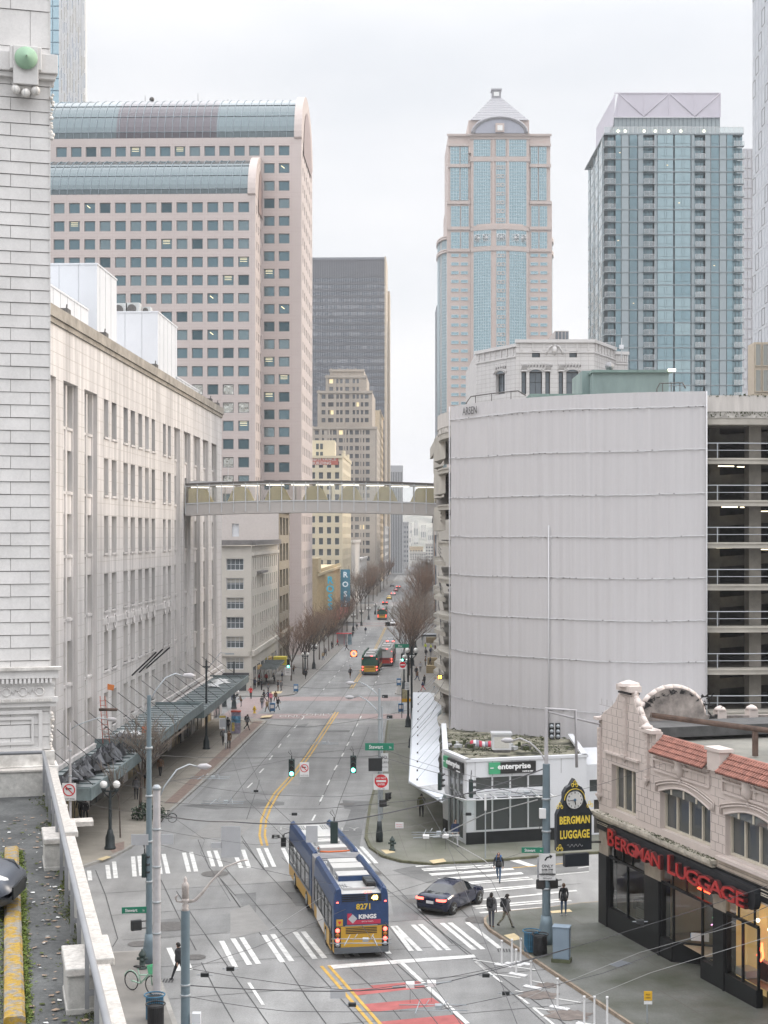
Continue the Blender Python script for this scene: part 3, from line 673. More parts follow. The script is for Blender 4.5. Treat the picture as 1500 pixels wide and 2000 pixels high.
# ================= generic punched-window building
def block(name, label, x0, y0, w, d, z0, z1, wall, gl, fr, cols, rows, ww, wh, a0=None, zr=None, side='right', scol=0, sww=None, u=None, depth=.35, cat='building', limit=100, roof=None, mk=None, srows=None, left=False, group=None, swall=None, bare=False):
 u = Vector(u) if u else RF; v = Vector((-u.y,u.x,0)); root = empty(name,(x0,y0,z0),0,label,cat,group)
 mb = MB(); o = Vector((x0,y0,0)); zr = zr or [z0+4+(z1-z0-5)*i/rows for i in range(rows)]
 a0 = a0 if a0 is not None else (w-(cols*ww))/(cols+1)
 px_ = (w-2*a0-ww)/(cols-1) if cols > 1 else 0
 fr_ = [(a0+i*px_,a0+i*px_+ww,z,z+wh) for z in zr for i in range(cols)]
 facade(mb,o,u,w,z0,z1,fr_,depth,wall)
 e = o+u*w; sr = []
 sw_ = swall or wall
 if scol:
  sww = sww or ww; g = (d-scol*sww)/(scol+1)
  if side == 'right': sr = [(g+i*(sww+g),g+i*(sww+g)+sww,z,z+wh) for z in (srows or zr) for i in range(scol)]; facade(mb,e,v,d,z0,z1,sr,depth,sw_); so,sv = e,v
  else: so = o+v*d; sv = -v; sr = [(g+i*(sww+g),g+i*(sww+g)+sww,z,z+wh) for z in (srows or zr) for i in range(scol)]; facade(mb,so,sv,d,z0,z1,sr,depth,sw_)
 P = lambda a,b,z: o+u*a+v*b+Vector((0,0,z))
 if not (scol and side == 'right') and not bare: mb.face([P(w,0,z0),P(w,d,z0),P(w,d,z1),P(w,0,z1)],sw_)
 if not (scol and side == 'left'): mb.face([P(0,d,z0),P(0,0,z0),P(0,0,z1),P(0,d,z1)],sw_)
 mb.face([P(w,d,z0),P(0,d,z0),P(0,d,z1),P(w,d,z1)],wall); mb.face([P(0,0,z1-.3),P(w,0,z1-.3),P(w,d,z1-.3),P(0,d,z1-.3)],roof or wall)
 mb.build('wall',root,W=True)
 def dmk(a, b, i): return (lambda: win_mesh(a, b, fr, gl, min(.1, a*.06), fd=.05)), 0
 n = windows(root,o,u,fr_,depth-.02,mk or dmk,limit)
 if sr: windows(root,so,sv,sr,depth-.02,mk or dmk,limit,n)
 return root,o,u,v
# ================= white corner building across the side street (left)
far_off = mat('pale_stone_far',(.50, .47, .42), .7,var=.06,scale=.3)
def mk_o(fr, gl, nx, nz, bl=None):
 def f(a, b, i):
  k = (i*7) % 3
  return (lambda: win_mesh(a,b,fr,gl, .09,nx=nx if a > 1.4 else 1,nz=nz,blind=(bl if k else None))),k > 0
 return f
x491 = FL(211)
CB,o_,u_,v_ = block('corner_building', 'cream six storey corner building with dark cornice behind the pavement crowd',X_(430,211),211,x491-X_(430,211),36,-4,Z_(1066,211),far_off,g_dark,white_pnl,1,6,X_(476,211)-X_(442,211),1.62,
 a0=X_(442,211)-X_(430,211),zr=[Z_(1114+38*i,211) for i in range(5)]+[Z_(1116+38*5,211)-.1],scol=0,bare=True,mk=mk_o(white_pnl,g_dark,4,2, .4))
def cb():
 sr = []; m = MB(); e = o_+u_*(x491-X_(430,211)); W = 36
 rows = [Z_(1114+38*i,211) for i in range(5)]
 wr = [(1.2+i*2.9,2.2+i*2.9,z,z+1.75) for z in rows for i in range(12)]
 facade(m,e+u_*.03,v_,W,-4,Z_(1066,211),wr, .3,far_off)
 m.fb(e,v_,0,W,-.6, .3,Z_(1062,211)-.2,Z_(1062,211)+.5,mat('dark_cornice',(.17, .16, .155), .6,var=.15)); m.fb(o_,u_,-.2,4.35,-.6, .3,Z_(1062,211)-.2,Z_(1062,211)+.5,MATS['dark_cornice'])
 m.fb(e,v_,0,W,-.3, .1,Z_(1085,211),Z_(1080,211)+.1,far_off); m.fb(o_,u_,0,4.1,-.25, .1,Z_(1270,211)-.8,Z_(1270,211)-.1,far_off); m.fb(e,v_,0,W,-.35, .1,Z_(1270,211)-.8,Z_(1270,211)-.1,far_off)
 m.fb(e,v_,6,15,-.7, .1,Z_(1122,211),Z_(1119,211)+.1,MATS['dark_cornice'])
 m.build('street_wall',CB,W=True)
 windows(CB,e+u_*.03,v_,wr, .28,mk_o(white_pnl,g_dark,1,1),100,6)
 g = MB(); g.fb(o_,u_, .2,3.6,-.05, .05,-3.4, .2,glass('dark_shop',(.3, .3, .3), .3)); g.fb(o_,u_,-.2,4.0,-.5,0, .25, .6,MATS['dark_frame'])
 for k in range(7): g.fb(e,v_,1.5+k*4.9,5+k*4.9,-.06,0,-3.5,1.2,MATS['dark_shop']); g.fb(e,v_,1.6+k*4.9,4.9+k*4.9,-.3,-.05, .5, .9,mat('amber_sign',(.4, .25, .08), .6,var=.3)) if k % 3 == 1 else None
 g.build('shopfront',CB,W=True)
 c_ = MB(); c_.fb(e,v_,8,20,-2.6,0, .35, .55,mat('canopy_steel',(.17, .19, .19), .5,metal=.2,var=.2))
 for k in range(7): c_.fb(e,v_,8+k*2,8.12+k*2,-2.6,0, .56, .75,MATS['canopy_steel'])
 c_.build('canopy',CB,W=True)
 c_ = MB(); c_.fb(e,v_,27,29.5,-2.2,-.2,-.6, .6,mat('yellow_awning',(.55, .45, .04), .6,var=.1)); c_.build('yellow_awning',CB,W=True)
cb()
BK,o2,u2,v2 = block('blank_wall_building', 'pale blank party wall with one small white window above the corner building',X_(400,249),249,FL(249)-X_(400,249),18,-4,24.0,mat('pale_brick',(.50, .455, .43), .8,var=.05,scale=3),white_pnl,white_pnl,1,1,1.15,2.1,a0=X_(453,249)-X_(400,249),zr=[Z_(1048,249)],scol=0,bare=True)
def bk():
 m = MB(); e = o2+u2*(FL(249)-X_(400,249)); st = mat('brown_stone',(.30, .26, .20), .7,var=.15)
 facade(m,e+u2*.04,v2,18,-4,24.0,[(1.4+i*5.4,5.4+i*5.4,-2+k*4.3, .9+k*4.3) for k in range(6) for i in range(3)], .7,st)
 m.fb(e,v2,0,18,-.6, .1,23.2,24.2,st); m.fb(e,v2,0,18,-.8, .1,3.0,3.6,st); m.build('street_wall',BK,W=True)
 windows(BK,e+u2*.04,v2,[(1.4+i*5.4,5.4+i*5.4,-2+k*4.3, .9+k*4.3) for k in range(6) for i in range(3)], .65,lambda a,b,i: ((lambda: win_mesh(a,b,st,g_dark, .12,nx=3,mw=.25)),0),100,1)
bk()
# ================= twin barrel vaulted office tower
pink = mat('pink_granite_panel',(.50, .435, .41), .6,var=.06,scale=.08,detail=8,stretch=(1,1, .4))
pinkj = mat('granite_joint',(.44, .36, .34), .7,var=.05)
VT = empty('vaulted_office_tower',(-30,284,-4),0, 'pink granite office tower with two glass barrel vault roofs at upper left', 'tower')
def vt():
 NW = [0]
 fr = mat('grey_window_frame',(.22, .22, .22), .6,var=.05); lit = mat('office_ceiling_lights',(.35, .32, .22), .6,var=0,emit=(1, .85, .5),es=.6)
 warped = glass('distorting_glass',(.6, .6, .55), .75, .04,1.2,wscale=.9)
 rr = random.Random(11); NC = [1]; g_teal2 = glass('teal_glass_pale',(.30, .40, .43), .65, .05, .03); g_teal3 = glass('teal_glass_dark',(.12, .19, .22), .5, .05, .4,dark=(.01, .03, .035))
 def mk(a, b, i):
  row = i//NC[0]; low = row > 9; k = rr.choices((0,1,2,3,4,5),(30,7,4,14,20,25) if low else (56,7,3,0,26,8))[0]  # lower rows get darker glass, painting in reflections of dark buildings
  def f():
   w_ = win_mesh(a,b,fr, {3: warped,4: g_teal2,5: g_teal3}.get(k,g_teal), .13,fd=.06)
   if k == 1:
    for q in (.55, .72, .86): w_.bb(a*.15,a*.8, .05, .056,b*q,b*q+.06,lit)
   if k == 2: w_.raw([(a*.2, .05,b*.75),(a*.5, .05,b*.5),(a*.55, .05,b*.55),(a*.25, .05,b*.8)],[(0,1,2,3)],lit)
   return w_
  return f,k
 def vol(px0, px1, Y, dep, ptop, pv, win_x0, step_px, wpx, row0, steprow, wh, nrow, side_n, first):
  x1 = X_(px1,Y); x0 = X_(px0,Y); W = x1-x0; o = Vector((x0,Y,0)); zt = Z_(pv,Y); k = Y/FP
  st = step_px*k; ww = wpx*k; n = int((px1-win_x0)/step_px)+1
  cols = [X_(win_x0,Y)-x0+i*st for i in range(n)]; cols = [c for c in cols if c+ww < W-.3]
  zs = [Z_(row0+steprow*i,Y)-wh*k for i in range(nrow)]
  zs = [z for z in zs if z > -3.5]
  NC[0] = len(cols); fr_ = [(c,c+ww,z,z+wh*k) for z in zs for c in cols]
  m = MB(); facade(m,o,RF,W,-5,zt,fr_, .3,pink)
  e = o+RF*W; g = 2.6 if first else 1.9; sw = (dep-g*(side_n+1))/side_n
  sr = [(g+i*(sw+g),g+i*(sw+g)+sw,z+.15,z+wh*k-.15) for z in zs for i in range(side_n)]
  facade(m,e,UF,dep,-5,zt,sr, .3,pink)
  m.face([o+Vector((0,0,-5)),o+Vector((0,0,zt)),o+UF*dep+Vector((0,0,zt)),o+UF*dep+Vector((0,0,-5))],pink)
  m.build('wall' ,VT,W=True)
  j = MB()
  for i in range(len(cols)+1):
   a = (cols[0]-(st-ww)/2)+i*st
   if 0 < a < W:
    for dz in (0,): j.fb(o,RF,a-.02,a+.02,-.008, .02,-5,zt,pinkj)
  for z in zs: j.fb(o,RF,0,W,-.008, .02,z-.4,z-.36,pinkj); j.fb(o,RF,0,W,-.008, .02,z+wh*k+.34,z+wh*k+.38,pinkj)
  j.build('panel_joints',VT,W=True)
  NW[0] += windows(VT,o,RF,fr_, .28,mk,50,0); windows(VT,e,UF,sr, .28,mk,0,0)
  rise = Z_(ptop,Y+dep*.45)-zt; N = 14; half = dep/2 if dep > 20 else dep
  prof = [(half*(1-math.cos(PI/2*i/N)),rise*math.sin(PI/2*i/N)) for i in range(N+1)]
  if dep > 20: prof += [(dep-p[0],p[1]) for p in reversed(prof[:-1])]
  ve = MB(); vg = glass('vault_glass',(.16, .195, .205), .7, .15, .02); vg2 = glass('vault_glass_brown',(.15, .13, .14), .6, .18, .02)
  Wv = W-1.4
  for i in range(len(prof)-1):
   a,b = prof[i],prof[i+1]
   segs = [(0,X_(228,Y)-x0,vg),(X_(228,Y)-x0,X_(424,Y)-x0,vg2),(X_(424,Y)-x0,Wv,vg)] if first else [(0,Wv,vg)]
   for s0,s1,gm_ in segs: ve.face([o+RF*s0+UF*a[0]+Vector((0,0,zt+a[1])),o+RF*s1+UF*a[0]+Vector((0,0,zt+a[1])),o+RF*s1+UF*b[0]+Vector((0,0,zt+b[1])),o+RF*s0+UF*b[0]+Vector((0,0,zt+b[1]))],gm_,True)
  ve.build('glass_vault',VT,W=True)
  mu = MB(); mm = mat('vault_mullion',(.20, .24, .26), .5,metal=.3,var=0); n_ = int(Wv/(st/2))
  for i in range(n_+1):
   a = i*Wv/n_
   mu.tube([o+RF*a+UF*(p[0]-.03)+Vector((0,0,zt+p[1]+.03)) for p in prof], .075,mm,4,caps=False)
  for p in prof[1:10:3]: mu.tube([o+UF*(p[0]-.04)+Vector((0,0,zt+p[1]+.04)),o+RF*Wv+UF*(p[0]-.04)+Vector((0,0,zt+p[1]+.04))], .06,mm,4)
  mu.build('vault_mullions',VT,W=True)
  rm = MB(); out = [(-.15,-.2)]+[(half*(1-math.cos(PI/2*i/N))-.35*math.cos(PI/2*i/N),(rise+.6)*math.sin(PI/2*i/N)) for i in range(N+1)]
  if dep > 20: out += [(dep-p[0],p[1]) for p in reversed(out[:-1])];
  else: out += [(dep,-.2)]
  vs = [o+RF*(Wv)+UF*p[0]+Vector((0,0,zt+p[1])) for p in out]; k_ = len(vs); vs += [p+RF*1.45 for p in vs]
  rm.raw(vs,[tuple(range(k_))[::-1],tuple(range(k_,2*k_))]+[(i,(i+1) % k_,k_+(i+1) % k_,k_+i) for i in range(k_)],mat('pink_rim',(.50, .43, .40), .6,var=.05),False)
  rm.build('vault_rim',VT,W=True)
  ga = MB(); ca = dep*.5 if dep > 20 else dep*.75; ra = dep*.36
  vs = [e+RF*.16+UF*(ca+ra*math.cos(t*PI/16))+Vector((0,0,zt-2.5+(rise+.2)*math.sin(t*PI/16))) for t in range(17)]
  ga.raw(vs,[tuple(range(17))],mat('gable_glass',(.30, .22, .20), .4,var=.1)); ga.build('gable_window',VT,W=True)
  return o,e,zt,rise
 o,e,zt,rise = vol(40,590,295,27,203,272,110,29.04,21,288,34.2,19.5,30,6,True)
 vol(40,500,284,11,306,381,105,30.12,21.5,397,35.45,20.5,26,3,False)
 t = MB()
 for x,hh in ((271,2),(377,2.4),(437,1.2)): t.cyl((X_(x,300),308,zt+rise),(X_(x,300),308,zt+rise+hh), .06, .04,steel_cover,5)
 t.ball((X_(289,300),305,zt+rise+.3), .5,steel_cover,8); t.build('roof_mast',VT,W=True)
vt()
# ================= dark slab tower
blk_m = mat('dark_tower_frame',(.14, .145, .16), .5,var=.06,scale=.05); g_blk = glass('dark_tower_glass',(.4, .44, .5), .45, .08)
gold = mat('sunlit_buff_side',(.46, .39, .30), .6,var=.05)  # sunlight put into the slab tower's side colour; plain stone on the buff block
def dark():
 Y = 880; x0 = X_(600,Y); x1 = X_(751,Y); z1 = Z_(503,Y); W = x1-x0; R = empty('dark_slab_tower',(x0,Y,-4),0, 'tall dark grey slab tower standing behind the stepped stone tower', 'tower')
 fl = 13.2*Y/FP; nb = 44; bw = W/nb; m = MB(); o = Vector((x0,Y,0))
 rects = []; k = 0; z = z1-10-fl;
 while z > 0:
  if not 36 > (z1-z)/fl > 33.4: rects += [(i*bw+bw*.22,(i+1)*bw-bw*.08,z,z+fl*.55) for i in range(nb)]
  z -= fl
 facade(m,o,RF,W,-4,z1,rects, .5,blk_m); e = o+RF*W
 m.face([e+Vector((0,0,-4)),e+UF*30+Vector((0,0,-4)),e+UF*30+Vector((0,0,z1)),e+Vector((0,0,z1))],blk_m); m.face([o+Vector((0,0,z1)),e+Vector((0,0,z1)),e+UF*30+Vector((0,0,z1)),o+UF*30+Vector((0,0,z1))],blk_m)
 m.build('wall',R,W=True)
 for i in range(nb): pass
 f = MB()
 for i in range(nb+1): f.fb(o,RF,i*bw,i*bw+bw*.16,-.5,0,0,z1-1,mat('tower_fins',(.17, .18, .20), .5,var=0))
 f.fb(o,RF,0,W,-.6,0,z1-1.4,z1-.1,MATS['tower_fins']); f.fb(o,RF,0,W,-.3,0,z1-18.2-fl*30,z1-17.6-fl*30,MATS['tower_fins']); f.build('facade_fins',R,W=True)
 lit = mat('dim_lit_window',(.5, .46, .38), .5,var=.0,emit=(1, .9, .7),es=.35); rr = random.Random(4)
 g2 = glass('slab_pale_glass',(.6, .62, .66), .6, .1)
 rowk = {}
 def mk(a, b, i):
  r = i//nb; p = rowk.setdefault(r,rr.choice((0, .03, .1, .45, .6,0, .2))); q = 1 if rr.random() < p else 0
  return (lambda: MB().face([(0,0,0),(a,0,0),(a,0,b),(0,0,b)],g2 if q else g_blk)),q
 windows(R,o,RF,rects, .4,mk,100)
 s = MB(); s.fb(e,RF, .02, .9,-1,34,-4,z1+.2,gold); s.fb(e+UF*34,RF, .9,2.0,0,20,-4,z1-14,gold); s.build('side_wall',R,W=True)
dark()
# ================= stepped stone tower
def stepped():
 Y = 600; st = mat('tan_tower_stone',(.36, .315, .265), .7,var=.12,scale=.1,detail=6); R = empty('stepped_stone_tower',(X_(675,Y),Y,-4),0, 'tan stone tower with stepped crown in front of the dark slab tower', 'tower')
 gw = glass('tan_tower_glass',(.45, .46, .48), .4); rr = random.Random(6); fl = 15.4*Y/FP; NW = 0
 lit = mat('warm_lit_window',(.5, .42, .25), .5,var=0,emit=(1, .8, .45),es=.3)
 def mk(a, b, i):
  q = rr.random() < .04
  return (lambda: MB().face([(0,0,0),(a,0,0),(a,0,b),(0,0,b)],lit if q else gw)),q
 tiers = ((608,736,835,40,Y,[624,649,671,692,713]),(620,727,765,34,Y+2,[637,653,673,695,711]),(636,716,735,28,Y+4,[652,673,695]),(644,711,723,20,Y+8,[]))
 zb = -4
 for ti,(a,b,top,dep,yy,cx) in enumerate(tiers):
  o = Vector((X_(a,yy),yy,0)); W = X_(b,yy)-o.x; z1 = Z_(top,yy); m = MB(); rects = []
  z = z1-fl*.9
  while z > (8 if ti == 0 else Z_((0,838,767,737)[ti],yy)):
   for c in cx:
    for d in (-.4, .4): q = X_(c,yy)-o.x+d*2.6; rects.append((q-.75,q+.75,z,z+fl*.55))
   z -= fl
  facade(m,o,RF,W,-4 if ti == 0 else Z_((0,840,770,740)[ti],yy)-6,z1,rects, .5,st); e = o+RF*W
  zz = -4 if ti == 0 else z1-40
  sc = 8 if ti == 0 else 6; g = dep/sc
  for s0,s1 in ((e,UF),(o+UF*dep,-UF)):
   facade(m,s0,s1,dep,zz,z1,[(i*g+.9,i*g+2.2,z1-fl*(k+1),z1-fl*(k+1)+2) for i in range(sc) for k in range(int((z1-zz)/fl)-1)] if s1 == UF and ti == 0 else [], .4,st)
  m.face([o+Vector((0,0,z1)),e+Vector((0,0,z1)),e+UF*dep+Vector((0,0,z1)),o+UF*dep+Vector((0,0,z1))],st)
  for k in range(int(W/3.2)): m.fb(o,RF,k*3.2+.3,k*3.2+1.0,-.35,0,zz+4,z1+.6,st)
  m.fb(o,RF,-.2,W+.2,-.5, .2,z1-.6,z1+.3,st)
  m.build('wall' if ti == 0 else 'setback',R,W=True)
  if ti == 0: gs = MB(); gs.fb(e,UF,0,dep, .3, .45,0,z1-2,gw); gs.build('side_glazing',R,W=True)
  NW = windows(R,o,RF,rects, .45,mk,100,NW)
stepped()
# ================= cream building with painted roof sign
def vance():
 Y = 430; cr = mat('cream_paint_wall',(.60, .535, .40), .7,var=.05,scale=.1); R,o,u,v = block('cream_office_building', 'cream painted office building with red painted sign band, behind the skybridge',X_(585,Y),Y,FL(Y)-X_(585,Y),46,-4,Z_(893,Y),cr,g_dark,stone_c,5,13,1.25,1.9,
  a0=.9,zr=[Z_(914+21.4*i,Y) for i in range(12)],scol=10,sww=1.4,srows=[Z_(914+21.4*i,Y) for i in range(12)],depth=.25)
 m = MB(); m.bb(X_(590,Y+8),X_(654,Y+8),Y+8,Y+20,30,Z_(860,Y+8),cr);
 for x in (620,628):
  for y in (872,888): m.bb(X_(x,Y+8)-.4,X_(x,Y+8)+.4,Y+7.9,Y+8,Z_(y,Y+8)-.8,Z_(y,Y+8)+.8,g_dark)
 m.build('lift_tower',R,W=True)
 m = MB(); m.fb(o,u,0,FL(Y)-X_(585,Y)+.2,-.3, .2,Z_(895,Y),Z_(890,Y),cr)
 for k in range(16): m.fb(o+u*(FL(Y)-X_(585,Y)),v,k*2.9,k*2.9+1.6,-.3, .3,Z_(893,Y),Z_(886-(8 if k in (2,3,9,10) else 0),Y),cr)
 m.build('parapet',R,W=True)
 m = MB(); sr_ = mat('sign_red_paint',(.42, .13, .10), .7,var=.1); z = Z_(900,Y); x0 = X_(585,Y)-o.x
 m.fb(o,u,0,X_(661,Y)-o.x,-.06,0,Z_(908,Y),Z_(893,Y),sr_)
 text_mesh('JOSEPH VANCE',1.15,white_p,m,o+u*(X_(628,Y)-o.x)-v*.07+Vector((0,0,Z_(897.5,Y))),u,(0,0,1), .01, .02,xs=1.05); text_mesh('BUILDING',1.15,white_p,m,o+u*(X_(628,Y)-o.x)-v*.07+Vector((0,0,Z_(904.5,Y))),u,(0,0,1), .01, .02,xs=1.05)
 m.build('painted_sign',R,W=True)
vance()
def ross():
 yl_ = mat('buff_store_wall',(.58, .47, .30), .7,var=.1); Y = 330
 R = empty('buff_store',(FL(Y),Y,-4),0, 'buff low store with blue vertical blade signs reading ROSS, beside the left trees', 'building')
 m = MB(); o = Vector((FL(Y),Y,0)); m.fb(o,UF,0,88,0,14,-4.5,11.5,yl_)
 for k in range(30): m.fb(o,UF,k*2.9,k*2.9+.5,-.2,0,-1,12,yl_)
 m.fb(o,UF,0,88,-.4,0,10.6,11.2,yl_); m.fb(o,UF,0,8,-.5,8,11.5,14.5,yl_); m.build('wall',R,W=True)
 bl = mat('blade_blue',(.10, .30, .42), .5,var=.05)
 lw = mat('blade_letter',(.75, .8, .82), .5,var=0,emit=(.6, .85,1),es=.1)
 for yy,pxs,z0,z1,hs in ((352,0,1.5,10.6,1.9),(415,1,-1.2,10.2,1.7)):
  m = MB(); x = FL(yy); m.bb(x+.3,x+2.9,yy,yy+.5,z0,z1,bl if pxs else yl_)
  for i,ch in enumerate('ROSS'): text_mesh(ch,hs*1.2,lw if pxs else mat('blue_letter',(.08, .45, .62), .5,var=0,emit=(.1, .6, .9),es=.08),m,(x+1.6,yy-.06,z1-1.4-i*(z1-z0-1)/4),(1,0,0),(0,0,1), .05, .06)
  m.build('blade_sign',R,W=True)
 m = MB(); m.fb(o,UF,30,84,-3.5,-.4,-.4, .1,mat('red_awning',(.40, .06, .06), .6,var=.2)); m.build('awning',R,W=True)
ross()
def simple(name, label, Y, dep, z1, m_, right=False, wid=20, cols=0, px=None, gl=g_dark, zlow=2.):
 x = FL(Y) if not right else FR(Y); root = empty(name,(x,Y,-4),0,label, 'building'); o = Vector((x,Y,0)); mb = MB()
 n = max(2,int(dep/4)); g = dep/n; zr = [zlow+3.9*k for k in range(max(0,int((z1-zlow-1)/3.9)))]
 rc = [(i*g+.8,(i+1)*g-.8,z,z+2.2) for z in zr for i in range(n)] if cols else []
 if not right:
  facade(mb,o,UF,dep,-5,z1,rc, .4,m_); a = o-RF*wid
  nf = int(wid/4); fr_ = [(i*4+1,i*4+3,z,z+2.2) for z in zr for i in range(nf)] if cols > 1 else []
  facade(mb,a,RF,wid,-5,z1,fr_, .4,m_)
  mb.face([a+Vector((0,0,z1)),o+Vector((0,0,z1)),o+UF*dep+Vector((0,0,z1)),a+UF*dep+Vector((0,0,z1))],m_)
  mb.face([a+UF*dep+Vector((0,0,-5)),a+Vector((0,0,-5)),a+Vector((0,0,z1)),a+UF*dep+Vector((0,0,z1))],m_)
 else:
  fr_ = []
  facade(mb,o+UF*dep,-UF,dep,-5,z1,rc, .4,m_); facade(mb,o,RF,wid,-5,z1,[], .4,m_)
  mb.face([o+Vector((0,0,z1)),o+RF*wid+Vector((0,0,z1)),o+RF*wid+UF*dep+Vector((0,0,z1)),o+UF*dep+Vector((0,0,z1))],m_)
 mb.build('wall',root,W=True)
 mk = lambda a,b,i: ((lambda: MB().face([(0,0,0),(a,0,0),(a,0,b),(0,0,b)],gl)),0)
 if rc: windows(root,o if not right else o+UF*dep,UF if not right else -UF,rc, .35,mk,50)
 if fr_: windows(root,o-RF*wid,RF,fr_, .35,mk,50)
 t = MB(); t.fb(o,UF,0,dep,-.4 if not right else 0,0 if not right else .4,z1-.5,z1+.4,m_); t.build('cornice',root,W=True)
 return root
simple('white_store', 'low white store with plain parapet past the cream office building',480,55,17.5,mat('white_store_wall',(.52, .50, .47), .7,var=.06))
simple('white_store', 'lower white shop with tall windows past the plain white store',536,60,11,MATS['white_store_wall'],cols=1)
simple('brown_office', 'brown office block with narrow windows beyond the white stores',650,60,60,mat('brown_brick',(.30, .22, .17), .8,var=.1),cols=2)
simple('buff_office', 'buff office block whose sunlit side faces the street, past the brown one',745,60,80,mat('buff_brick',(.48, .38, .25), .8,var=.1),cols=1)
def striped():
 Y = 960; R = empty('striped_office_tower',(X_(770,Y),Y,-4),0, 'narrow office tower with dark and white vertical stripes at the street end', 'tower'); m = MB(); d = mat('stripe_dark',(.10, .11, .12), .5,var=0)
 wht = mat('stripe_white',(.55, .56, .57), .6,var=.03); x0,x1 = X_(757,Y),X_(786,Y); z1 = Z_(911,Y); m.bb(x0,x1,Y,Y+30,-4,z1,d)
 n = 9
 for i in range(n+1): m.bb(x0+(x1-x0)*i/n-.25,x0+(x1-x0)*i/n+.35,Y-.5,Y,-4,z1+.5,wht)
 m.bb(x0-.3,x1+.3,Y-.6,Y+30,z1-3.5,z1+.6,wht); m.build('wall',R,W=True)
striped()
simple('grey_office', 'grey office block with a long side wall at the street end',830,90,24,mat('grey_brick',(.36, .36, .36), .8,var=.1),cols=1)
def farb(name, label, px0, px1, Y, pytop, m_, rows=5, cols=4, gl=g_dark, dep=30, z0=-5):
 R = empty(name,(X_((px0+px1)/2,Y),Y,z0),0,label, 'building'); o = Vector((X_(px0,Y),Y,0)); W = X_(px1,Y)-o.x; z1 = Z_(pytop,Y); m = MB(); g = W/cols; hh = (z1-2)/rows
 rc = [(i*g+g*.25,(i+1)*g-g*.25,1+k*hh,1+k*hh+hh*.5) for k in range(rows) for i in range(cols)]
 facade(m,o,RF,W,z0,z1,rc, .5,m_); e = o+RF*W
 for a,b in ((e,e+UF*dep),(o+UF*dep,o)): m.face([a+Vector((0,0,z0)),b+Vector((0,0,z0)),b+Vector((0,0,z1)),a+Vector((0,0,z1))],m_)
 m.face([o+Vector((0,0,z1)),e+Vector((0,0,z1)),e+UF*dep+Vector((0,0,z1)),o+UF*dep+Vector((0,0,z1))],m_); m.fb(o,RF,-.3,W+.3,-.5, .2,z1-.6,z1+.3,m_); m.build('wall',R,W=True)
 windows(R,o,RF,rc, .4,lambda a,b,i: ((lambda: MB().face([(0,0,0),(a,0,0),(a,0,b),(0,0,b)],gl)),0),60)
pw = mat('far_white_stone',(.56, .54, .50), .8,var=.05)
farb('far_hall', 'wide pale low hall closing the end of the street',778,832,1150,1078,pw,4,12)
farb('far_office', 'pale five storey block at the right of the street end',831,856,1100,1062,pw,5,5)
farb('far_tower', 'slim grey block behind the striped tower at the street end',784,798,1050,1020,MATS['grey_brick'],8,3)
farb('far_shed', 'small cream gabled hall at the foot of the hill',800,826,1300,1068,MATS['buff_brick'],2,5)
for i,(a,b,Y,t,lb) in enumerate(((792,805,1900,1022, 'small white house left on the hill crest'),(808,817,1980,1017, 'pale roofed house centred on the hill crest'),(822,832,2050,1026, 'low white house below the crest at right'),(836,846,1950,1035, 'boxy pale house at the right foot of the hill'),(796,803,1880,1042, 'pale little house halfway down the hill'))):
 farb('hill_house',lb,a,b,Y,t,pw,2,3,dep=12,z0=Z_(t,Y)-8)
# ================= parking garage with white scrim (right)
gar_c = mat('garage_concrete',(.40, .375, .33), .8,var=.18,scale=.5,detail=7)
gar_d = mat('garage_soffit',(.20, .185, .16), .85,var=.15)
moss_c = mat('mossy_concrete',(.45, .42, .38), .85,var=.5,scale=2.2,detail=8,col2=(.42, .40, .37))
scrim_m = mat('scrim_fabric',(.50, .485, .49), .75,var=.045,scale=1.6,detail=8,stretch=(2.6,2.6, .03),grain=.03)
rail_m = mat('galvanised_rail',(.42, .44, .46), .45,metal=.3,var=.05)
gar_in = mat('garage_shaded_concrete',(.13, .12, .10), .85,var=.2); gar_d2 = mat('garage_shaded_slab',(.07, .065, .055), .9,var=.2)  # darker copies of the garage concrete; the decks' shade is put into the colour
GC = Vector((24,127.8,0)); GR = 19.5
PG = empty('parking_garage',(24,128,0),0, 'round ended concrete parking garage wrapped in pale scrim, with open lit decks at right', 'parking garage')
def circ_at(px, R=GR):
 k = (px-750)/FP; a = k*k+1; b = -2*(k*GC.x+GC.y); c = GC.x**2+GC.y**2-R*R; Y = (-b-math.sqrt(b*b-4*a*c))/(2*a)
 return math.atan2(Y-GC.y,k*Y-GC.x)
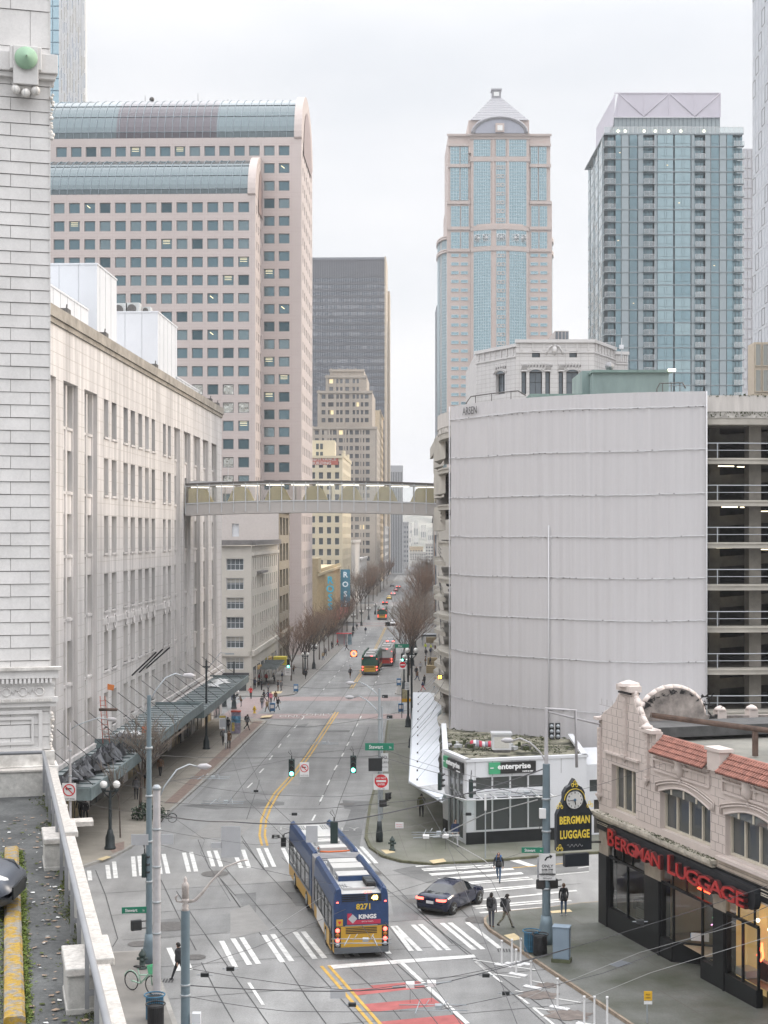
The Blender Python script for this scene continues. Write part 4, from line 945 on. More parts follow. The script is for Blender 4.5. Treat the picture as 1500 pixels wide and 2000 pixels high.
def garage():
 Rs = GR+.45; t0 = circ_at(880,Rs); t1 = circ_at(1380,Rs)
 if t0 > 0: t0 -= 2*PI
 P = lambda t,R,z: Vector((GC.x+R*math.cos(t),GC.y+R*math.sin(t),z))
 zt = 29.6; lev = [Z_(894+82.6*k,108) for k in range(9)]
 sc = MB(); N = 260; zs = [3.75,8,14,20,26,zt]
 pts = [[None]*len(zs) for _ in range(N+1)]
 for i in range(N+1):
  f = i/N; t = t0+(t1-t0)*f
  for j,z in enumerate(zs):
   bot = z if j else 3.95-.9*f*f*0+(-.0)*f
   pl = .05*math.sin(i*.62)*(.5+.5*math.sin(i*.13+z*.2))
   pts[i][j] = P(t,Rs+pl,bot)
 vs = [p for r in pts for p in r]; L = len(zs)
 sc.raw(vs,[(i*L+j,(i+1)*L+j,(i+1)*L+j+1,i*L+j+1) for i in range(N) for j in range(L-1)],scrim_m,True)
 sc.build('scrim',PG,W=True)
 sm = MB(); sw = mat('scrim_seam',(.58, .58, .59), .6,var=.05)
 rr = random.Random(8)
 for k in range(8):
  z = [28.55,25.55,22.45,19.45,16.5,13.5,10.6,6.9][k]
  sm.tube([P(t0+(t1-t0)*i/50,Rs+.08,z-.05*math.sin(i*.2)-(.10 if k != 0 else 0)*math.sin(PI*i/50)+rr.uniform(-.02, .02)) for i in range(0,51)], .032 if k < 7 else .02,sw,4)
 sm.build('scrim_seams',PG,W=True)
 fx = MB(); r5 = random.Random(5)
 for k in range(8):
  for i in range(46): t = t0+(t1-t0)*(i+.5)/46; fx.box(P(t,Rs+.1,[28.55,25.55,22.45,19.45,16.5,13.5,10.6,6.9][k]-.1*math.sin(PI*i/46)),(.03, .10, .05),steel_cover if r5.random() < .3 else sw,rz=t)
 fx.build('scrim_ties',PG,W=True)['kind'] = 'stuff'
 tv = circ_at(1073,Rs);
 for tt,z0,z1 in ((tv,4,20.2),(t1,3.8,zt),(t0,3.9,zt)): sm = MB(); sm.tube([P(tt,Rs+.1,z0),P(tt,Rs+.1,z1)], .05,sw,4); sm.build('scrim_edge_cord',PG,W=True)
 def ring(mb, z0, z1, R, m, ta, tb, n=40, Ri=None):
  Ri = Ri if Ri is not None else R-.3
  for i in range(n):
   a,b = ta+(tb-ta)*i/n,ta+(tb-ta)*(i+1)/n
   A,B,C,D = P(a,R,0),P(b,R,0),P(b,Ri,0),P(a,Ri,0)
   v = [Vector((q.x,q.y,z0)) for q in (A,B,C,D)]+[Vector((q.x,q.y,z1)) for q in (A,B,C,D)]
   mb.raw(v,[(3,2,1,0),(4,5,6,7),(0,1,5,4),(2,3,7,6)],m)
 ta,tb = -PI-.25,0.1
 for k,z in enumerate(lev+[lev[-1]-2.97]):
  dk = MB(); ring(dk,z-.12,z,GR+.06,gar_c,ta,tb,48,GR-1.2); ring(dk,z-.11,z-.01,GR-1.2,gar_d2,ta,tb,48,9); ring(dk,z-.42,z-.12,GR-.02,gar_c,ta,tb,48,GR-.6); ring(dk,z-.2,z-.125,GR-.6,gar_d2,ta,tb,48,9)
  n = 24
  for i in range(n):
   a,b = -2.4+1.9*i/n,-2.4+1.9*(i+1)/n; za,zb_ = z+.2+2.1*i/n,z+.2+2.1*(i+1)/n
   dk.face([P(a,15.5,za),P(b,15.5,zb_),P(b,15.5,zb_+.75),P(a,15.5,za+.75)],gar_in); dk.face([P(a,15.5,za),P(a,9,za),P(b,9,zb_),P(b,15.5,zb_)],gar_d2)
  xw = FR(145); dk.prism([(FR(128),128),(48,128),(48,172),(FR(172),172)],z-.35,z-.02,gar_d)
  dk.build('deck',PG,W=True)
  if k < len(lev):
   rl = MB()
   ts = [-1.75+.9*i/30 for i in range(31)]
   for h,r in ((1.05, .04),(.55, .025)): rl.tube([P(t,GR-.15,z+h) for t in ts],r,rail_m,5)
   for i in range(0,31,5):
    t = circ_at(1402)+(i-5)*.041*1; rl.cyl(P(t,GR-.15,z),P(t,GR-.15,z+1.05), .045, .045,rail_m,5)
   for i in range(30):
    if i % 1 == 0: pass
   rl.build('deck_railing',PG,W=True)
   lm = MB()
   for t,R,dz,tl in ((-1.53,16,1.25, .3),(-1.42,15.0,1.22, .5),(-1.29,17,1.7,-.2),(-1.22,13,1.6,-.5)):
    c = P(t+.008*((k*7) % 5),R,z+dz-.0); c.z = z+2.5-.1*((k*3) % 4) if dz > 1.5 else z+2.55
    lm.box(c,(1.25, .12, .06),lamp_w,rz=tl)
   lm.build('strip_lamps',PG,W=True)
 for t,R,w_ in ((circ_at(1419),15.2, .8),(circ_at(1490),17.6, .9),(-1.9,16.5, .9),(-2.3,17, .9),(-2.75,17.4, .9),(-3.1,17.5, .9)): cl = MB(); cl.box(P(t,R,13.5),(w_,w_,29),gar_in if R < 16 else gar_d,rz=t); cl.build('column',PG,W=True)
 ic = MB(); cm = mat('garage_core',(.055, .05, .042), .9,var=.3)  # near-black colour carries the shade of the garage interior
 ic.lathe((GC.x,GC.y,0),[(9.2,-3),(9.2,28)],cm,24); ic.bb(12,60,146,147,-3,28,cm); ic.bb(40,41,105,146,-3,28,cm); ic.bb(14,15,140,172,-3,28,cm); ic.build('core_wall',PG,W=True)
 tp = MB(); ring(tp,28.2,29.35,GR+.05,mat('stained_white_parapet',(.50, .47, .44), .8,var=.16,scale=1.2,detail=8,stretch=(2,2, .25)),ta,tb,60,GR-.2)
 ring(tp,27.75,28.2,GR+.0,moss_c,ta,tb,60,GR-.3); ring(tp,27.3,27.75,GR-.05,gar_c,ta,tb,60,8); ring(tp,28.0,28.15,GR-.2,gar_d,ta,tb,60, .5)
 tp.prism([(FR(128),128),(48,128),(48,172),(FR(172),172)],27.4,28.2,gar_c); tp.bb(FR(150)-.6,FR(150)-.3,128,172,28,29.2,gar_c)
 tp.build('roof_parapet',PG,W=True)
 ms = MB(); r2 = random.Random(9)
 for i in range(420):
  t = -1.75+.6*r2.random(); z = r2.choice((29.38,28.15,28.1,27.95)); c = P(t,GR+.06,z+r2.uniform(-.1, .03)); s = r2.uniform(.03, .11)
  ms.raw([c+Vector((r2.uniform(-s,s),r2.uniform(-s,0),r2.uniform(-s,s))) for _ in range(4)],[(0,1,2),(1,2,3),(0,2,3)],mat('moss_green',(.045, .055, .02), .9,var=.4,scale=8))
 o = ms.build('moss',PG,W=True); o['kind'] = 'stuff'
 lw = MB()
 for k,z in enumerate((26.2,23.3,20.2,17.2,14.2,11.3,8.4,5.4)):
  for j in range(3):
   xw = FR(134+j*13)
   v = [(xw-.15,128+j*13,z-.3),(xw-.9,134+j*13,z-.3),(xw-.15,140+j*13,z-.3)]; h = 2.0 if k < 3 else .35
   lw.raw([*v,*[(a,b,c+h) for a,b,c in v]],[(0,1,4,3),(1,2,5,4),(0,2,1),(3,4,5)],gar_c)
 lw.build('street_side_lips',PG,W=True)
 sr = MB()
 for z in (20.2,17.2,14.2,11.3,8.4,5.4):
  for h in (.5, .8,1.1): sr.tube([(FR(y)-.35,y,z+h) for y in (126,140,155,172)], .035,steel_cover,4)
 sr.build('street_side_railing',PG,W=True)
 mw = MB(); c = P(circ_at(1100),GR-.2,29.4)
 for (px0,px1) in ((900,1018),(1282,1340)):
  a,b = circ_at(px0),circ_at(px1); pp = [P(a,GR-.3,29.3)]+[P(a+(b-a)*i/10,GR-.5,30.3 if 0 < i < 10 else 29.9) for i in range(11)]; mw.tube(pp, .05,steel_cover,4)
  for i in (2,5,8): q = P(a+(b-a)*i/10,GR-.5,29); mw.cyl(q,q+Vector((0,0,1.3)), .04, .04,steel_cover,4)
 mw.build('roof_handrail',PG,W=True)
 g = MB(); t = circ_at(920,Rs); text_mesh('ARSEN', .85,mat('spray_paint',(.08, .08, .08), .7,var=0),g,P(t,Rs+.12,29.05)+Vector((0,0,0)),Vector((-math.sin(t),math.cos(t),0)),(0,0,1), .01, .0,xs=.8); g.build('graffiti_tag',PG,W=True)
garage()
def green_house():
 Y = 128; m = mat('green_render',(.21, .275, .265), .8,var=.2,scale=.5,detail=7,stretch=(1,1, .4)); R = empty('roof_machine_room',(X_(1230,Y),Y,28),0, 'weathered green machine room on the garage roof under the glass tower', 'machine room')
 b = MB(); b.bb(X_(1158,Y),X_(1306,Y),Y,Y+8,28.1,Z_(728,Y),m); b.bb(X_(1143,Y),X_(1166,Y),Y+2,Y+9,28.1,Z_(724,Y+2),m); b.build('wall',R,W=True)
 c = MB(); c.bb(X_(1155,Y),X_(1316,Y)-.2,Y-.25,Y+8.2,Z_(728,Y),Z_(724,Y)+.05,mat('copper_trim',(.16, .23, .21), .7,var=.2)); c.build('coping',R,W=True)
 l = MB(); l.bb(X_(1311,Y)-.3,X_(1311,Y)+.3,Y-.4,Y-.1,Z_(726,Y),Z_(721,Y),lamp_w); l.build('floodlight',R,W=True)
 b = MB(); b.bb(X_(1035,124),X_(1150,124),124,130,28.1,Z_(769,124),MATS['copper_trim']);
 b.raw([(X_(1035,124),124,28.6),(X_(1135,124),124,28.6),(X_(1120,124),126,29.6),(X_(1048,124),126,29.9)],[(0,1,2,3)],MATS['copper_trim']); b.build('green_awning',R,W=True)
 D = empty('satellite_dish',(X_(1190,129),129,Z_(724,129)),0, 'small round satellite dish standing on the green machine room', 'satellite dish')
 d = MB(); d.lathe((0,-.1, .35),[(.02, .12),(.18, .06),(.38,-.0)],mat('dish_mesh',(.35, .35, .36), .5,var=.1),14,ax='y'); d.cyl((0,0,0),(0,0, .35), .03, .03,steel_cover,5); d.build('dish',D)
green_house()
# ================= enterprise rental office
EA = Vector((3.9,100.3,0)); EB = Vector((5.17,96.0,0))
EO = empty('rental_office',(7,100, .15),0, 'low white rental office with mossy roof, green and black signs and glass canopy', 'shop')
wh_p = mat('white_panel',(.60, .61, .63), .5,var=.04,scale=.4); blk_t = mat('black_tile',(.015, .017, .018), .5,var=.2,scale=3,spec=.3); sg = glass('shop_window',(.5, .55, .53), .10, .03, .02,dark=(.015, .018, .018))
alu = mat('aluminium',(.55, .56, .57), .4,metal=.3,var=.03)
def rental():
 m = MB(); zt = 5.4; L = 8.1; uA = (EB-EA).normalized(); la = (EB-EA).length
 S = lambda px: ((px-750)/FP*96.0-5.17)/(RN.x-(px-750)/FP*RN.y)
 xs = [S(p) for p in (928,961.5,996.5,1031.5,1064)]
 rects = [(xs[0],xs[4],3.55,4.3),(xs[0],xs[4], .95,3.0)]
 facade(m,EB,RN,L,0,zt,rects, .12,wh_p);
 m.fb(EB,RN,-.05,L,-.06,0,0, .9,blk_t)
 facade(m,EA,uA,la,0,zt,[(.9,la-.6, .35,4.5)], .12,wh_p); m.fb(EA,uA,0, .85,-.06,0,0,1.0,blk_t)
 C = EA+UF*14; D = EB+RN*L; E_ = D+UF*10
 m.face([C,EA,EA+Vector((0,0,zt)),C+Vector((0,0,zt))],wh_p); m.face([D,E_,E_+Vector((0,0,zt)),D+Vector((0,0,zt))],wh_p)
 m.build('wall',EO,W=True)
 r = MB(); vs = [EA,EB,D,E_,C]; r.face([p+Vector((0,0,5.1)) for p in vs],mat('mossy_roof',(.055, .06, .025), .95,var=.7,scale=.9,detail=10,col2=(.17, .16, .12),sharp=.12,grain=.3)); r.build('roof',EO,W=True)
 c = MB();
 for a,b in ((C,EA),(EA,EB),(EB,D),(D,E_)):
  d = (b-a).normalized(); c.fb(a,d,-.1,(b-a).length+.1,-.06, .3,zt-.1,zt+.08,wh_p)
 c.build('roof_coping',EO,W=True)
 w = MB(); o = EB-Vector((RN.y,-RN.x,0))*.1
 for z0,z1,in ((3.55,4.3),(.95,3.0)): w.fb(o,RN,xs[0],xs[4],-.02,0,z0,z1,sg)
 w.build('shop_glass',EO,W=True)
 f = MB()
 for x in xs: f.fb(EB,RN,x-.05,x+.05,-.02, .1, .96,2.99,alu); f.fb(EB,RN,x-.05,x+.05,-.02, .1,3.56,4.29,alu)
 f.fb(EB,RN,xs[0]-.1,xs[4]+.1,-.03, .1, .9,1.0,alu); f.build('window_frame',EO,W=True)
 n = MB(); n.fb(EB+UF*.2,RN,xs[0]+.05,xs[0]+2.9, .35, .4,3.6,4.28,mat('indoor_board',(.30, .31, .28), .8,var=.1)); n.fb(EB,RN,xs[1]+1.9,xs[4], .13, .16,3.98,4.28,mat('leaf_green',(.06, .36, .17), .5,var=.05));
 n.build('indoor_panels',EO,W=True)
 w = MB(); w.fb(EA,uA, .9,la-.6, .08, .1, .35,4.5,sg); w.build('entrance_glass',EO,W=True)
 f = MB()
 for a in (.9,1.9,2.7,la-.65): f.fb(EA,uA,a,a+.06,-.02, .09, .36,4.48,alu)
 f.fb(EA,uA, .9,la-.6,-.01, .09,2.7,2.8,alu); f.build('entrance_frame',EO,W=True)
 ca = MB(); cg = clear('canopy_glass',(.62, .76, .74),mixf=.18)
 n1 = -Vector((-RN.y,RN.x,0)); n2 = -Vector((-uA.y,uA.x,0))
 nF = Vector((RN.y,-RN.x,0)); nA = Vector((uA.y,-uA.x,0))
 q = [EB+RN*(xs[4]+.2),EB+RN*(xs[4]+.2)+nF*1.5,EB+nF*1.5+nA*.5,EA+nA*1.9,EA,EB]
 zc = 3.28; ca.face([p+Vector((0,0,zc-(.12 if i in (1,2,3) else 0))) for i,p in enumerate(q)],cg); ca.build('canopy_glass',EO,W=True)
 ct = MB()
 for k in range(6): p = EB+RN*(xs[0]+k*(xs[4]-xs[0])/5); ct.tube([p+Vector((0,0,zc+.02)),p+nF*1.5+Vector((0,0,zc-.1))], .045,alu,4)
 ct.tube([q[1]+Vector((0,0,zc-.1)),q[2]+Vector((0,0,zc-.1)),q[3]+Vector((0,0,zc-.1))], .05,alu,4); ct.fb(EB,RN,-.1,xs[4]+.2,-.12, .0,zc-.02,zc+.14,alu); ct.build('canopy_frame',EO,W=True)
 bk = mat('sign_black',(.02, .02, .02), .4,var=0); gn = mat('sign_green',(.06, .34, .17), .4,var=0); wt = mat('sign_white',(.8, .8, .8), .4,var=0)
 def sign(o, u, L_, H_, z):
  s = MB(); nrm = Vector((u.y,-u.x,0)); s.fb(o,u, .0,L_*.235,-.16,-.02,z,z+H_,gn); s.fb(o,u,L_*.235,L_,-.16,-.02,z,z+H_,bk)
  p = o+u*(L_*.53)+nrm*.165; p.z = z+H_*.56; text_mesh('enterprise',H_*.66,wt,s,p,u,(0,0,1), .03,H_*.018,xs=L_*.86/(H_*.66*5.05))
  p = o+u*(L_*.02)+nrm*.165; p.z = z+H_*.56; s.fb(o,u,L_*.02,L_*.09,-.19,-.165,z+H_*.5,z+H_*.58,wt)
  p = o+u*(L_*.82)+nrm*.165; p.z = z+H_*.16; text_mesh('rent-a-car',H_*.24,wt,s,p,u,(0,0,1), .03, .003,xs=1.05); return s
 sign(EB+RN*S(954),RN,S(1045)-S(954), .72,4.5).build('sign_board',EO,W=True)
 sign(EA+uA*.35,uA,la-.8, .72,4.45).build('sign_board',EO,W=True)
 pj_ = MB()
 for px in (928,962,1000,1035,1070,1096): pj_.fb(EB,RN,S(px)-.01,S(px)+.01,-.006, .01,4.35,5.3,steel_cover)
 pj_.build('panel_joints',EO,W=True)
 e2 = MB(); D2 = D+UF*.8; facade(e2,D2,RN,10,0,4.7,[(.6,3.4, .2,2.4),(.3,3.4,2.9,3.7)], .3,wh_p); e2.fb(D2,RN,0,10, .2,8,4.3,4.6,wh_p)
 e2.fb(D2,RN, .6,3.4, .28, .3, .2,2.4,MATS['garage_core']); e2.fb(D2,RN, .3,3.4, .28, .3,2.9,3.7,sg); e2.build('side_wing',EO,W=True)
 def item(name, label, cat, px, py, fn):
  Y = 14.4*FP/(py-1045); R = empty(name,(X_(px,Y),Y,5.1),0,label,cat); b = MB(); fn(b); b.build('body',R); return R
 def acu(b): b.bb(-.62, .62, -.5, .5, .18, 1.15, wh_p); b.bb(-.7, .7, -.58, .58, 1.15, 1.3, alu); b.bb(-.5, .5, -.52, -.5, .3, 1.05, mat('ac_grille', (.55, .54, .50), .6, var=.1, scale=20)); b.bb(-.55, .55, -.5, .5, 0, .18, steel_cover)
 item('air_conditioner', 'boxy pale air conditioning unit on the mossy office roof', 'air conditioner',979,1468,acu)
 def tent(b):
  rr = random.Random(1); cs = [mat('red_cloth',(.45, .05, .08), .8,var=.1),mat('white_cloth',(.6, .6, .62), .8,var=.05),mat('grey_cloth',(.25, .25, .3), .8,var=.1)]
  for i in range(9):
   t0,t1 = -.9+i*.2,-.7+i*.2
   b.lathe((t0,0, .1),[(.28+.12*math.sin(i*.9)*.6,0),(.30+.12*math.sin((i+1)*.9)*.6, .2)],cs[i % 3],8,ax='x')
 item('rolled_tent', 'crumpled red and white striped bundle on the mossy office roof', 'bundle',944,1458,tent)
 def junk(b):
  rr = random.Random(4)
  for i in range(16): x,y = rr.uniform(-1,1),rr.uniform(-1,1); b.box((x,y, .15),(rr.uniform(.1, .5),rr.uniform(.1, .4),rr.uniform(.1, .35)),[steel_cover,MATS['moss_green'],alu][i % 3],rz=rr.uniform(0,3))
 item('roof_debris', 'dark heap of scrap at the left end of the mossy office roof', 'debris',895,1458,junk)
 item('roof_debris', 'scattered scrap beside the air conditioner on the office roof', 'debris',1003,1462,junk)
 rr = random.Random(14); ms = MB()
 for i in range(1500):
  a,b = rr.random(),rr.random(); p = EA*(1-a)*(1-b)+D*a*(1-b)+E_*a*b+C*(1-a)*b; s = rr.uniform(.05, .16)
  if math.sin(p.x*1.3)+math.sin(p.y*1.1+1) < -.2: continue
  p.z = 5.1; ms.raw([p+Vector((rr.uniform(-s,s),rr.uniform(-s,s),rr.uniform(0,s))) for _ in range(4)],[(0,1,2),(0,2,3)],MATS['moss_green'])
 o_ = ms.build('moss_growth',EO,W=True); o_['kind'] = 'stuff'
rental()
# ================= street canopy with white sheet roof (right pavement)
def sheet_canopy():
 R = empty('glass_walkway_canopy',(3,120,3),0, 'long pavement canopy with white torn roof sheets running along the garage front', 'canopy')
 zc = 3.15
 def p(px, py): Y = (HC-zc)*FP/(py-1045); return Vector((X_(px, Y), Y, zc))
 w = MB(); ws = mat('white_roof_film',(.66, .69, .74), .35,var=.05,scale=2,detail=8,stretch=(.4,3,1))
 L = [p(807,1352),p(806,1400),p(803,1470),p(799,1525),p(836,1548),p(862,1561)]
 rr = random.Random(2); Rr = [p(840,1352),p(852,1368)]+[p(857+rr.uniform(-3,5)+.0*i,1368+i*9.5) for i in range(1,19)]+[p(866,1552)]
 poly = L+Rr[::-1]
 w.raw([q+Vector((0,0,0)) for q in poly]+[q-Vector((0,0, .05)) for q in poly],[tuple(range(len(poly)))]+[(i,(i+1) % len(poly),len(poly)+(i+1) % len(poly),len(poly)+i) for i in range(len(poly))],ws); w.build('roof_sheet',R,W=True,recalc=True)
 g = MB(); g.face([q-Vector((0,0, .09)) for q in (p(807,1352),p(799,1525),p(864,1564),p(872,1560),p(864,1352))],clear('canopy_glass')); g.build('glass_roof',R,W=True)
 f = MB(); fm = mat('pale_steel',(.42, .45, .47), .5,metal=.2,var=.1)
 for i in range(12):
  y = 1352+(i/11)**1.15*172; a = p(807-(i*.75),y); b = Vector((a.x+2.2+.03*i,a.y+.3,zc)); f.box((a+b)/2+Vector((0,0,-.16)),((b-a).length, .08, .14),fm,u=(b-a).normalized())
  if i % 1 == 0: f.tube([a+Vector((.5, .1,0)),Vector((FR(a.y)+.0,a.y+1.5,zc+2.3))], .02,fm,4); f.box(a+Vector((.55,0, .06)),(.1, .25, .1),steel_cover)
 f.tube([p(807,1352)-Vector((0,0, .1)),p(799,1525)-Vector((0,0, .1)),p(864,1564)-Vector((0,0, .1))], .06,fm,4); f.build('steel_frame',R,W=True)
sheet_canopy()
# ================= luggage shop (right foreground)
BC = Vector((10.75,76.8,0)); BU = -UN; BN = -RN
pinkt = mat('pinkish_terracotta',(.53, .465, .43), .5,var=.08,scale=.9,detail=7)
pink_b = mat('buff_brick_panel',(.42, .36, .30), .8,var=.15,scale=1.5)
BS = empty('luggage_shop',(14,68,0),0, 'two storey pinkish terracotta shop with red channel letters, arched windows and tile eaves', 'shop')
PB = lambda t,d,z: Vector((BC.x,BC.y,0))+BU*t+BN*d+Vector((0,0,z))
def luggage():
 W = 24.; fw = [(1.5,4.25,6.08,8.28),(6.8,11.6,6.08,7.8),(12.9,17.7,6.08,7.8),(19.,23.8,6.08,7.8)]
 m = MB(); facade(m,BC,BU,W,5.75,9.5,fw, .42,pinkt)
 def arch_fill(mb, a0, a1, z0, rise, d0, d1, m_, n=12):
  pts = [(a0+(a1-a0)*i/n,z0+rise*math.sin(PI*i/n)**.62) for i in range(n+1)]
  return pts
 m.build('upper_wall',BS,W=True)
 gl_ = glass('old_window_glass',(.4, .41, .4), .2, .05, .1,dark=(.03, .035, .035)); cream = mat('cream_sash',(.50, .46, .38), .6,var=.1)
 for i,(a0,a1,z0,z1) in enumerate(fw):
  w = MB(); top = z1
  w.face([PB(a0,-.36,z0),PB(a1,-.36,z0),PB(a1,-.36,z1),PB(a0,-.36,z1)],gl_)
  if i:
   n = 14; pts = [(a0+(a1-a0)*k/n,z1+.42*math.sin(PI*k/n)) for k in range(n+1)]
   w.raw([PB(a, .012,z) for a,z in pts],[tuple(range(n+1))],gl_)
  w.build('window_glass',BS,W=True)
  f = MB(); nm = 3 if i == 0 else 4
  for k in range(nm+1):
   a = a0+(a1-a0)*k/nm; wd = .05 if k in (0,nm) else .06
   ztop = z1-.02 if (not i or k in (0,nm)) else z1-.02
   f.box(PB(min(max(a,a0+.04),a1-.04),-.30,(z0+ztop)/2),(wd*1.6, .1,ztop-z0),cream,u=BU)
   if i and 0 < k < nm: h = .42*math.sin(PI*k/nm); f.box(PB(a, .03,z1+h/2),(wd*1.6, .05,h-.02),cream,u=BU)
  f.box(PB((a0+a1)/2,-.3,z0+.06),(a1-a0-.02, .12, .1),cream,u=BU)
  if not i: f.box(PB((a0+a1)/2,-.3,z1-.06),(a1-a0-.02, .12, .1),cream,u=BU)
  f.build('window_sash',BS,W=True)
  if i:
   h = MB(); n = 16
   for off,r in ((.0, .05),(.26, .045),(.38, .035)):
    h.tube([PB(a0-off, .05,z1-.05)]+[PB(a0-off+(a1-a0+2*off)*k/n, .05,z1+off*.9+.42*math.sin(PI*k/n)) for k in range(n+1)]+[PB(a1+off, .05,z1-.05)],r,pinkt,5)
   h.build('arch_moulding',BS,W=True)
 j = MB();
 def free(t, z): return not any(a-.05 < t < b+.05 and z0-.05 < z < z1+.05 for a, b, z0, z1 in fw) and not any(a-.4 < t < b+.4 and z1-.1 < z < z1+.85 for a, b, z0, z1 in fw[1:])
 z = 6.1; row = 0
 while z < 9.5:
  cuts = sorted({y for a,b,z0,z1 in fw if z0-.05 < z < z1+(.85 if (a,b) != fw[0][:2] else .05) for y in (a-.02,b+.02)} | {0,W})
  for a,b in zip(cuts[:-1],cuts[1:]):
   if free((a+b)/2,z) and b-a > .05: j.box(PB((a+b)/2, .003,z),(b-a-.02, .01, .012),groove,u=BU)
  t = .25+(.3 if row % 2 else 0)
  while t < W:
   if free(t,z+.2): j.box(PB(t, .003,z+.19),(.012, .01, .37),groove,u=BU)
   t += .62
  z += .385; row += 1
 prof = [(0,9.5),(0,10.35),(.28,10.4),(.5,10.62),(.9,10.75),(1.5,11.05),(1.95,11.35),(2.3,11.75),(2.45,11.75),(2.45,12.05),(3.15,12.2),(3.85,12.05),(3.85,11.75),(4.05,11.7),(4.3,11.3),(4.6,10.95),(5.05,10.6),(5.2,10.5),(5.2,10.42),(6.4,10.42),(6.4,9.5)]
 g = MB(); g.plate(PB(0, .0,0),BU,Vector((0,0,1)),prof, .35,pinkt); g.build('gable',BS,W=True)
 for zz in (9.5,9.88,10.27,10.66,11.05,11.43,11.8):
  xs_ = [a for (a,b),(c,d) in zip(prof[:-1],prof[1:]) if (b-zz)*(d-zz) < 0]
  lo,hi = (min(xs_),max(xs_)) if len(xs_) > 1 else (0,6.4)
  j.box(PB((lo+hi)/2, .004,zz),(hi-lo-.05, .012, .012),groove,u=BU)
  t = lo+.35
  while t < hi: j.box(PB(t, .004,zz+.17),(.012, .012, .3),groove,u=BU) if zz < 11.5 else None; t += .62
 j.build('tile_joints',BS,W=True)
 tr = MB()
 for i in range(1,len(prof)-2): a,b = prof[i],prof[i+1]; tr.tube([PB(a[0],-.15,a[1]+.03),PB(b[0],-.15,b[1]+.03)], .13,pinkt,6)
 tr.box(PB(3.15,-.15,12.15),(1.6, .6, .28),pinkt,u=BU); tr.lathe(PB(3.15,-.15,12.25),[(.55,0),(.5, .14),(.2, .24),(.05, .28)],pinkt,8,smooth=False); tr.box(PB(3.15,-.15,11.92),(1.3, .55, .08),mat('black_tar',(.03, .028, .028), .8,var=.3),u=BU)
 for t in (.18,3.15,5.55):
  zb_,zt_ = (6.6,9.9) if t == .18 else ((8.95,11.7) if t > 1 and t < 4 else (8.2,10.3))
  tr.box(PB(t, .06,(zb_+zt_)/2),(.3, .12,zt_-zb_),pinkt,u=BU)
  for k in range(int((zt_-zb_)/.22)): tr.box(PB(t, .13,zb_+.12+k*.22),(.16, .05, .1),pinkt,u=BU)
  tr.box(PB(t, .1,zb_-.05),(.42, .2, .12),pinkt,u=BU); tr.lathe(PB(t, .08,zb_-.4),[(.02,0),(.1, .2),(.14, .3)],pinkt,6)
 tr.box(PB(5.75,-.0,10.42),(1.35, .5, .16),pinkt,u=BU); tr.lathe(PB(5.45,0,10.5),[(.3,0),(.26, .12),(.08, .2)],pinkt,8)
 tr.box(PB(.12, .0,10.36),(.5, .5, .14),pinkt,u=BU)
 for k in range(9): tr.box(PB(1.0+k*.43, .06,8.82),(.42, .16, .1),pinkt,u=BU)
 tr.box(PB(12.17,-.1,9.95),(1.1, .55, .9),pinkt,u=BU); tr.box(PB(12.17,-.1,10.42),(1.3, .7, .14),pinkt,u=BU)
 tr.build('terracotta_trim',BS,W=True)
 bl = MB()
 for t in (8.9,14.9,21.2):
  q = PB(t, .06,9.1); bl.lathe(q-Vector((0,0, .45)),[(.02,0),(.18, .15),(.28, .45),(.24, .7),(.34, .85),(.1, .95)],pinkt,9)
  for s in (-1,1): bl.tube([q+BU*s*(.25+.12*k)+Vector((0,0, .3-.12*k*k*.3)) for k in range(4)], .07,pinkt,5)
  bl.ball(q+Vector((0,0,-.55)), .09,pinkt,6)
 bl.build('shield_crest',BS,W=True)
 sc = MB()
 for a,b in ((6.2,11.55),(12.75,23.9)):
  for z,d in ((9.42, .16),(9.2, .1),(8.72, .08)): sc.box(PB((a+b)/2, .05,z),(b-a,d, .1),pinkt,u=BU)
  for e in (a,b): sc.box(PB(e, .05,9.0),(.1, .08, .6),pinkt,u=BU)
 sc.build('string_course',BS,W=True)
 terra = mat('clay_roof_tile',(.27, .115, .085), .75,var=.35,scale=2.5,detail=6)
 for a,b in ((6.45,11.6),(12.75,23.9)):
  tl_ = MB(); n = int((b-a)/.2)
  for k in range(n):
   t = a+(b-a)*(k+.5)/n
   for r in range(4):
    f0,f1 = r/4,(r+1)/4+.03; z0,z1 = 9.5+.68*f0,9.5+.68*f1; d0,d1 = .42-.75*f0, .42-.75*f1
    tl_.cyl(PB(t,d0,z0+.06),PB(t,d1,z1+.02), .088, .075,terra,7,caps=(r == 0))
  tl_.face([PB(a, .4,9.5),PB(b, .4,9.5),PB(b,-.33,10.15),PB(a,-.33,10.15)],MATS['black_tar'])
  for k in range(n): t = a+(b-a)*(k+.5)/n; tl_.cyl(PB(t-.12,-.36,10.22),PB(t+.12,-.36,10.22), .1, .085,terra,7)
  tl_.build('tile_eaves',BS,W=True)
 rf = MB(); rf.face([PB(0,-.3,9.5),PB(W,-.3,9.5),PB(W,-18,9.5),PB(0,-18,9.5)],mat('felt_roof',(.15, .15, .135), .85,var=.3,scale=.5,detail=8,col2=(.17, .165, .145)))
 rf.face([PB(0,0,0),PB(0,-18,0),PB(0,-18,9.6),PB(0,0,9.6)][::-1],pinkt); rf.build('roof',BS,W=True)
 sg_ = MB(); pr = [(-18,9.5),(-18,10.2)]; cx,R = -8.2,3.3
 prof2 = [(0,9.5),(0,10.35),(-1.2,10.4),(-2.0,10.35)]+[(-3.9+1.75*math.cos(PI*k/12),10.35+1.45*math.sin(PI*k/12)) for k in range(13)]+[(-6.5,10.3),(-18,10.1),(-18,9.5)]
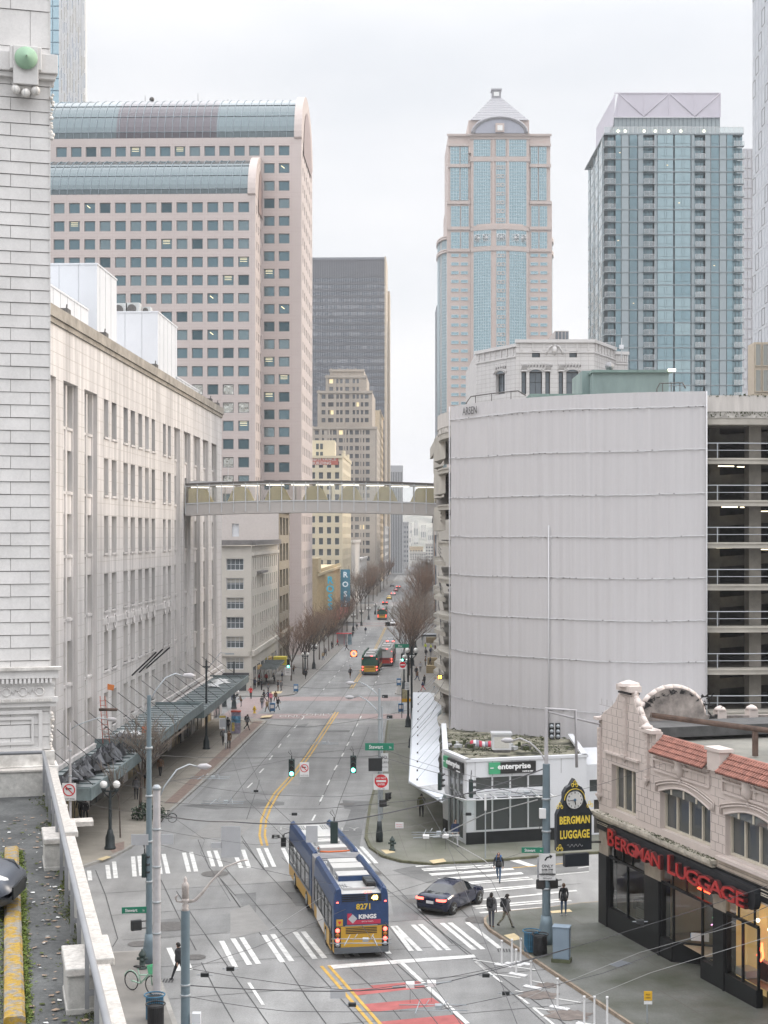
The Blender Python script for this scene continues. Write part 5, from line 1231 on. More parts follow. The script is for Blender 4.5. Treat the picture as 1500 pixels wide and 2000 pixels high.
 sg_.plate(PB(.0,0,0),BN,Vector((0,0,1)),prof2[::-1], .4,mat('weathered_render',(.15, .135, .125), .9,var=.6,scale=1.2,detail=9,col2=(.25, .22, .20)),mat('weathered_render',(1,1,1)))
 sg_.build('side_parapet',BS,W=True,recalc=True)
 cp = MB()
 for a,b in zip(prof2[4:16],prof2[5:17]): cp.tube([PB(.2,a[0],a[1]),PB(.2,b[0],b[1])], .17,pinkt,7)
 for q in (-6.6,-8.4,-11.2): cp.box(PB(.2,q,10.35),(.5, .5, .4),pinkt,u=BU); cp.lathe(PB(.2,q,10.55),[(.34,0),(.25, .14),(.05, .24)],pinkt,8)
 cp.build('gable_coping',BS,W=True)
 tb_ = MB(); rr = random.Random(3)
 for k in range(60):
  th = rr.uniform(0,PI); a = -3.9+1.7*math.cos(th)-(1.2 if th > 2 else 0)*rr.random(); z = 10.3+1.35*math.sin(th); s = rr.uniform(.1, .32)
  tb_.raw([PB(.43,a+rr.uniform(-s,s),z+rr.uniform(-s,s*.5)) for _ in range(4)],[(0,1,2),(0,2,3)],MATS['black_tar'])
 tb_.build('tar_patches',BS,W=True)['kind'] = 'stuff'
 bm_ = MB(); rust = mat('rusty_steel',(.10, .065, .05), .8,var=.4,scale=2)
 bm_.tube([PB(4.3,-.8,10.95),PB(13,-6.2,10.6),PB(22,-11,10.4)], .18,rust,4)
 for t in (9,13,17): bm_.box(PB(t,-.8-(t-4.3)*.6,10.1),(.2, .2,1.1),rust,u=BU)
 bm_.build('roof_beam',BS,W=True)
 fl = MB(); fl.box(PB(9.8,-1.6,9.58),(6.5,1.0, .06),mat('metal_flashing',(.38, .40, .43), .35,metal=.4,var=.1),u=BU); fl.box(PB(16.8,-2.6,9.58),(6.5,2.2, .05),MATS['metal_flashing'],u=BU); fl.box(PB(2,-7.6,9.95),(2.5,14, .5),mat('tar_roof',(.06, .06, .06), .7,var=.4),u=BU); fl.build('roof_flashing',BS,W=True)
 pu = MB(); n = 30
 for k in range(n): pu.cyl(PB(1.0,-9.5-k*.25,10.35),PB(1.6,-9.5-k*.25,10.2), .12, .1,terra,6)
 pu.build('ridge_tiles',BS,W=True)
 lg = MB(); lg.box(PB(6.0, .12,5.66),(12.6, .55, .16),mat('mossy_ledge',(.40, .37, .31), .8,var=.35,scale=2.5,detail=8),u=BU); lg.box(PB(6.0, .05,5.50),(12.4, .4, .16),MATS['mossy_ledge'],u=BU)
 lg.box(PB(18.2, .06,5.92),(11.6, .3, .14),pinkt,u=BU); lg.build('ledge',BS,W=True)
 mg = MB()
 for k in range(500): t = rr.uniform(6,12.3) if rr.random() < .8 else rr.uniform(0,6); p = PB(t,rr.uniform(.0, .38),5.745); s = .06; mg.raw([p+Vector((rr.uniform(-s,s),rr.uniform(-s,s),rr.uniform(0, .05))) for _ in range(4)],[(0,1,2),(0,2,3)],MATS['moss_green'])
 mg.build('ledge_moss',BS,W=True)['kind'] = 'stuff'
 bb_ = MB(); bb_.box(PB(18,-.1,5.3),(12, .3,1.1),pink_b,u=BU)
 for k in range(7): bb_.box(PB(18.2, .06,4.9+k*.15),(11.6, .02, .012),groove,u=BU)
 bb_.build('brick_band',BS,W=True)
 blk = mat('black_gloss_paint',(.010, .011, .012), .45,var=.1,spec=.25); lime = mat('grey_limestone',(.36, .31, .25), .7,var=.2,scale=1.5)
 for a,b in ((0,1.1),(5.2,6.85),(11.86,12.92),(20,21)):
  gf = MB(); gf.box(PB((a+b)/2,-.25,4.6),(b-a, .5,1.9),lime,u=BU); gf.box(PB((a+b)/2,-.23,1.7),(b-a+.02, .52,3.9),blk,u=BU)
  gf.box(PB(b-.08, .05,1.8),(.12, .08,3.7),blk,u=BU)
  gf.build('pier',BS,W=True)
 rs = MB()
 for a,b in ((1.1,5.2),(6.85,8.0),(10.75,11.86),(12.92,15.5)): rs.box(PB((a+b)/2,-.12, .4),(b-a, .3,1.5),blk,u=BU)
 q0,q1,q2 = PB(8.0,-.05,0),PB(9.0,-1.5,0),PB(10.75,-1.6,0)
 for a,b in ((q0,q1),(q1,q2)): d = (b-a); rs.box((a+b)/2+Vector((0,0, .6)),(d.length, .1,1.2),blk,u=d.normalized())
 rs.box(PB(10.75,-.8, .6),(.1,1.6,1.2),blk,u=BU)
 rs.build('stall_riser',BS,W=True)
 cg = clear('shop_clear_glass',(.80, .84, .82),mixf=.10)
 for a,b in ((1.1,5.2),(6.85,8.0),(10.75,11.86),(12.92,15.5)):
  w = MB(); w.face([PB(a,-.1,1.15),PB(b,-.1,1.15),PB(b,-.1,4.9),PB(a,-.1,4.9)],cg); w.build('display_window',BS,W=True)
 w = MB()
 for a,b in ((q0,q1),(q1,q2)): w.face([a+Vector((0,0,1.2)),b+Vector((0,0,1.2)),b+Vector((0,0,3.5)),a+Vector((0,0,3.5))],cg)
 w.face([PB(8,-.1,3.6),PB(10.75,-.1,3.6),PB(10.75,-.1,4.9),PB(8,-.1,4.9)],cg); w.build('entrance_glass',BS,W=True)
 fr = MB()
 for a,b in ((1.1,5.2),(6.85,11.86),(12.92,15.5)):
  fr.box(PB((a+b)/2,-.08,3.66),(b-a, .1, .12),blk,u=BU)
 for t in (1.12,3.2,5.18,6.87,8.02,10.75,11.84,12.94,14.25,15.5): fr.box(PB(t,-.08,2.4 if t not in (3.2,14.25) else 2.4),(.09, .1,2.5),blk,u=BU)
 for t in (1.7,2.7,3.75,7.95,9.3,10.75,13.9,15.2): fr.box(PB(t,-.08,4.3),(.06, .08,1.2),blk,u=BU)
 fr.build('window_frame',BS,W=True)
 ar = MB()
 for (c,s) in ((1.1,1),(5.2,-1),(12.92,1),(11.86,-1)):
  pts = [(c,3.72)]+[(c+s*.75*(1-math.cos(PI/2*k/6)),3.75+1.1*math.sin(PI/2*k/6)) for k in range(7)]+[(c,4.95)]
  if s < 0: pts = pts[::-1]
  ar.plate(PB(0, .01,0),BU,Vector((0,0,1)),pts, .1,lime)
 ar.build('arch_corner',BS,W=True)
 ft = MB(); ft.box(PB(11.5,-.02,5.15),(23.2, .2, .62),blk,u=BU)
 for z in (5.12,5.2,5.34): ft.box(PB(.9, .10,z),(1.8, .04, .025),cream,u=BU); ft.box(PB(19, .1,z),(6, .04, .025),cream,u=BU)
 ft.build('fascia',BS,W=True)
 sgn = MB(); pts = [(1.62+.32*(1-math.cos(a)),4.88+.47*math.sin(a)) for a in [-PI/2+PI*k/6 for k in range(7)]]
 sp = [(1.95,5.36)]+[(1.95-.33*math.sin(PI*k/6),4.90+.46*math.cos(PI*k/6)) for k in range(1,6)]+[(1.95,4.44),(15.65,4.44)]+[(15.65+.33*math.sin(PI*k/6),4.90-.46*math.cos(PI*k/6)) for k in range(1,6)]+[(15.65,5.36)]
 sgn.plate(PB(0, .34,0),BU,Vector((0,0,1)),sp, .26,mat('sign_charcoal',(.016, .018, .021), .5,var=.05,spec=.3));
 sb = sgn.build('sign_board',BS,W=True)
 ltm = mat('red_channel_letter',(.36, .018, .018), .35,var=.05); lts = mat('red_letter_side',(.06, .008, .008), .5,var=.1)
 t = 2.3
 def letters(word, t0, t1, big, small):
  L_ = MB(); n = len(word); ws = []
  for i,ch in enumerate(word):
   s_ = big if i == 0 else small; wdt = {'I': .5, 'M': 1.25, 'A': 1.02, 'G': 1.08, 'N': 1.02, 'L': .82, 'E': .9, 'B': 1.0, 'R': .98, 'U': 1.0}.get(ch,1)*(1.12 if i == 0 else 1)
   ws.append(wdt)
  k = (t1-t0)/sum(ws); t = t0
  for i,ch in enumerate(word):
   s_ = big if i == 0 else small; c = PB(t+ws[i]*k/2, .42,4.47+s_/2+.0); xs_ = k*ws[i]*.84/(s_*.66*(1.2 if ch == 'M' else (.82 if ch == 'L' else 1)))
   for dd,bold,m_ in ((.16, .035,lts),(.04, .006,ltm)):
    text_mesh(ch,s_*1.32,m_,L_,c+BN*(0 if bold == .035 else .16),BU,(0,0,1),dd,bold,xs=xs_)
   t += ws[i]*k
  return L_
 letters('BERGMAN',2.25,7.95, .86, .64).build('sign_letters',BS,W=True)
 letters('LUGGAGE',8.65,15.62, .86, .64).build('sign_letters',BS,W=True)
 it = MB(); wall_i = mat('interior_cream',(.50, .42, .28), .8,var=.06); flo = mat('interior_floor',(.34, .27, .18), .7,var=.15)
 it.face([PB(.3,-.4,1.12),PB(16,-.4,1.12),PB(16,-9,1.12),PB(.3,-9,1.12)],flo); it.face([PB(.4,-9,0),PB(16,-9,0),PB(16,-9,5),PB(.4,-9,5)],wall_i)
 it.face([PB(.3,-.4,4.95),PB(.3,-9,4.95),PB(16,-9,4.95),PB(16,-.4,4.95)],wall_i)
 it.face([PB(6.4,-.4,0),PB(6.4,-5,0),PB(6.4,-5,4.9),PB(6.4,-.4,4.9)],wall_i); it.face([PB(12.4,-.6,0),PB(12.4,-4,0),PB(12.4,-4,4.9),PB(12.4,-.6,4.9)],mat('warm_display_wall',(.62, .42, .16), .8,var=.05,emit=(1, .7, .3),es=.12))
 it.face([PB(12.6,-1.2,0),PB(14.2,-1.2,0),PB(14.2,-1.2,4.9),PB(12.6,-1.2,4.9)],MATS['warm_display_wall'])
 it.build('interior',BS,W=True)
 rk = MB(); rr = random.Random(12); bagm = [mat('bag_dark',(.03, .028, .03), .6,var=.2),mat('bag_brown',(.10, .05, .03), .6,var=.2),mat('bag_grey',(.12, .12, .13), .6,var=.1)]
 for k in range(34): rk.box(PB(rr.uniform(8.2,11.5),rr.uniform(-5.5,-2.2),1.12+rr.choice((.35,1.1,1.75))),(.4, .3, .6),bagm[k % 3],u=BU)
 for k in range(6): rk.box(PB(1.8+k*.55,-1.3-.1*k,1.35),(.5, .35, .45),bagm[0],u=BU)
 rk.build('luggage_stock',BS,W=True)['kind'] = 'stuff'
 st_ = MB(); st_.box(PB(4.1,-.75,1.45),(1.3, .7, .55),bagm[0],u=BU);
 for k in range(5): st_.box(PB(4.1,-.385,1.27+k*.1),(1.2, .01, .035),cream,u=BU)
 st_.box(PB(14.6,-.9,1.6),(.8, .08, .9),cream,u=BU); st_.box(PB(14.6,-.84,1.6),(.62, .08, .7),bagm[0],u=BU); st_.box(PB(13.5,-.7,1.3),(.9, .6, .3),white_pnl,u=BU)
 st_.build('window_display',BS,W=True)
 ne = MB(); rd_ = mat('neon_red',(.6, .05, .03), .4,var=0,emit=(1, .06, .02),es=5); gn_ = mat('neon_green',(.1, .6, .3), .4,var=0,emit=(.3,1, .5),es=2.2)
 pk_ = mat('neon_pink',(.6, .2, .5), .4,var=0,emit=(1, .35, .8),es=2.2)
 for k in range(4): ne.tube([PB(9.6+k*.22,-.5,3.98),PB(9.7+k*.22,-.5,4.2),PB(9.8+k*.22,-.5,3.98)], .03,rd_,5)
 ne.tube([PB(9.5,-.5,3.92),PB(10.6,-.5,3.92)], .03,rd_,5); ne.build('neon_sign',BS,W=True)
 ne = MB(); ne.tube([PB(11.75,-.2,3.35),PB(11.45,-.2,3.1),PB(11.6,-.2,2.7),PB(11.8,-.2,2.45)], .025,gn_,5); ne.tube([PB(11.3,-.2,2.75),PB(11.8,-.2,2.95),PB(11.5,-.2,2.8)], .02,pk_,5); ne.build('neon_sign',BS,W=True)
 ne = MB(); ne.tube([PB(14.85,-.4,2.35),PB(15.0,-.4,2.75),PB(15.12,-.4,2.6),PB(15.2,-.4,2.95),PB(15.3,-.4,2.4),PB(15.1,-.4,2.2),PB(14.9,-.4,2.3)], .045,rd_,5); ne.build('neon_sign',BS,W=True)
 pl = MB();
 for t,d,z in ((3.9,-.8,3.75),(11.6,-.9,3.8),(14.0,-.9,3.55),(15.3,-.7,3.5),(9.0,-2.5,4.4)): pl.ball(PB(t,d,z), .09,lamp_w,8)
 pl.build('spot_lamps',BS,W=True)
 nt_ = MB(); nt_.box(PB(8.85,-.95,1.55),(.8, .02, .35),wh_p,u=(q1-q0).normalized()); nt_.box(PB(8.65,-.75,1.58),(.3, .03, .2),mat('notice_blue',(.1, .25, .45), .5,var=0),u=(q1-q0).normalized()); nt_.build('notice',BS,W=True)
 dr = MB(); dr.box(PB(16.2,-.9,2.2),(1.3, .1,3.6),blk,u=BU); dr.box(PB(20,-.4,2.4),(8, .2,5),blk,u=BU); dr.build('door_recess',BS,W=True)
luggage()
def clock_sign():
 R = empty('clock_sign',tuple(PB(-.35, .1,3)),0, 'black hanging shop sign with white clock and gold lettering at the shop corner', 'sign')
 u = RN; w = Vector((0,0,1)); C = Vector((X_(1122,76.3),76.3,0)); k = 76.3/FP
 q = lambda px,py: ((px-1122)*k*1.04,Z_(py,76.3))
 L = [(1087,1661),(1087,1590),(1090,1583),(1096,1573),(1101,1560),(1101,1548),(1107,1538),(1114,1534),(1118,1527),(1122,1521)]
 out = [q(*p) for p in L]+[q(2244-p[0]-(0 if i > 1 else 0),p[1]) for i,p in reversed(list(enumerate(L[:-1])))]
 navy = mat('sign_navy',(.022, .028, .036), .45,var=.1); gold_ = mat('gold_leaf',(.62, .47, .06), .4,var=.1,emit=(1, .75, .1),es=.08)
 b = MB(); b.plate(C,u,w,out[::-1], .35,navy); bo = b.build('board',R,W=True,recalc=True)
 nf = u.cross(w)
 if nf.y > 0: nf = -nf
 c0 = C+nf*.02
 zc = Z_(1562,76.3); m = MB()
 m.tube([c0+u*math.cos(t)*.47+w*math.sin(t)*.47+w*zc for t in [2*PI*i/28 for i in range(29)]], .03,navy,5)
 face = [c0+nf*.01+u*math.cos(2*PI*i/32)*.44+w*(math.sin(2*PI*i/32)*.44+zc) for i in range(32)]; m.raw(face,[tuple(range(32))],mat('clock_white',(.75, .75, .73), .4,var=0)); m.build('clock_face',R,W=True)
 n = MB(); bk = mat('clock_black',(.01, .01, .01), .5,var=0)
 for h in range(1,13): a = PI/2-h*PI/6; text_mesh(str(h), .1,bk,n,c0+nf*.03+u*math.cos(a)*.36+w*(math.sin(a)*.36+zc),u,w, .005, .004)
 n.build('clock_numerals',R,W=True)
 h = MB();
 for a,l,r in ((PI/2-2*PI*(5.73/12)*1.0, .24, .022),(PI/2-2*PI*44/60, .36, .016)): h.tube([c0+nf*.05+w*zc,c0+nf*.05+u*math.cos(a)*l+w*(math.sin(a)*l+zc)],r,bk,5)
 h.ball(c0+nf*.05+w*zc, .07,mat('clock_hub',(.05, .12, .2), .4,var=0),8); h.build('clock_hands',R,W=True)
 t = MB(); text_mesh('BERGMAN', .52,gold_,t,c0+nf*.01+w*Z_(1601,76.3)+u*.0,u,w, .02, .016,xs=.66,sp=1.05); text_mesh('LUGGAGE', .56,gold_,t,c0+nf*.01+w*Z_(1629,76.3),u,w, .02, .016,xs=.60,sp=1.05)
 t.build('gold_lettering',R,W=True)
 s = MB()
 def curl(cx, cy, sg_, rot=0):
  for k,(dx,dy,rr_,a0) in enumerate(((0, .12, .10,0),(-.12*sg_,0, .09, .6),(.1*sg_,-.02, .08,1.5))):
   s.tube([c0+nf*.03+u*(cx+dx+rr_*.6*math.cos(a0+2*PI*i/10))+w*(cy+dy+rr_*math.sin(a0+2*PI*i/10)) for i in range(11)], .018,gold_,4)
 curl(0,Z_(1533,76.3),1); curl(q(1092,0)[0],Z_(1574,76.3),1); curl(q(1152,0)[0],Z_(1574,76.3),-1); curl(q(1092,0)[0],Z_(1656,76.3),1)
 s.tube([c0+nf*.03+u*math.cos(t_)*.55+w*(math.sin(t_)*.55+zc) for t_ in [PI*i/16 for i in range(17)]], .02,gold_,4)
 s.tube([c0+nf*.03+u*(-.42+.84*i/24)+w*(Z_(1651,76.3)+.07*math.sin(i*1.05)) for i in range(25)], .012,mat('silver_line',(.4, .4, .4), .4,var=0),4); s.build('gold_scrolls',R,W=True)
 x = MB(); x.box(C+u*.08+Vector((0, .0,Z_(1679,76.3))),(1.28, .3, .62),navy,u=u); x.build('lower_box',R,W=True)
 br = MB()
 for z in (4.2,5.6): br.tube([C+u*.7+Vector((0, .15,z)),PB(.2, .0,z)], .06,steel_cover,5)
 br.build('bracket',R,W=True)
clock_sign()
# ================= stepped pyramid roofed tower
def tower1201():
 Y = 740; K = Y/FP; R = empty('pyramid_roof_tower',(X_(975,Y),Y,-4),0, 'tall pink and blue glass tower with a pyramid roof and arched crown', 'tower')
 pk = mat('tower_pink_stone',(.47, .385, .345), .6,var=.04,scale=.05); band = mat('tower_band',(.44, .37, .335), .6,var=.04); mu = mat('pale_mullion',(.40, .47, .49), .5,var=0); lead = mat('lead_roof',(.25, .245, .26), .5,var=.05)
 cx = X_(975,Y); Zy = lambda y: Z_(y,Y)
 def X(px): return X_(px, Y)
 def panel(mb, gm, x0, x1, y0, y1, yy, nx, nz, curve=None, grid=None):
  """glass field with mullion lattice on the plane Y=yy (or bowed forward)"""
  G_ = grid; n = nx
  def pt(a, z, d=0.):
   x = x0+(x1-x0)*a
   return Vector((x,yy-(curve(x) if curve else 0)-d,z))
  for i in range(n): G_.face([pt(i/n,y1),pt((i+1)/n,y1),pt((i+1)/n,y0),pt(i/n,y0)],gm)
  for i in range(n+1): p,q = pt(i/n,y1, .15),pt(i/n,y0, .15); mb.box((p+q)/2,(.22, .25,abs(y0-y1)),mu)
  for k in range(nz+1):
   z = y1+(y0-y1)*k/nz
   for i in range(n): p,q = pt(i/n,z, .1),pt((i+1)/n,z, .1); d = q-p; mb.box((p+q)/2,(d.length, .2, .2),mu,u=d.normalized())
 def body(px0, px1, ytop, ybot, y0, d, m_=pk): b = MB(); b.bb(X(px0), X(px1), y0, y0+d, Zy(ybot) if ybot else -4, Zy(ytop), m_); return b
 b = MB(); b.bb(X(873),X(1078),Y,Y+44,-4,Zy(394),pk); b.bb(X(875.5),X(1075),Y+.3,Y+44,Zy(396),Zy(262),pk); b.bb(X(915),X(1033),Y-1.2,Y+40,Zy(300),Zy(236),pk)
 b.build('wall',R,W=True)
 def bow(c, hw, bul): return lambda x: bul*max(0, 1-((x-c)/hw)**2)
 c1,hw = X(976),X(1032)-X(976); bw = bow(c1,hw*1.02,4.2)
 b = MB(); n = 16    # bowed centre bay
 def bowbody(mb, z0, z1, bf, xa, xb, y0, m_, pr=0.):
  for i in range(n):
   xa_,xb_ = xa+(xb-xa)*i/n,xa+(xb-xa)*(i+1)/n; A = (xa_,y0-bf(xa_)-pr); B = (xb_,y0-bf(xb_)-pr)
   mb.face([(A[0],A[1],z0),(B[0],B[1],z0),(B[0],B[1],z1),(A[0],A[1],z1)],m_); mb.face([(A[0],A[1],z1),(B[0],B[1],z1),(B[0],y0+1,z1),(A[0],y0+1,z1)],m_); mb.face([(A[0],y0+1,z0),(B[0],y0+1,z0),(B[0],B[1],z0),(A[0],A[1],z0)],m_)
 bowbody(b,-4,Zy(440),bw,X(920),X(1032),Y-.4,pk); b.bb(X(920),X(1032),Y-1.6,Y,Zy(445),Zy(270),pk)
 b.build('centre_bay',R,W=True)
 fr = MB(); gl = MB()
 zones = [(925,957,7,0),(968.5,986.5,4,0),(994,1027,7,0)]
 for a,c,nx, _ in zones:
  panel(fr,g_blue,X(a),X(c),Zy(275),Zy(307),Y-1.75,nx,5,grid=gl); panel(fr,g_blue,X(a),X(c),Zy(318),Zy(442),Y-1.75,nx,19,grid=gl)
  panel(fr,g_blue,X(a),X(c),Zy(453),Zy(483),Y-.55,nx,4,curve=bw,grid=gl); panel(fr,g_blue,X(a),X(c),Zy(494),Zy(800),Y-.55,nx,54,curve=bw,grid=gl)
 for a,c in ((880,897),(900,914),(1037,1050),(1053,1067)):
  panel(fr,g_blue,X(a),X(c),Zy(287),Zy(320),Y-.0,3,5,grid=gl); panel(fr,g_blue,X(a),X(c),Zy(328),Zy(391),Y-.0,3,10,grid=gl)
  panel(fr,g_blue,X(a+1),X(c+1),Zy(403),Zy(443),Y-.25,3,6,grid=gl); panel(fr,g_blue,X(a+1),X(c+1),Zy(454),Zy(486),Y-.25,3,5,grid=gl)
 gl.build('glass_fields',R,W=True); fr.build('mullions',R,W=True)
 rects = []
 for k in range(18):
  z = Zy(502+17*k)
  for a,c in ((881,896),(900,914),(1036,1051),(1055,1069)): rects.append((X(a)-X(873),X(c)-X(873),z,z+6.6*K))
 windows(R,(X(873),Y-.3),Vector((1,0,0)),rects, .0,lambda a,b_,i: ((lambda: win_mesh(a,b_,mu,g_blue, .25,fd=.15)),0),100)
 bd = MB()
 for ya,yb in ((268,274),(308,317),(444,452),(484,493)):
  if ya < 400: bd.bb(X(918),X(1034),Y-2.1,Y,Zy(yb),Zy(ya),band)
  else: bowbody(bd,Zy(yb),Zy(ya),bw,X(919),X(1033),Y-.6,band, .35)
 for ya,yb,e in ((262,266,1),(281,286,0),(321,327,0),(393,399,1),(443,449,0),(486,492,0)):
  bd.bb(X(874-e),X(918),Y-.75,Y,Zy(yb),Zy(ya),band); bd.bb(X(1034),X(1076+e),Y-.75,Y,Zy(yb),Zy(ya),band)
 for a in (961,990): bd.bb(X(a),X(a+4),Y-2.0,Y-1,Zy(443),Zy(274),pk)
 bd.build('band_courses',R,W=True)
 sq = MB(); st = mat('pale_ornament',(.52, .45, .41), .6,var=0)
 for y in [329+17*k for k in range(7)]+[503+17*k for k in range(17)]:
  yy = Y-2.0 if y < 440 else Y-.7-bw(c1)-.2
  for x in (973,981):
   q = Vector((X(x),yy-.1,Zy(y)))
   for dx,dz,w_,h_ in ((0, .7,1.6, .3),(0,-.7,1.6, .3),(.7,0, .3,1.1),(-.7,0, .3,1.1)): sq.box(q+Vector((dx,0,dz)),(w_, .2,h_),st)
 for x0,x1 in ((927,941),(942,956),(970,985),(998,1012),(1012,1026)):
  y = Y-.9-bw((X(x0)+X(x1))/2); A,B = X(x0),X(x1); z0,z1 = Zy(473),Zy(461); wt_ = mat('white_star',(.6, .6, .6), .5,var=0)
  for p,q in (((A,z0),(B,z1)),((A,z1),(B,z0)),((A,(z0+z1)/2),(B,(z0+z1)/2)),(((A+B)/2,z0),((A+B)/2,z1)),((A,z0),(B,z0)),((A,z1),(B,z1)),((A,z0),(A,z1)),((B,z0),(B,z1))): sq.tube([(p[0],y,p[1]),(q[0],y,q[1])], .16,wt_,4)
  sq.bb(A,B,y+.2,y+.3,z0,z1,mat('star_back',(.10, .15, .16), .4,var=0))
 sq.build('facade_ornament',R,W=True)
 for nm,ctr,rad,top in (('l',876,18,458),('r',1066,20,460)):
  sd_ = MB(); c = Vector((X(ctr),Y+20,0)); r = rad*K; hgt = Zy(top)
  a0,a1 = (PI*.65,PI*1.48) if nm == 'l' else (-PI*.48,PI*.35)
  m_ = 12; rr_ = r
  ry = 17
  P_ = lambda t,z,o=0.: Vector((c.x+(rr_+o)*math.cos(t),c.y+(ry+o)*math.sin(t),z))
  for i in range(m_):
   ta,tb = a0+(a1-a0)*i/m_,a0+(a1-a0)*(i+1)/m_
   sd_.face([P_(ta,-4),P_(tb,-4),P_(tb,hgt),P_(ta,hgt)],g_blue if i % 4 else pk)
  sd_.raw([P_(a0+(a1-a0)*i/m_,hgt, .5) for i in range(m_+1)]+[c+Vector((0,0,hgt))],[tuple(range(m_+2))],pk)
  for z in [Zy(y) for y in (460,464,486,490)]: sd_.tube([P_(a0+(a1-a0)*i/m_,z, .3) for i in range(m_+1)], .6,band,4)
  for k in range(60): sd_.tube([P_(a0+(a1-a0)*i/m_,Zy(496+6*k), .1) for i in range(m_+1)], .12,mu,3)
  for i in range(m_*2+1): t = a0+(a1-a0)*i/m_/2; sd_.tube([P_(t,-4, .1),P_(t,hgt, .1)], .13,mu,3)
  sd_.build('round_side_bay',R,W=True)
 cr = MB(); mz = Zy(236); n = 24; rw = X(1028)-X(975)
 arc = [(rw*math.cos(PI*i/n),(Zy(233)-Zy(264))*math.sin(PI*i/n)) for i in range(n+1)]
 vs = [Vector((cx+a,Y-3.6,Zy(264)+b_)) for a,b_ in arc]; vs2 = [v+Vector((0,12,0)) for v in vs]
 cr.raw(vs+vs2,[tuple(range(n+1))]+[(i,i+1,n+2+i,n+1+i) for i in range(n)],mat('arch_glazing',(.30, .31, .36), .4,var=.1))
 cr.build('crown_vault',R,W=True)
 ca = MB();
 for s_,rr_ in ((1.0, .7),(.93, .35)): ca.tube([Vector((cx+a*s_,Y-3.8,Zy(264)+b_*s_)) for a,b_ in arc],rr_,lead,6)
 ca.box((cx,Y-4.2,Zy(254)),(17*K,1.2,17*K),pk); ca.box((cx,Y-4.9,Zy(255)),(10*K, .4,10*K),mat('crown_lamp',(.7, .7, .68), .4,var=0)); ca.bb(X(915),X(1033),Y-3,Y,Zy(268),Zy(263),band); ca.build('crown_arch',R,W=True)
 yc = Y+20; py = MB(); zb_,zt_ = Zy(236),Z_(194,yc); w0,w1 = X(1031)-cx,X_(985,yc)-X_(975,yc); d0 = 22; N = 9
 for i in range(N):
  f0,f1 = i/N,(i+1)/N; a,b_ = w0+(w1-w0)*f0,w0+(w1-w0)*f1; da,db = d0+(w1-d0)*f0,d0+(w1-d0)*f1; za,zz = zb_+(zt_-zb_)*f0,zb_+(zt_-zb_)*f1
  v = [(cx-a,yc-da,za),(cx+a,yc-da,za),(cx+a,yc+da,za),(cx-a,yc+da,za),(cx-b_,yc-db,zz),(cx+b_,yc-db,zz),(cx+b_,yc+db,zz),(cx-b_,yc+db,zz)]
  py.raw(v,[(0,1,5,4),(1,2,6,5),(2,3,7,6),(3,0,4,7)],lead)
  py.box((cx,yc-da,za),(2*a, .5, .35),mat('pale_ridge',(.55, .55, .57), .5,var=0))
 py.build('pyramid_roof',R,W=True)
 fi = MB(); zf_ = Z_(176,yc-3); fi.bb(cx-2.2,cx+2.2,yc-2.2,yc+2.2,zt_-.5,zf_,lead); fi.bb(cx-2.6,cx+2.6,yc-2.6,yc+2.6,zf_,zf_+.9,lead); fi.bb(cx-1.3,cx+1.3,yc-2.3,yc-2.2,zt_+1,zf_-.6,MATS['crown_lamp']); fi.build('finial',R,W=True)
tower1201()
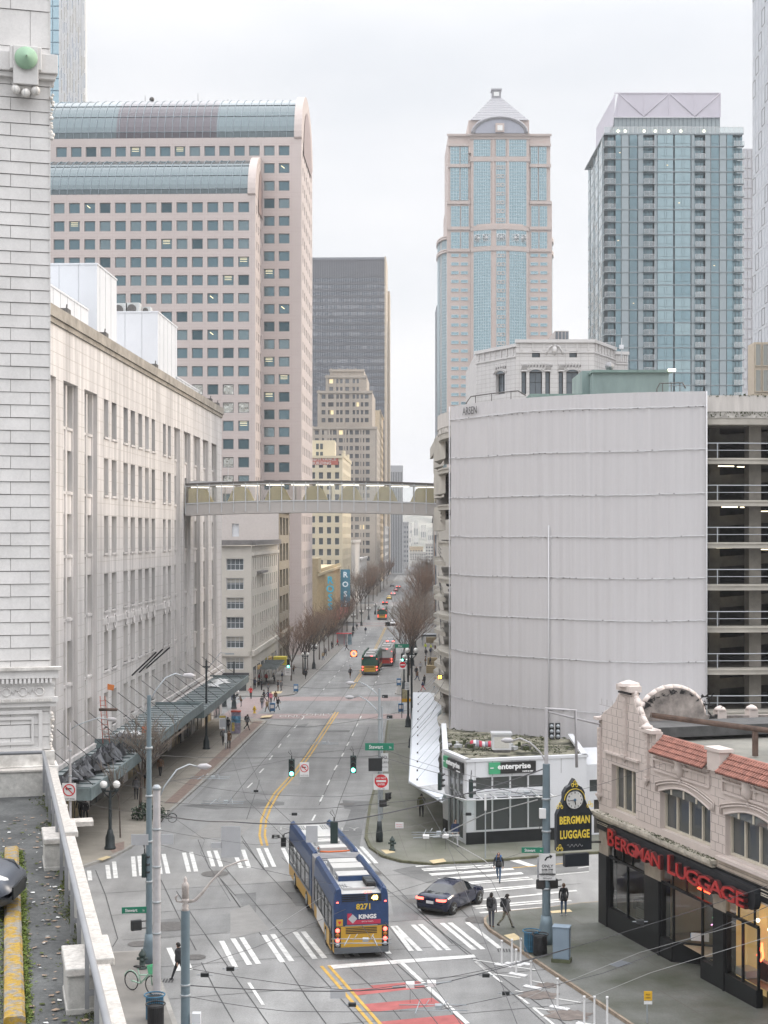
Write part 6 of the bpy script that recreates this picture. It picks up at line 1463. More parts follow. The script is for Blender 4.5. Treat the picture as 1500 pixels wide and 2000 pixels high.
# ================= glass residential tower
def glass_tower():
 Y = 367; K = Y/FP; R = empty('glass_residential_tower',(X_(1300,Y),Y,-3),0, 'wide green glass apartment tower with stacked balconies and lilac roof screen', 'tower')
 X = lambda p: X_(p,Y); Zy = lambda y: Z_(y,Y); core = MB()
 x0,x1 = X(1180),X(1452); sp = 24.52*K; ztop = Zy(262); grey = mat('pale_spandrel',(.30, .35, .37), .45,var=.05,scale=.2); slab = mat('slab_edge',(.30, .335, .35), .5,var=.03)
 core.bb(x0+1.2,x1-1.2,Y+1.6,Y+36,-3,ztop,mat('tower_core',(.07, .085, .09), .8,var=.2)); core.build('core',R,W=True)
 c = lambda v: 850+v*.4333
 cols = [(762,810, 'b'),(812,838, 'g'),(840,872, 'o'),(875,912, 'd'),(915,937, 'o'),(938,986, 'b'),(988,999, 'o'),(1001,1074, 'w'),(1079,1152, 'w'),(1155,1169, 'o'),(1170,1215, 'b'),(1217,1241, 'o'),(1243,1280, 'd'),(1282,1312, 'o'),(1314,1342, 'g'),(1344,1390, 'b')]
 gw = glass('apartment_glass',(.50, .64, .68), .68, .05, .06,dark=(.02, .07, .08)); gd = glass('apartment_glass_dark',(.38, .52, .57), .58, .05, .1,dark=(.01, .045, .055))
 g3 = glass('apartment_glass_mid',(.40, .56, .62), .6, .05, .25,dark=(.02, .06, .07)); rr = random.Random(21); litm = mat('lit_room',(.5, .4, .25), .6,var=0,emit=(1, .75, .4),es=.5)
 fr = mat('tower_frame',(.12, .15, .165), .5,var=0); ba = clear('balustrade_glass',(.72, .82, .82),mixf=.35); bst = mat('balcony_end_wall',(.20, .24, .26), .6,var=.1)
 n = 0; rest = {'window': MB(), 'balcony': MB()}; cnt = {'window': 0, 'balcony': 0}
 proto = {}
 pan = MB(); sl = MB(); inner = MB(); mulls = MB()
 nf = 24
 for k in range(nf):
  z0 = ztop-sp*(k+1); z1 = z0+sp
  if z1 < 20: break
  sl.bb(x0,x1,Y-.12,Y+.3,z1-.14,z1+.1,slab); sl.bb(x0,x1,Y-.16,Y,z1-.02,z1+.02,fr)
  for a,b,ty in cols:
   xa,xb = X(c(a)),X(c(b)); w_ = xb-xa
   if ty == 'o': pan.bb(xa,xb,Y-.02,Y+.25,z0+.1,z1-.14,grey); pan.bb(xa,xb,Y-.04,Y-.02,(z0+z1)/2-.02,(z0+z1)/2+.02,slab); continue
   if ty == 'b':
    kk = 'balcony'; m = MB()
    def mkb(m):
     m.bb(0,w_,-.9, .4,-.08, .1,slab); m.face([(0,-.88, .12),(w_,-.88, .12),(w_,-.88,1.15),(0,-.88,1.15)],ba); m.tube([(0,-.88,1.15),(w_,-.88,1.15)], .05,alu,4)
     for q in (0,w_/2,w_): m.cyl((q,-.88, .1),(q,-.88,1.15), .04, .04,alu,4)
     m.face([(0,1.3, .1),(w_,1.3, .1),(w_,1.3,sp),(0,1.3,sp)],gd); m.bb(w_*.3,w_*.3+.12,1.2,1.3, .1,sp,fr); m.bb(w_*.65,w_*.65+.12,1.2,1.3, .1,sp,fr)
    key = ('b',round(w_,2)); loc = Vector((xa,Y,z0))
    name = 'balcony'
   else:
    var = rr.choice((0,0,0,1,2)); g_ = {'w': (gw,gw,g3), 'd': (gd,gd,gd), 'g': (g3,gd,g3)}[ty][var % 3]
    lit = rr.random() < .045
    def mkb(m):
     m.face([(0, .04, .1),(w_, .04, .1),(w_, .04,sp-.14),(0, .04,sp-.14)],g_)
     m.bb(0, .07,-.03, .1, .1,sp-.14,fr); m.bb(w_-.07,w_,-.03, .1, .1,sp-.14,fr); m.bb(.07,w_-.07,-.02, .1, .78, .83,fr)
     if ty == 'w': m.bb(w_*.5-.03,w_*.5+.03,-.02, .1, .1, .78,fr); m.bb(w_*.58,w_*.58+.07,-.03, .1, .83,sp-.14,fr); m.bb(w_*.44,w_*.44+.05,-.03, .1, .83,sp-.14,fr)
     if lit: q = w_*(.2+.5*rr.random()); m.bb(q,q+.35, .0, .035,sp*.5,sp*.5+.16,litm)
    key = (ty,round(w_,2),var,lit); loc = Vector((xa,Y,z0)); name = 'window'
   if cnt[name] < 100:
    if key not in proto: m = MB(); mkb(m); proto[key] = o = m.build(name,R)
    else: o = obj_of(proto[key],name,R)
    o.location = loc-R.location
   else:
    m = MB(); mkb(m); rb = rest[name]; base = len(rb.v); rb.v += [tuple(Vector(v)+loc) for v in m.v]
    for f,mi_,s_ in zip(m.f,m.m,m.sm): rb.f.append(tuple(base+q for q in f)); rb.m.append(rb.mi(m.mats[mi_])); rb.sm.append(s_)
   cnt[name] += 1
 for nm in rest:
  if rest[nm].v: rest[nm].build('%s_rows' % nm,R,W=True)['kind'] = 'stuff'
 pan.build('spandrel_panels',R,W=True); sl.build('slab_edges',R,W=True)
 s = MB(); e = Vector((x0,Y+1,0)); g4 = glass('side_reflective_glass',(.55, .62, .62), .8, .05, .5,dark=(.05, .08, .09));
 for k in range(nf):
  z0 = ztop-sp*(k+1)
  if z0 < 15: break
  for i in range(6):
   a,b = UF*(i*6+.15),UF*((i+1)*6-.15); s.face([e+b+Vector((0,0,z0+.25)),e+a+Vector((0,0,z0+.25)),e+a+Vector((0,0,z0+sp-.1)),e+b+Vector((0,0,z0+sp-.1))],[g4,gd,g4,g3][(i*3+k) % 4])
  s.fb(e,UF,0,36,-.12, .02,z0+sp-.1,z0+sp+.25,slab)
  for i in range(4): s.fb(e,UF,2+i*9.5,2.2+i*9.5, .02, .14,z0+.0,z0+sp,slab)
 s.fb(e,UF,0,36,-1,-.14,-3,ztop,MATS['tower_core']); s.build('side_wall',R,W=True)
 t = MB(); t.bb(x0,x1,Y-.15,Y+36,ztop,ztop+.3,slab); t.face([(x0,Y-.1,ztop+.3),(x1,Y-.1,ztop+.3),(x1,Y-.1,ztop+1.7),(x0,Y-.1,ztop+1.7)],ba); t.tube([(x0,Y-.1,ztop+1.7),(x1,Y-.1,ztop+1.7)], .06,alu,4)
 for i in range(30): q = x0+(x1-x0)*i/29; t.cyl((q,Y-.12,ztop),(q,Y-.12,ztop+1.7), .05, .05,alu,4)
 t.build('roof_balustrade',R,W=True)
 p = MB(); pa,pb = X(1203),X(1411); p.bb(pa,pb,Y+3,Y+30,ztop,Zy(223),mat('penthouse_glass_wall',(.28, .32, .335), .4,var=.05))
 for i in range(27): q = pa+(pb-pa)*i/26; p.bb(q-.04,q+.04,Y+2.9,Y+3,ztop,Zy(223),fr)
 for x in (1211,1225,1262,1284,1310,1334,1380): p.ball((X(x),Y+2.8,Zy(250)), .35,lamp_w,7)
 p.build('penthouse',R,W=True)
 sc = MB(); lil = mat('lilac_screen',(.50, .475, .525), .6,var=.04,scale=.3); z0,z1 = Zy(222),Zy(176)
 sc.face([(pa-.2,Y+2.6,z0),(pb+.2,Y+2.6,z0),(pb+.2,Y+2.6,z1),(pa+1.0,Y+2.6,z1)],lil); sc.face([(pb+.2,Y+2.6,z0),(pb+.2,Y+30,z0),(pb+.2,Y+30,z1),(pb+.2,Y+2.6,z1)],lil)
 sc.face([(pa-.2,Y+34,z0-2),(pa-.2,Y+2.6,z0-2),(pa+.3,Y+2.6,z1),(pa-.0,Y+34,z1)],lil)
 for i in range(5):
  q = pa+1+(pb-pa-1)*i/4; sc.bb(q-.1,q+.1,Y+2.5,Y+2.6,z0,z1,mat('screen_post',(.53, .50, .55), .6,var=0))
  if i < 4: q2 = pa+1+(pb-pa-1)*(i+1)/4; sc.tube([(q,Y+2.5,z0 if i % 2 else z1),(q2,Y+2.5,z1 if i % 2 else z0)], .1,MATS['screen_post'],4)
 for z in (z0,z1): sc.bb(pa,pb,Y+2.45,Y+2.6,z-.12,z+.12,MATS['screen_post'])
 sc.build('roof_screen',R,W=True)
glass_tower()
# ================= white terracotta octagon building behind the garage
def octo():
 Y = 190; K = Y/FP; tw = mat('grey_white_terracotta',(.53, .515, .505), .6,var=.06,scale=.5); R = empty('terracotta_crown_building',(X_(1080,Y),Y,-2),0, 'white terracotta building with chamfered corners and gothic arched windows behind the garage', 'building')
 pts = [(X_(930,Y+8),Y+8),(X_(1008,Y),Y),(X_(1160,Y),Y),(X_(1201,Y+8),Y+8),(X_(1226,Y+8.5),Y+8.5)]
 tops = [Z_(672,Y),Z_(664,Y),Z_(664,Y),Z_(672,Y)]
 V = [Vector((p[0],p[1],0)) for p in pts]
 dkg = glass('gothic_window_glass',(.4, .45, .5), .3, .05);
 def tt(i, px): k = (px-750)/FP; o = V[i]; u = (V[i+1]-o).normalized(); return (k*o.y-o.x)/(u.x-k*u.y)
 wl = MB(); gl = []; cuts = {0: [(968,986,730,770)],1: [(1018.5,1028,726,770),(1034,1059,726,770),(1065,1074.5,726,770),(1091,1100,726,770),(1106,1130,726,770),(1039,1055,686,698),(1112,1127,686,698)],2: [],3: []}
 j = MB(); ar = MB()
 for i in range(4):
  o = V[i]; d = V[i+1]-o; u = d.normalized(); L = d.length
  rc = []
  for a,b,y0,y1 in cuts[i]: A,B = tt(i,a),tt(i,b); Yq = (o+u*(A+B)/2).y; rc.append((A,B,Z_(y1,Yq),Z_(y0,Yq)))
  facade(wl,o,u,L,-2,tops[i],rc, .5,tw)
  windows(R,o,u,rc, .45,lambda a,b,i_: ((lambda: win_mesh(a,b,mat('black_sash',(.02, .02, .022), .5,var=0),dkg, .09,nx=2 if a > 1.2 else 1,sash=.55 if b > 1.5 else None)),0),100)
  z = 24.0
  while z < tops[i]-.2:
   hs = sorted({q for a,b,z0,z1 in rc if z0 < z < z1 for q in (a,b)} | {0,L})
   for a,b in zip(hs[:-1],hs[1:]):
    if not any(r[0]-.01 < (a+b)/2 < r[1]+.01 and r[2] < z < r[3] for r in rc): j.fb(o,u,a,b,-.012, .01,z-.018,z+.018,mat('terra_joint',(.36, .34, .33), .8,var=.1))
   z += .55
  t = .4
  while t < L:
   if not any(r[0]-.1 < t < r[1]+.1 for r in rc): j.fb(o,u,t-.015,t+.015,-.012, .01,24,tops[i]-.3,MATS['terra_joint'])
   t += .95
  for a,b,z0,z1 in rc:
   if z1-z0 < 1.5: continue
   n = 8; c_ = (a+b)/2; w_ = (b-a)/2; nn = Vector((u.y,-u.x,0))
   pp = lambda q,zz,dd=.08: o+u*q+nn*dd+Vector((0,0,zz))
   if w_ > .5: ar.raw([pp(c_-w_+2*w_*k/n,z1+.33*w_*math.sin(PI*k/n), .02) for k in range(n+1)],[tuple(range(n+1))],dkg)
   for s_ in (1.0,1.35): ar.tube([pp(c_+w_*s_*math.cos(PI-PI*k/n),z1+(.4*w_+.0)*s_*math.sin(PI*k/n)) for k in range(n+1)], .07,tw,4)
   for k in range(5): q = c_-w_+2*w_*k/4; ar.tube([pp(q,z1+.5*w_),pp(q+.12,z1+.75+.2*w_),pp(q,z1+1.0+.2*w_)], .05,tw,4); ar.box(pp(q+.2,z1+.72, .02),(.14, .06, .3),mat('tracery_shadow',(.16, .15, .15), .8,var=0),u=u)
  for k in range(7): q = L*(k+.5)/7; ar.fb(o,u,q-.1,q+.1,-.12,0,tops[i]-1.3,tops[i]-.4,tw)
  ar.fb(o,u,-.1,L+.1,-.25, .3,tops[i]-.35,tops[i]+.05,tw); ar.fb(o,u,0,L,-.14,0,tops[i]-1.6,tops[i]-1.45,tw)
 q = V[1]+(V[2]-V[1]).normalized()*tt(1,1083); q.z = Z_(683,Y);
 for s_ in (-1,1): ar.tube([q+Vector((s_*(.3+.25*k),-.15, .5-.2*k*k*.6)) for k in range(4)], .1,tw,5)
 ar.lathe(q-Vector((0, .1, .7)),[(.05,0),(.35, .5),(.3, .9),(.1,1.1)],tw,8)
 wl.face([Vector((p.x,p.y,42.5)) for p in V]+[Vector((V[4].x,V[4].y+25,42.5)),Vector((V[0].x,V[0].y+25,42.5))],tw); b = Vector((V[0].x,V[0].y+25,0)); wl.face([b+Vector((0,0,-2)),V[0]+Vector((0,0,-2)),V[0]+Vector((0,0,tops[0])),b+Vector((0,0,tops[0]))],tw)
 wl.build('wall',R,W=True); j.build('block_joints',R,W=True); ar.build('gothic_ornament',R,W=True)
 m = MB(); m.cyl((X_(1226,Y),Y+5,Z_(690,Y)),(X_(1226,Y),Y+5,Z_(650,Y)), .08, .05,alu,5); m.cyl((X_(1226,Y),Y+5,Z_(672,Y)),(X_(1226,Y),Y+5,Z_(664,Y)), .3, .3,white_pnl,8); m.build('antenna',R,W=True)
octo()
# ================= edge towers
def edge_tower(name, label, px0, px1, Y, ytop, ybot, gm, fm, nx, fl, dep=30, side=None, n_win=100):
 R = empty(name,(X_((px0+px1)/2,Y),Y,-3),0,label, 'tower'); m = MB(); x0,x1 = X_(px0,Y),X_(px1,Y); z1 = Z_(ytop,Y); m.bb(x0,x1,Y+.2,Y+dep,-3,z1,fm); m.build('wall',R,W=True)
 w = (x1-x0)/nx; rc = []; z = z1-fl
 while z > Z_(ybot,Y): rc += [(i*w+w*.06,i*w+w*.94,z+fl*.06,z+fl*.94) for i in range(nx)]; z -= fl
 windows(R,(x0,Y),Vector((1,0,0)),rc,0.,lambda a,b,i: ((lambda: win_mesh(a,b,fm,gm, .12,fd=.06)),0),n_win)
 return R,x0,x1,z1
def blue_edge():
 Y = 262; o = Vector((X_(1470,Y),Y,0)); R = empty('blue_glass_tower',(o.x+3,Y-10,-3),0, 'blue tinted glass and white tower cut by the right edge of the frame', 'tower'); fm = mat('white_tower_frame',(.5, .52, .55), .5,var=.02); gm = glass('pale_blue_glass',(.50, .62, .76), .8, .05, .2,dark=(.1, .13, .16))
 m = MB(); m.prism([tuple((o+UF*.0)[:2]),tuple((o-UF*60)[:2]),tuple((o-UF*60+RF*20)[:2]),tuple((o+RF*20)[:2])],-3,140,fm); m.build('wall',R,W=True)
 rc = []; z = 44.
 while z < 120: rc += [(i*2.4+.15,i*2.4+2.2,z+.25,z+3.05) for i in range(9)]; z += 3.3
 windows(R,o-RF*.02,-UF,rc,-.02,lambda a,b,i: ((lambda: win_mesh(a,b,steel_cover if i % 5 == 0 else fm,gm, .08,fd=.05)),i % 5 == 0),100)
blue_edge()
edge_tower('pale_slab_tower', 'pale narrow tower between the glass apartment tower and the right edge',1452,1476,520,290,770,glass('pale_glass',(.72, .72, .75), .7, .1),mat('pale_slab_frame',(.46, .45, .46), .6,var=.02),3,3.4,dep=5)
edge_tower('buff_block', 'buff stone block at the right edge above the garage roof',1474,1560,215,668,775,glass('buff_block_glass',(.55, .55, .5), .5, .1),gold,6,3.6,dep=4)
edge_tower('small_roof_block', 'tiny brownish rooftop peeking beside the pyramid roofed tower',1084,1111,560,646,700,g_blk,mat('brownish_stone',(.42, .38, .36), .7,var=.05),4,3.5)
edge_tower('dark_blue_tower', 'dark blue tower edge seen behind the garage just left of the scrim',853,866,900,596,1030,g_blk,mat('dark_blue_cladding',(.05, .08, .12), .4,var=.05),2,4.)
def pattern_tower():
 Y = 420; R = empty('white_patterned_tower',(X_(135,Y),Y,-3),0, 'white tower with scattered slot windows and a blue glass side at top left', 'tower'); m = MB(); wt = mat('pattern_white',(.62, .62, .61), .5,var=.04,scale=.1)
 x0,x1,x2 = X_(60,Y),X_(116,Y),X_(167,Y); z1 = 175; m.bb(x1,x2,Y,Y+2,-3,z1,wt); m.bb(x0,x1-.02,Y+.6,Y+2,-3,z1,mat('blue_core',(.12, .2, .25), .4,var=.1)); m.build('wall',R,W=True)
 rr = random.Random(31); g1 = glass('slot_glass_blue',(.60, .66, .72), .7, .1); g2 = glass('slot_glass_cream',(.7, .66, .56), .7, .1); lv = mat('white_louvre',(.7, .7, .7), .5,var=0); b = MB(); rc = []; n = 17; w = (x2-x1)/n
 for i in range(n):
  z = 95+rr.uniform(0,4)
  while z < z1-3:
   h = rr.uniform(2.5,5.5)
   if rr.random() < .62: rc.append((i*w+w*.15,i*w+w*(.6 if rr.random() < .6 else .9),z,z+h))
   z += h+rr.uniform(.3,2.0)
  b.bb(x1+i*w-.06,x1+i*w+.1,Y-.25,Y,-3,z1,lv)
 b.build('vertical_fins',R,W=True)
 windows(R,(x1,Y),Vector((1,0,0)),rc,-.02,lambda a,b_,i: ((lambda: MB().face([(0,0,0),(a,0,0),(a,0,b_),(0,0,b_)],(g1,g2)[i % 2])),i % 2),100)
 g = MB(); nb = glass('side_sky_glass',(.50, .68, .76), .85, .06, .1)
 for k in range(30):
  z = 95+k*3.3
  for i in range(4): xx = x0+(x1-x0)*i/4; g.face([(xx+.1,Y+.55,z+.15),(xx+(x1-x0)/4-.1,Y+.55,z+.15),(xx+(x1-x0)/4-.1,Y+.55,z+3.1),(xx+.1,Y+.55,z+3.1)],nb)
 g.build('glass_side',R,W=True)
pattern_tower()
# ================= right street wall beyond the garage
simple('stone_market_block', 'cream ornate street building beyond the garage on the right',206,40,24,far_off,right=True,cols=1)
simple('stone_office_block', 'pale stone office block second along the right street wall',248,60,20,MATS['white_store_wall'],right=True,cols=1)
simple('stone_office_block', 'dark glass office block third along the right street wall',320,75,30,MATS['dark_blue_cladding'],right=True,cols=1)
simple('stone_office_block', 'brown block beyond the second side street at right',412,100,26,MATS['brown_brick'],right=True,cols=1)
simple('stone_office_block', 'grey block farthest along the right street wall',540,220,26,MATS['grey_brick'],right=True,cols=1)
# ================= skybridge
def skybridge():
 Y = 153.8; R = empty('skybridge',(-7,Y,21),0, 'glazed arched skybridge crossing the street between store and garage', 'skybridge')
 xa,xb = X_(362,Y),X_(856,Y); st = mat('skybridge_cladding',(.44, .415, .395), .6,var=.04); yl_ = mat('yellow_braces',(.88, .80, .58), .7,var=.04); n = 21
 dep = 3.6
 arc = lambda f: .32*4*f*(1-f)
 zb0,zb1,zt0,zt1 = Z_(1007,Y)+.1,Z_(984,Y),Z_(952,Y),Z_(946,Y)
 m = MB(); t = MB(); g = MB(); f = MB(); by = MB(); rf = MB()
 for i in range(n):
  a,b = i/n,(i+1)/n; X0,X1 = xa+(xb-xa)*a,xa+(xb-xa)*b; A,B = arc(a),arc(b)
  def seg(mb, z0, z1, y0, y1, m_):
   v = [(X0,y0,z0+A),(X1,y0,z0+B),(X1,y1,z0+B),(X0,y1,z0+A),(X0,y0,z1+A),(X1,y0,z1+B),(X1,y1,z1+B),(X0,y1,z1+A)]
   mb.raw(v,[(3,2,1,0),(4,5,6,7),(0,1,5,4),(2,3,7,6)],m_)
  seg(m,zb0,zb1,Y,Y+.12,st); seg(m,zb0,zb1,Y+dep-.12,Y+dep,st); seg(m,zb0-.12,zb0,Y-.08,Y+dep+.08,st); seg(m,zb1-.35,zb1-.2,Y+.12,Y+dep-.12,yl_)
  seg(rf,zt1-.02,zt1+.08,Y-.15,Y+dep+.15,mat('dark_roof_edge',(.12, .11, .105), .6,var=.1)); seg(rf,zt0+.08,zt1-.02,Y+.0,Y+dep,mat('roof_soffit_band',(.30, .28, .26), .6,var=.05))
  for yy in (Y+.04,Y+dep-.04): g.raw([(X0,yy,zb1+A),(X1,yy,zb1+B),(X1,yy,zt0+.1+B),(X0,yy,zt0+.1+A)],[(0,1,2,3)],clear('bridge_glass',(.97, .98, .97),mixf=.03))
  for yy in (Y-.02,Y+dep+.02): f.box((X0,yy,(zb0+zt1)/2+A),(.10, .1,zt1-zb0-.1),alu)
  seg(f,zb1-.06,zb1+.06,Y-.06,Y+.1,alu); seg(f,zt0+.05,zt0+.14,Y-.05,Y+.1,alu)
 f.box((xb,Y-.02,(zb0+zt1)/2),(.1, .1,zt1-zb0-.1),alu)
 for px in (415-38,468,540,614,684,752,825):
  xc = X_(px,Y)
  if px < 380: poly = [(-.5,0),(1.9,0),(1.0,1.62),(-.5,1.62)]
  elif px > 800: poly = [(-1.3,0),(1.2,0),(1.2,1.62),(-.35,1.62),(-.6,1.5)]
  else: poly = [(-1.3,0),(1.35,0),(.75,1.25),(.4,1.6),(-.4,1.6),(-.75,1.25)]
  fz = (xc-xa)/(xb-xa)
  for yy in (Y+.25,Y+dep-.25): by.plate((xc,yy,zb1+arc(max(0,min(1,fz)))-.1),(1,0,0),(0,0,1),poly, .12,yl_)
 m.build('bridge_deck',R,W=True); rf.build('roof',R,W=True); g.build('glazing',R,W=True); f.build('mullions',R,W=True); by.build('yellow_trusses',R,W=True)
 e = MB(); e.bb(X_(852,Y),X_(878,Y),Y-1.5,Y+dep+1,Z_(1012,Y)-.1,Z_(942,Y),MATS['skybridge_cladding']); e.build('end_block',R,W=True)
 l = MB()
 for i in range(10): q = xa+(xb-xa)*(i+.5)/10; l.box((q,Y+dep/2,zt0+arc((i+.5)/10)),(1.8, .25, .06),mat('bridge_lamp',(.9, .88, .8), .5,var=0,emit=(1, .95, .82),es=1.2))
 l.build('ceiling_lamps',R,W=True)
 d = MB(); d.bb(X_(368,Y),X_(450,Y),Y+1,Y+1.3,zt1+.1,zt1+.35,alu); d.cyl((X_(443,Y),Y+1.2,zt1),(X_(443,Y),Y+1.2,Z_(912,Y)), .05, .03,alu,5); d.build('roof_pipe',R,W=True)
skybridge()
# ================= parking deck (left foreground)
def deck():
 zf = 12.8; da = Vector((-.255,1,0)).normalized(); rn = Vector((da.y,-da.x,0)); O = Vector((-8.66,39.6,0))
 R = empty('parking_deck',(-9,30,zf),0, 'rooftop parking deck with white parapet, pedestals and steel handrail at lower left', 'parking deck')
 fl = mat('deck_asphalt',(.055, .058, .06), .75,var=.4,scale=.9,detail=10,grain=.3,col2=(.095, .098, .095)); wpt = mat('flaking_white_paint',(.43, .42, .395), .7,var=.2,scale=5,grain=.1,detail=9)
 P = lambda s,d,z: O-da*s+rn*d+Vector((0,0,z))
 m = MB(); m.raw([P(-.3, .2,zf),P(30, .2,zf),P(30,-25,zf),P(-.3,-25,zf),P(-.3, .2,zf-.4),P(30, .2,zf-.4),P(30,-25,zf-.4),P(-.3,-25,zf-.4)],[(0,3,2,1),(4,5,6,7),(0,1,5,4),(0,4,7,3)],fl); m.build('deck_floor',R,W=True)
 b = MB(); b.box(P(15, .05,6.2),(31, .3,12.6),wpt,u=-da); b.box(P(-.1,-12,6.2),(25, .3,12.6),wpt,u=rn); b.build('garage_wall',R,W=True)
 w = MB(); w.box(P(14.8, .09,zf+.30),(30, .18, .68),wpt,u=-da); w.box(P(-.02,-12.4,zf+.3),(25, .28, .68),wpt,u=rn); w.build('parapet_wall',R,W=True,bevel=.015)
 cp = MB(); caps = mat('stained_cap',(.45, .425, .395), .75,var=.18,scale=7,grain=.12,detail=9)
 for k in range(15): cp.box(P(.2+2*k+1-.2, .09,zf+.67+.001*(k % 2)),(1.985, .23, .06),caps,u=-da)
 cp.box(P(-.02,-12.4,zf+.66),(25, .36, .06),caps,u=rn); cp.build('parapet_cap',R,W=True,bevel=.01)
 for s in (8.0,17.45):
  pd = MB()
  pd.box(P(s+.62,-.16,zf+.26),(1.2, .44, .6),wpt,u=-da); pd.box(P(s+.62,-.16,zf+.60),(1.3, .50, .12),caps,u=-da); pd.box(P(s+.62, .10,zf+.72),(1.3, .34, .12),caps,u=-da); pd.box(P(s+.62,-.16,zf+.04),(1.22, .47, .1),wpt,u=-da)
  pd.build('pedestal',R,W=True,bevel=.02)
 o = MB(); o.box(P(5.4, .5,zf+.25),(.5, .6, .1),caps,u=-da)
 for k in range(60): o.box(P(8+k*.35, .5+.0*k,zf-.75),(.16, .10, .2),wpt,u=-da)
 o.box(P(18, .42,zf-.95),(24, .28, .16),MATS['stained_cap'],u=-da); o.build('outer_ledge',R,W=True)
 rl = MB(); rm = mat('grey_painted_rail',(.22, .225, .235), .5,metal=.2,var=.08)
 y0 = P(.1,-.12,zf+1.12); rl.tube([P(.1,-8,zf+1.12),y0,P(26,-.12,zf+1.12)], .05,rm,8)
 n = 13
 for k in range(n):
  s = .4+k*2.05; rl.box(P(s,-.12,zf+.62),(.06, .06, .98),rm,u=-da); rl.box(P(s,-.05,zf+.35),(.07, .14, .07),rm,u=-da)
 for k in range(5): rl.box(P(.1,-1.4-2*k,zf+.75),(.06, .06, .75),rm,u=-da); rl.box(P(.1,-1.4-2*k,zf+.36),(.2, .06, .1),rm,u=-da)
 rl.build('handrail',R,W=True)
 mo = MB(); rr = random.Random(17); mg = mat('deck_moss',(.065, .08, .02), .95,var=.5,scale=5);
 for i in range(5200):
  s = rr.uniform(0,24); d = -.02-abs(rr.gauss(0, .10+.06*math.sin(s*1.7)))
  if rr.random() < .3*(1+math.sin(s*2.3)): continue
  c = P(s,d,zf); q = rr.uniform(.015, .05); mo.raw([c+Vector((rr.uniform(-q,q),rr.uniform(-q,q),rr.uniform(0,q*1.2))) for _ in range(3)],[(0,1,2)],mg)
 mo.build('parapet_moss',R,W=True)['kind'] = 'stuff'
 lf = MB(); lm = [mat('dry_leaf',(.28, .20, .14), .8,var=.3),mat('paper_scrap',(.6, .6, .58), .8,var=0),MATS['deck_moss']]
 for i in range(330):
  s,d = rr.uniform(3,23),-abs(rr.gauss(0, .7))-.1; c = P(s,d,zf+.012); q = rr.uniform(.02, .07); a = rr.uniform(0,3); lf.raw([c+Vector((math.cos(a+t)*q*(1 if j % 2 else .6),math.sin(a+t)*q*.8,rr.uniform(0, .02))) for j,t in enumerate((0,1.57,3.14,4.71))],[(0,1,2,3)],lm[(0,0,0,2,2,1)[i % 6]])
 o_ = lf.build('fallen_leaves'); o_['kind'] = 'stuff'
 ws = MB(); a,b_ = Vector((-7.88,32.5,zf)),Vector((-5.05,21.0,zf)); d = (b_-a).normalized(); yk = mat('flaked_yellow_paint',(.40, .25, .03), .85,var=.1,scale=5,detail=10,col2=(.22, .20, .17),sharp=.05,grain=.25)
 W_ = MB(); nn = Vector((d.y,-d.x,0)); L = (b_-a).length
 prof = [(-.15,0),(-.14, .09),(-.10, .12),(.10, .115),(.14, .09),(.15,0)]; N_ = 40; vs = []
 for i in range(N_+1):
  for p in prof: vs.append(a+d*(L*i/N_)+nn*(p[0]+rr.uniform(-.006, .006))+Vector((0,0,p[1]+rr.uniform(-.006, .006))))
 k = len(prof); W_.raw(vs,[(i*k+j,i*k+j+1,(i+1)*k+j+1,(i+1)*k+j) for i in range(N_) for j in range(k-1)]+[tuple(range(k)),tuple(range(N_*k,N_*k+k))[::-1]],yk); o_ = W_.build('wheel_stop',recalc=True); tag(o_, 'long flaking yellow wheel stop kerb on the deck, moss along its edge', 'wheel stop')
 mo = MB(); mb_ = mat('bright_moss',(.12, .16, .03), .95,var=.5,scale=6)
 for i in range(5200):
  f = rr.random(); side = 1 if rr.random() < .85 else -1; c = a+d*(L*f)+nn*(-side*-(1)*0)+nn*(.15+abs(rr.gauss(0, .05)))*(1 if side < 0 else -1); q = rr.uniform(.012, .045); mo.raw([c+Vector((rr.uniform(-q,q),rr.uniform(-q,q),rr.uniform(0,q*1.3))) for _ in range(3)],[(0,1,2)],mb_)
 o_ = mo.build('moss'); o_['kind'] = 'stuff'
deck()
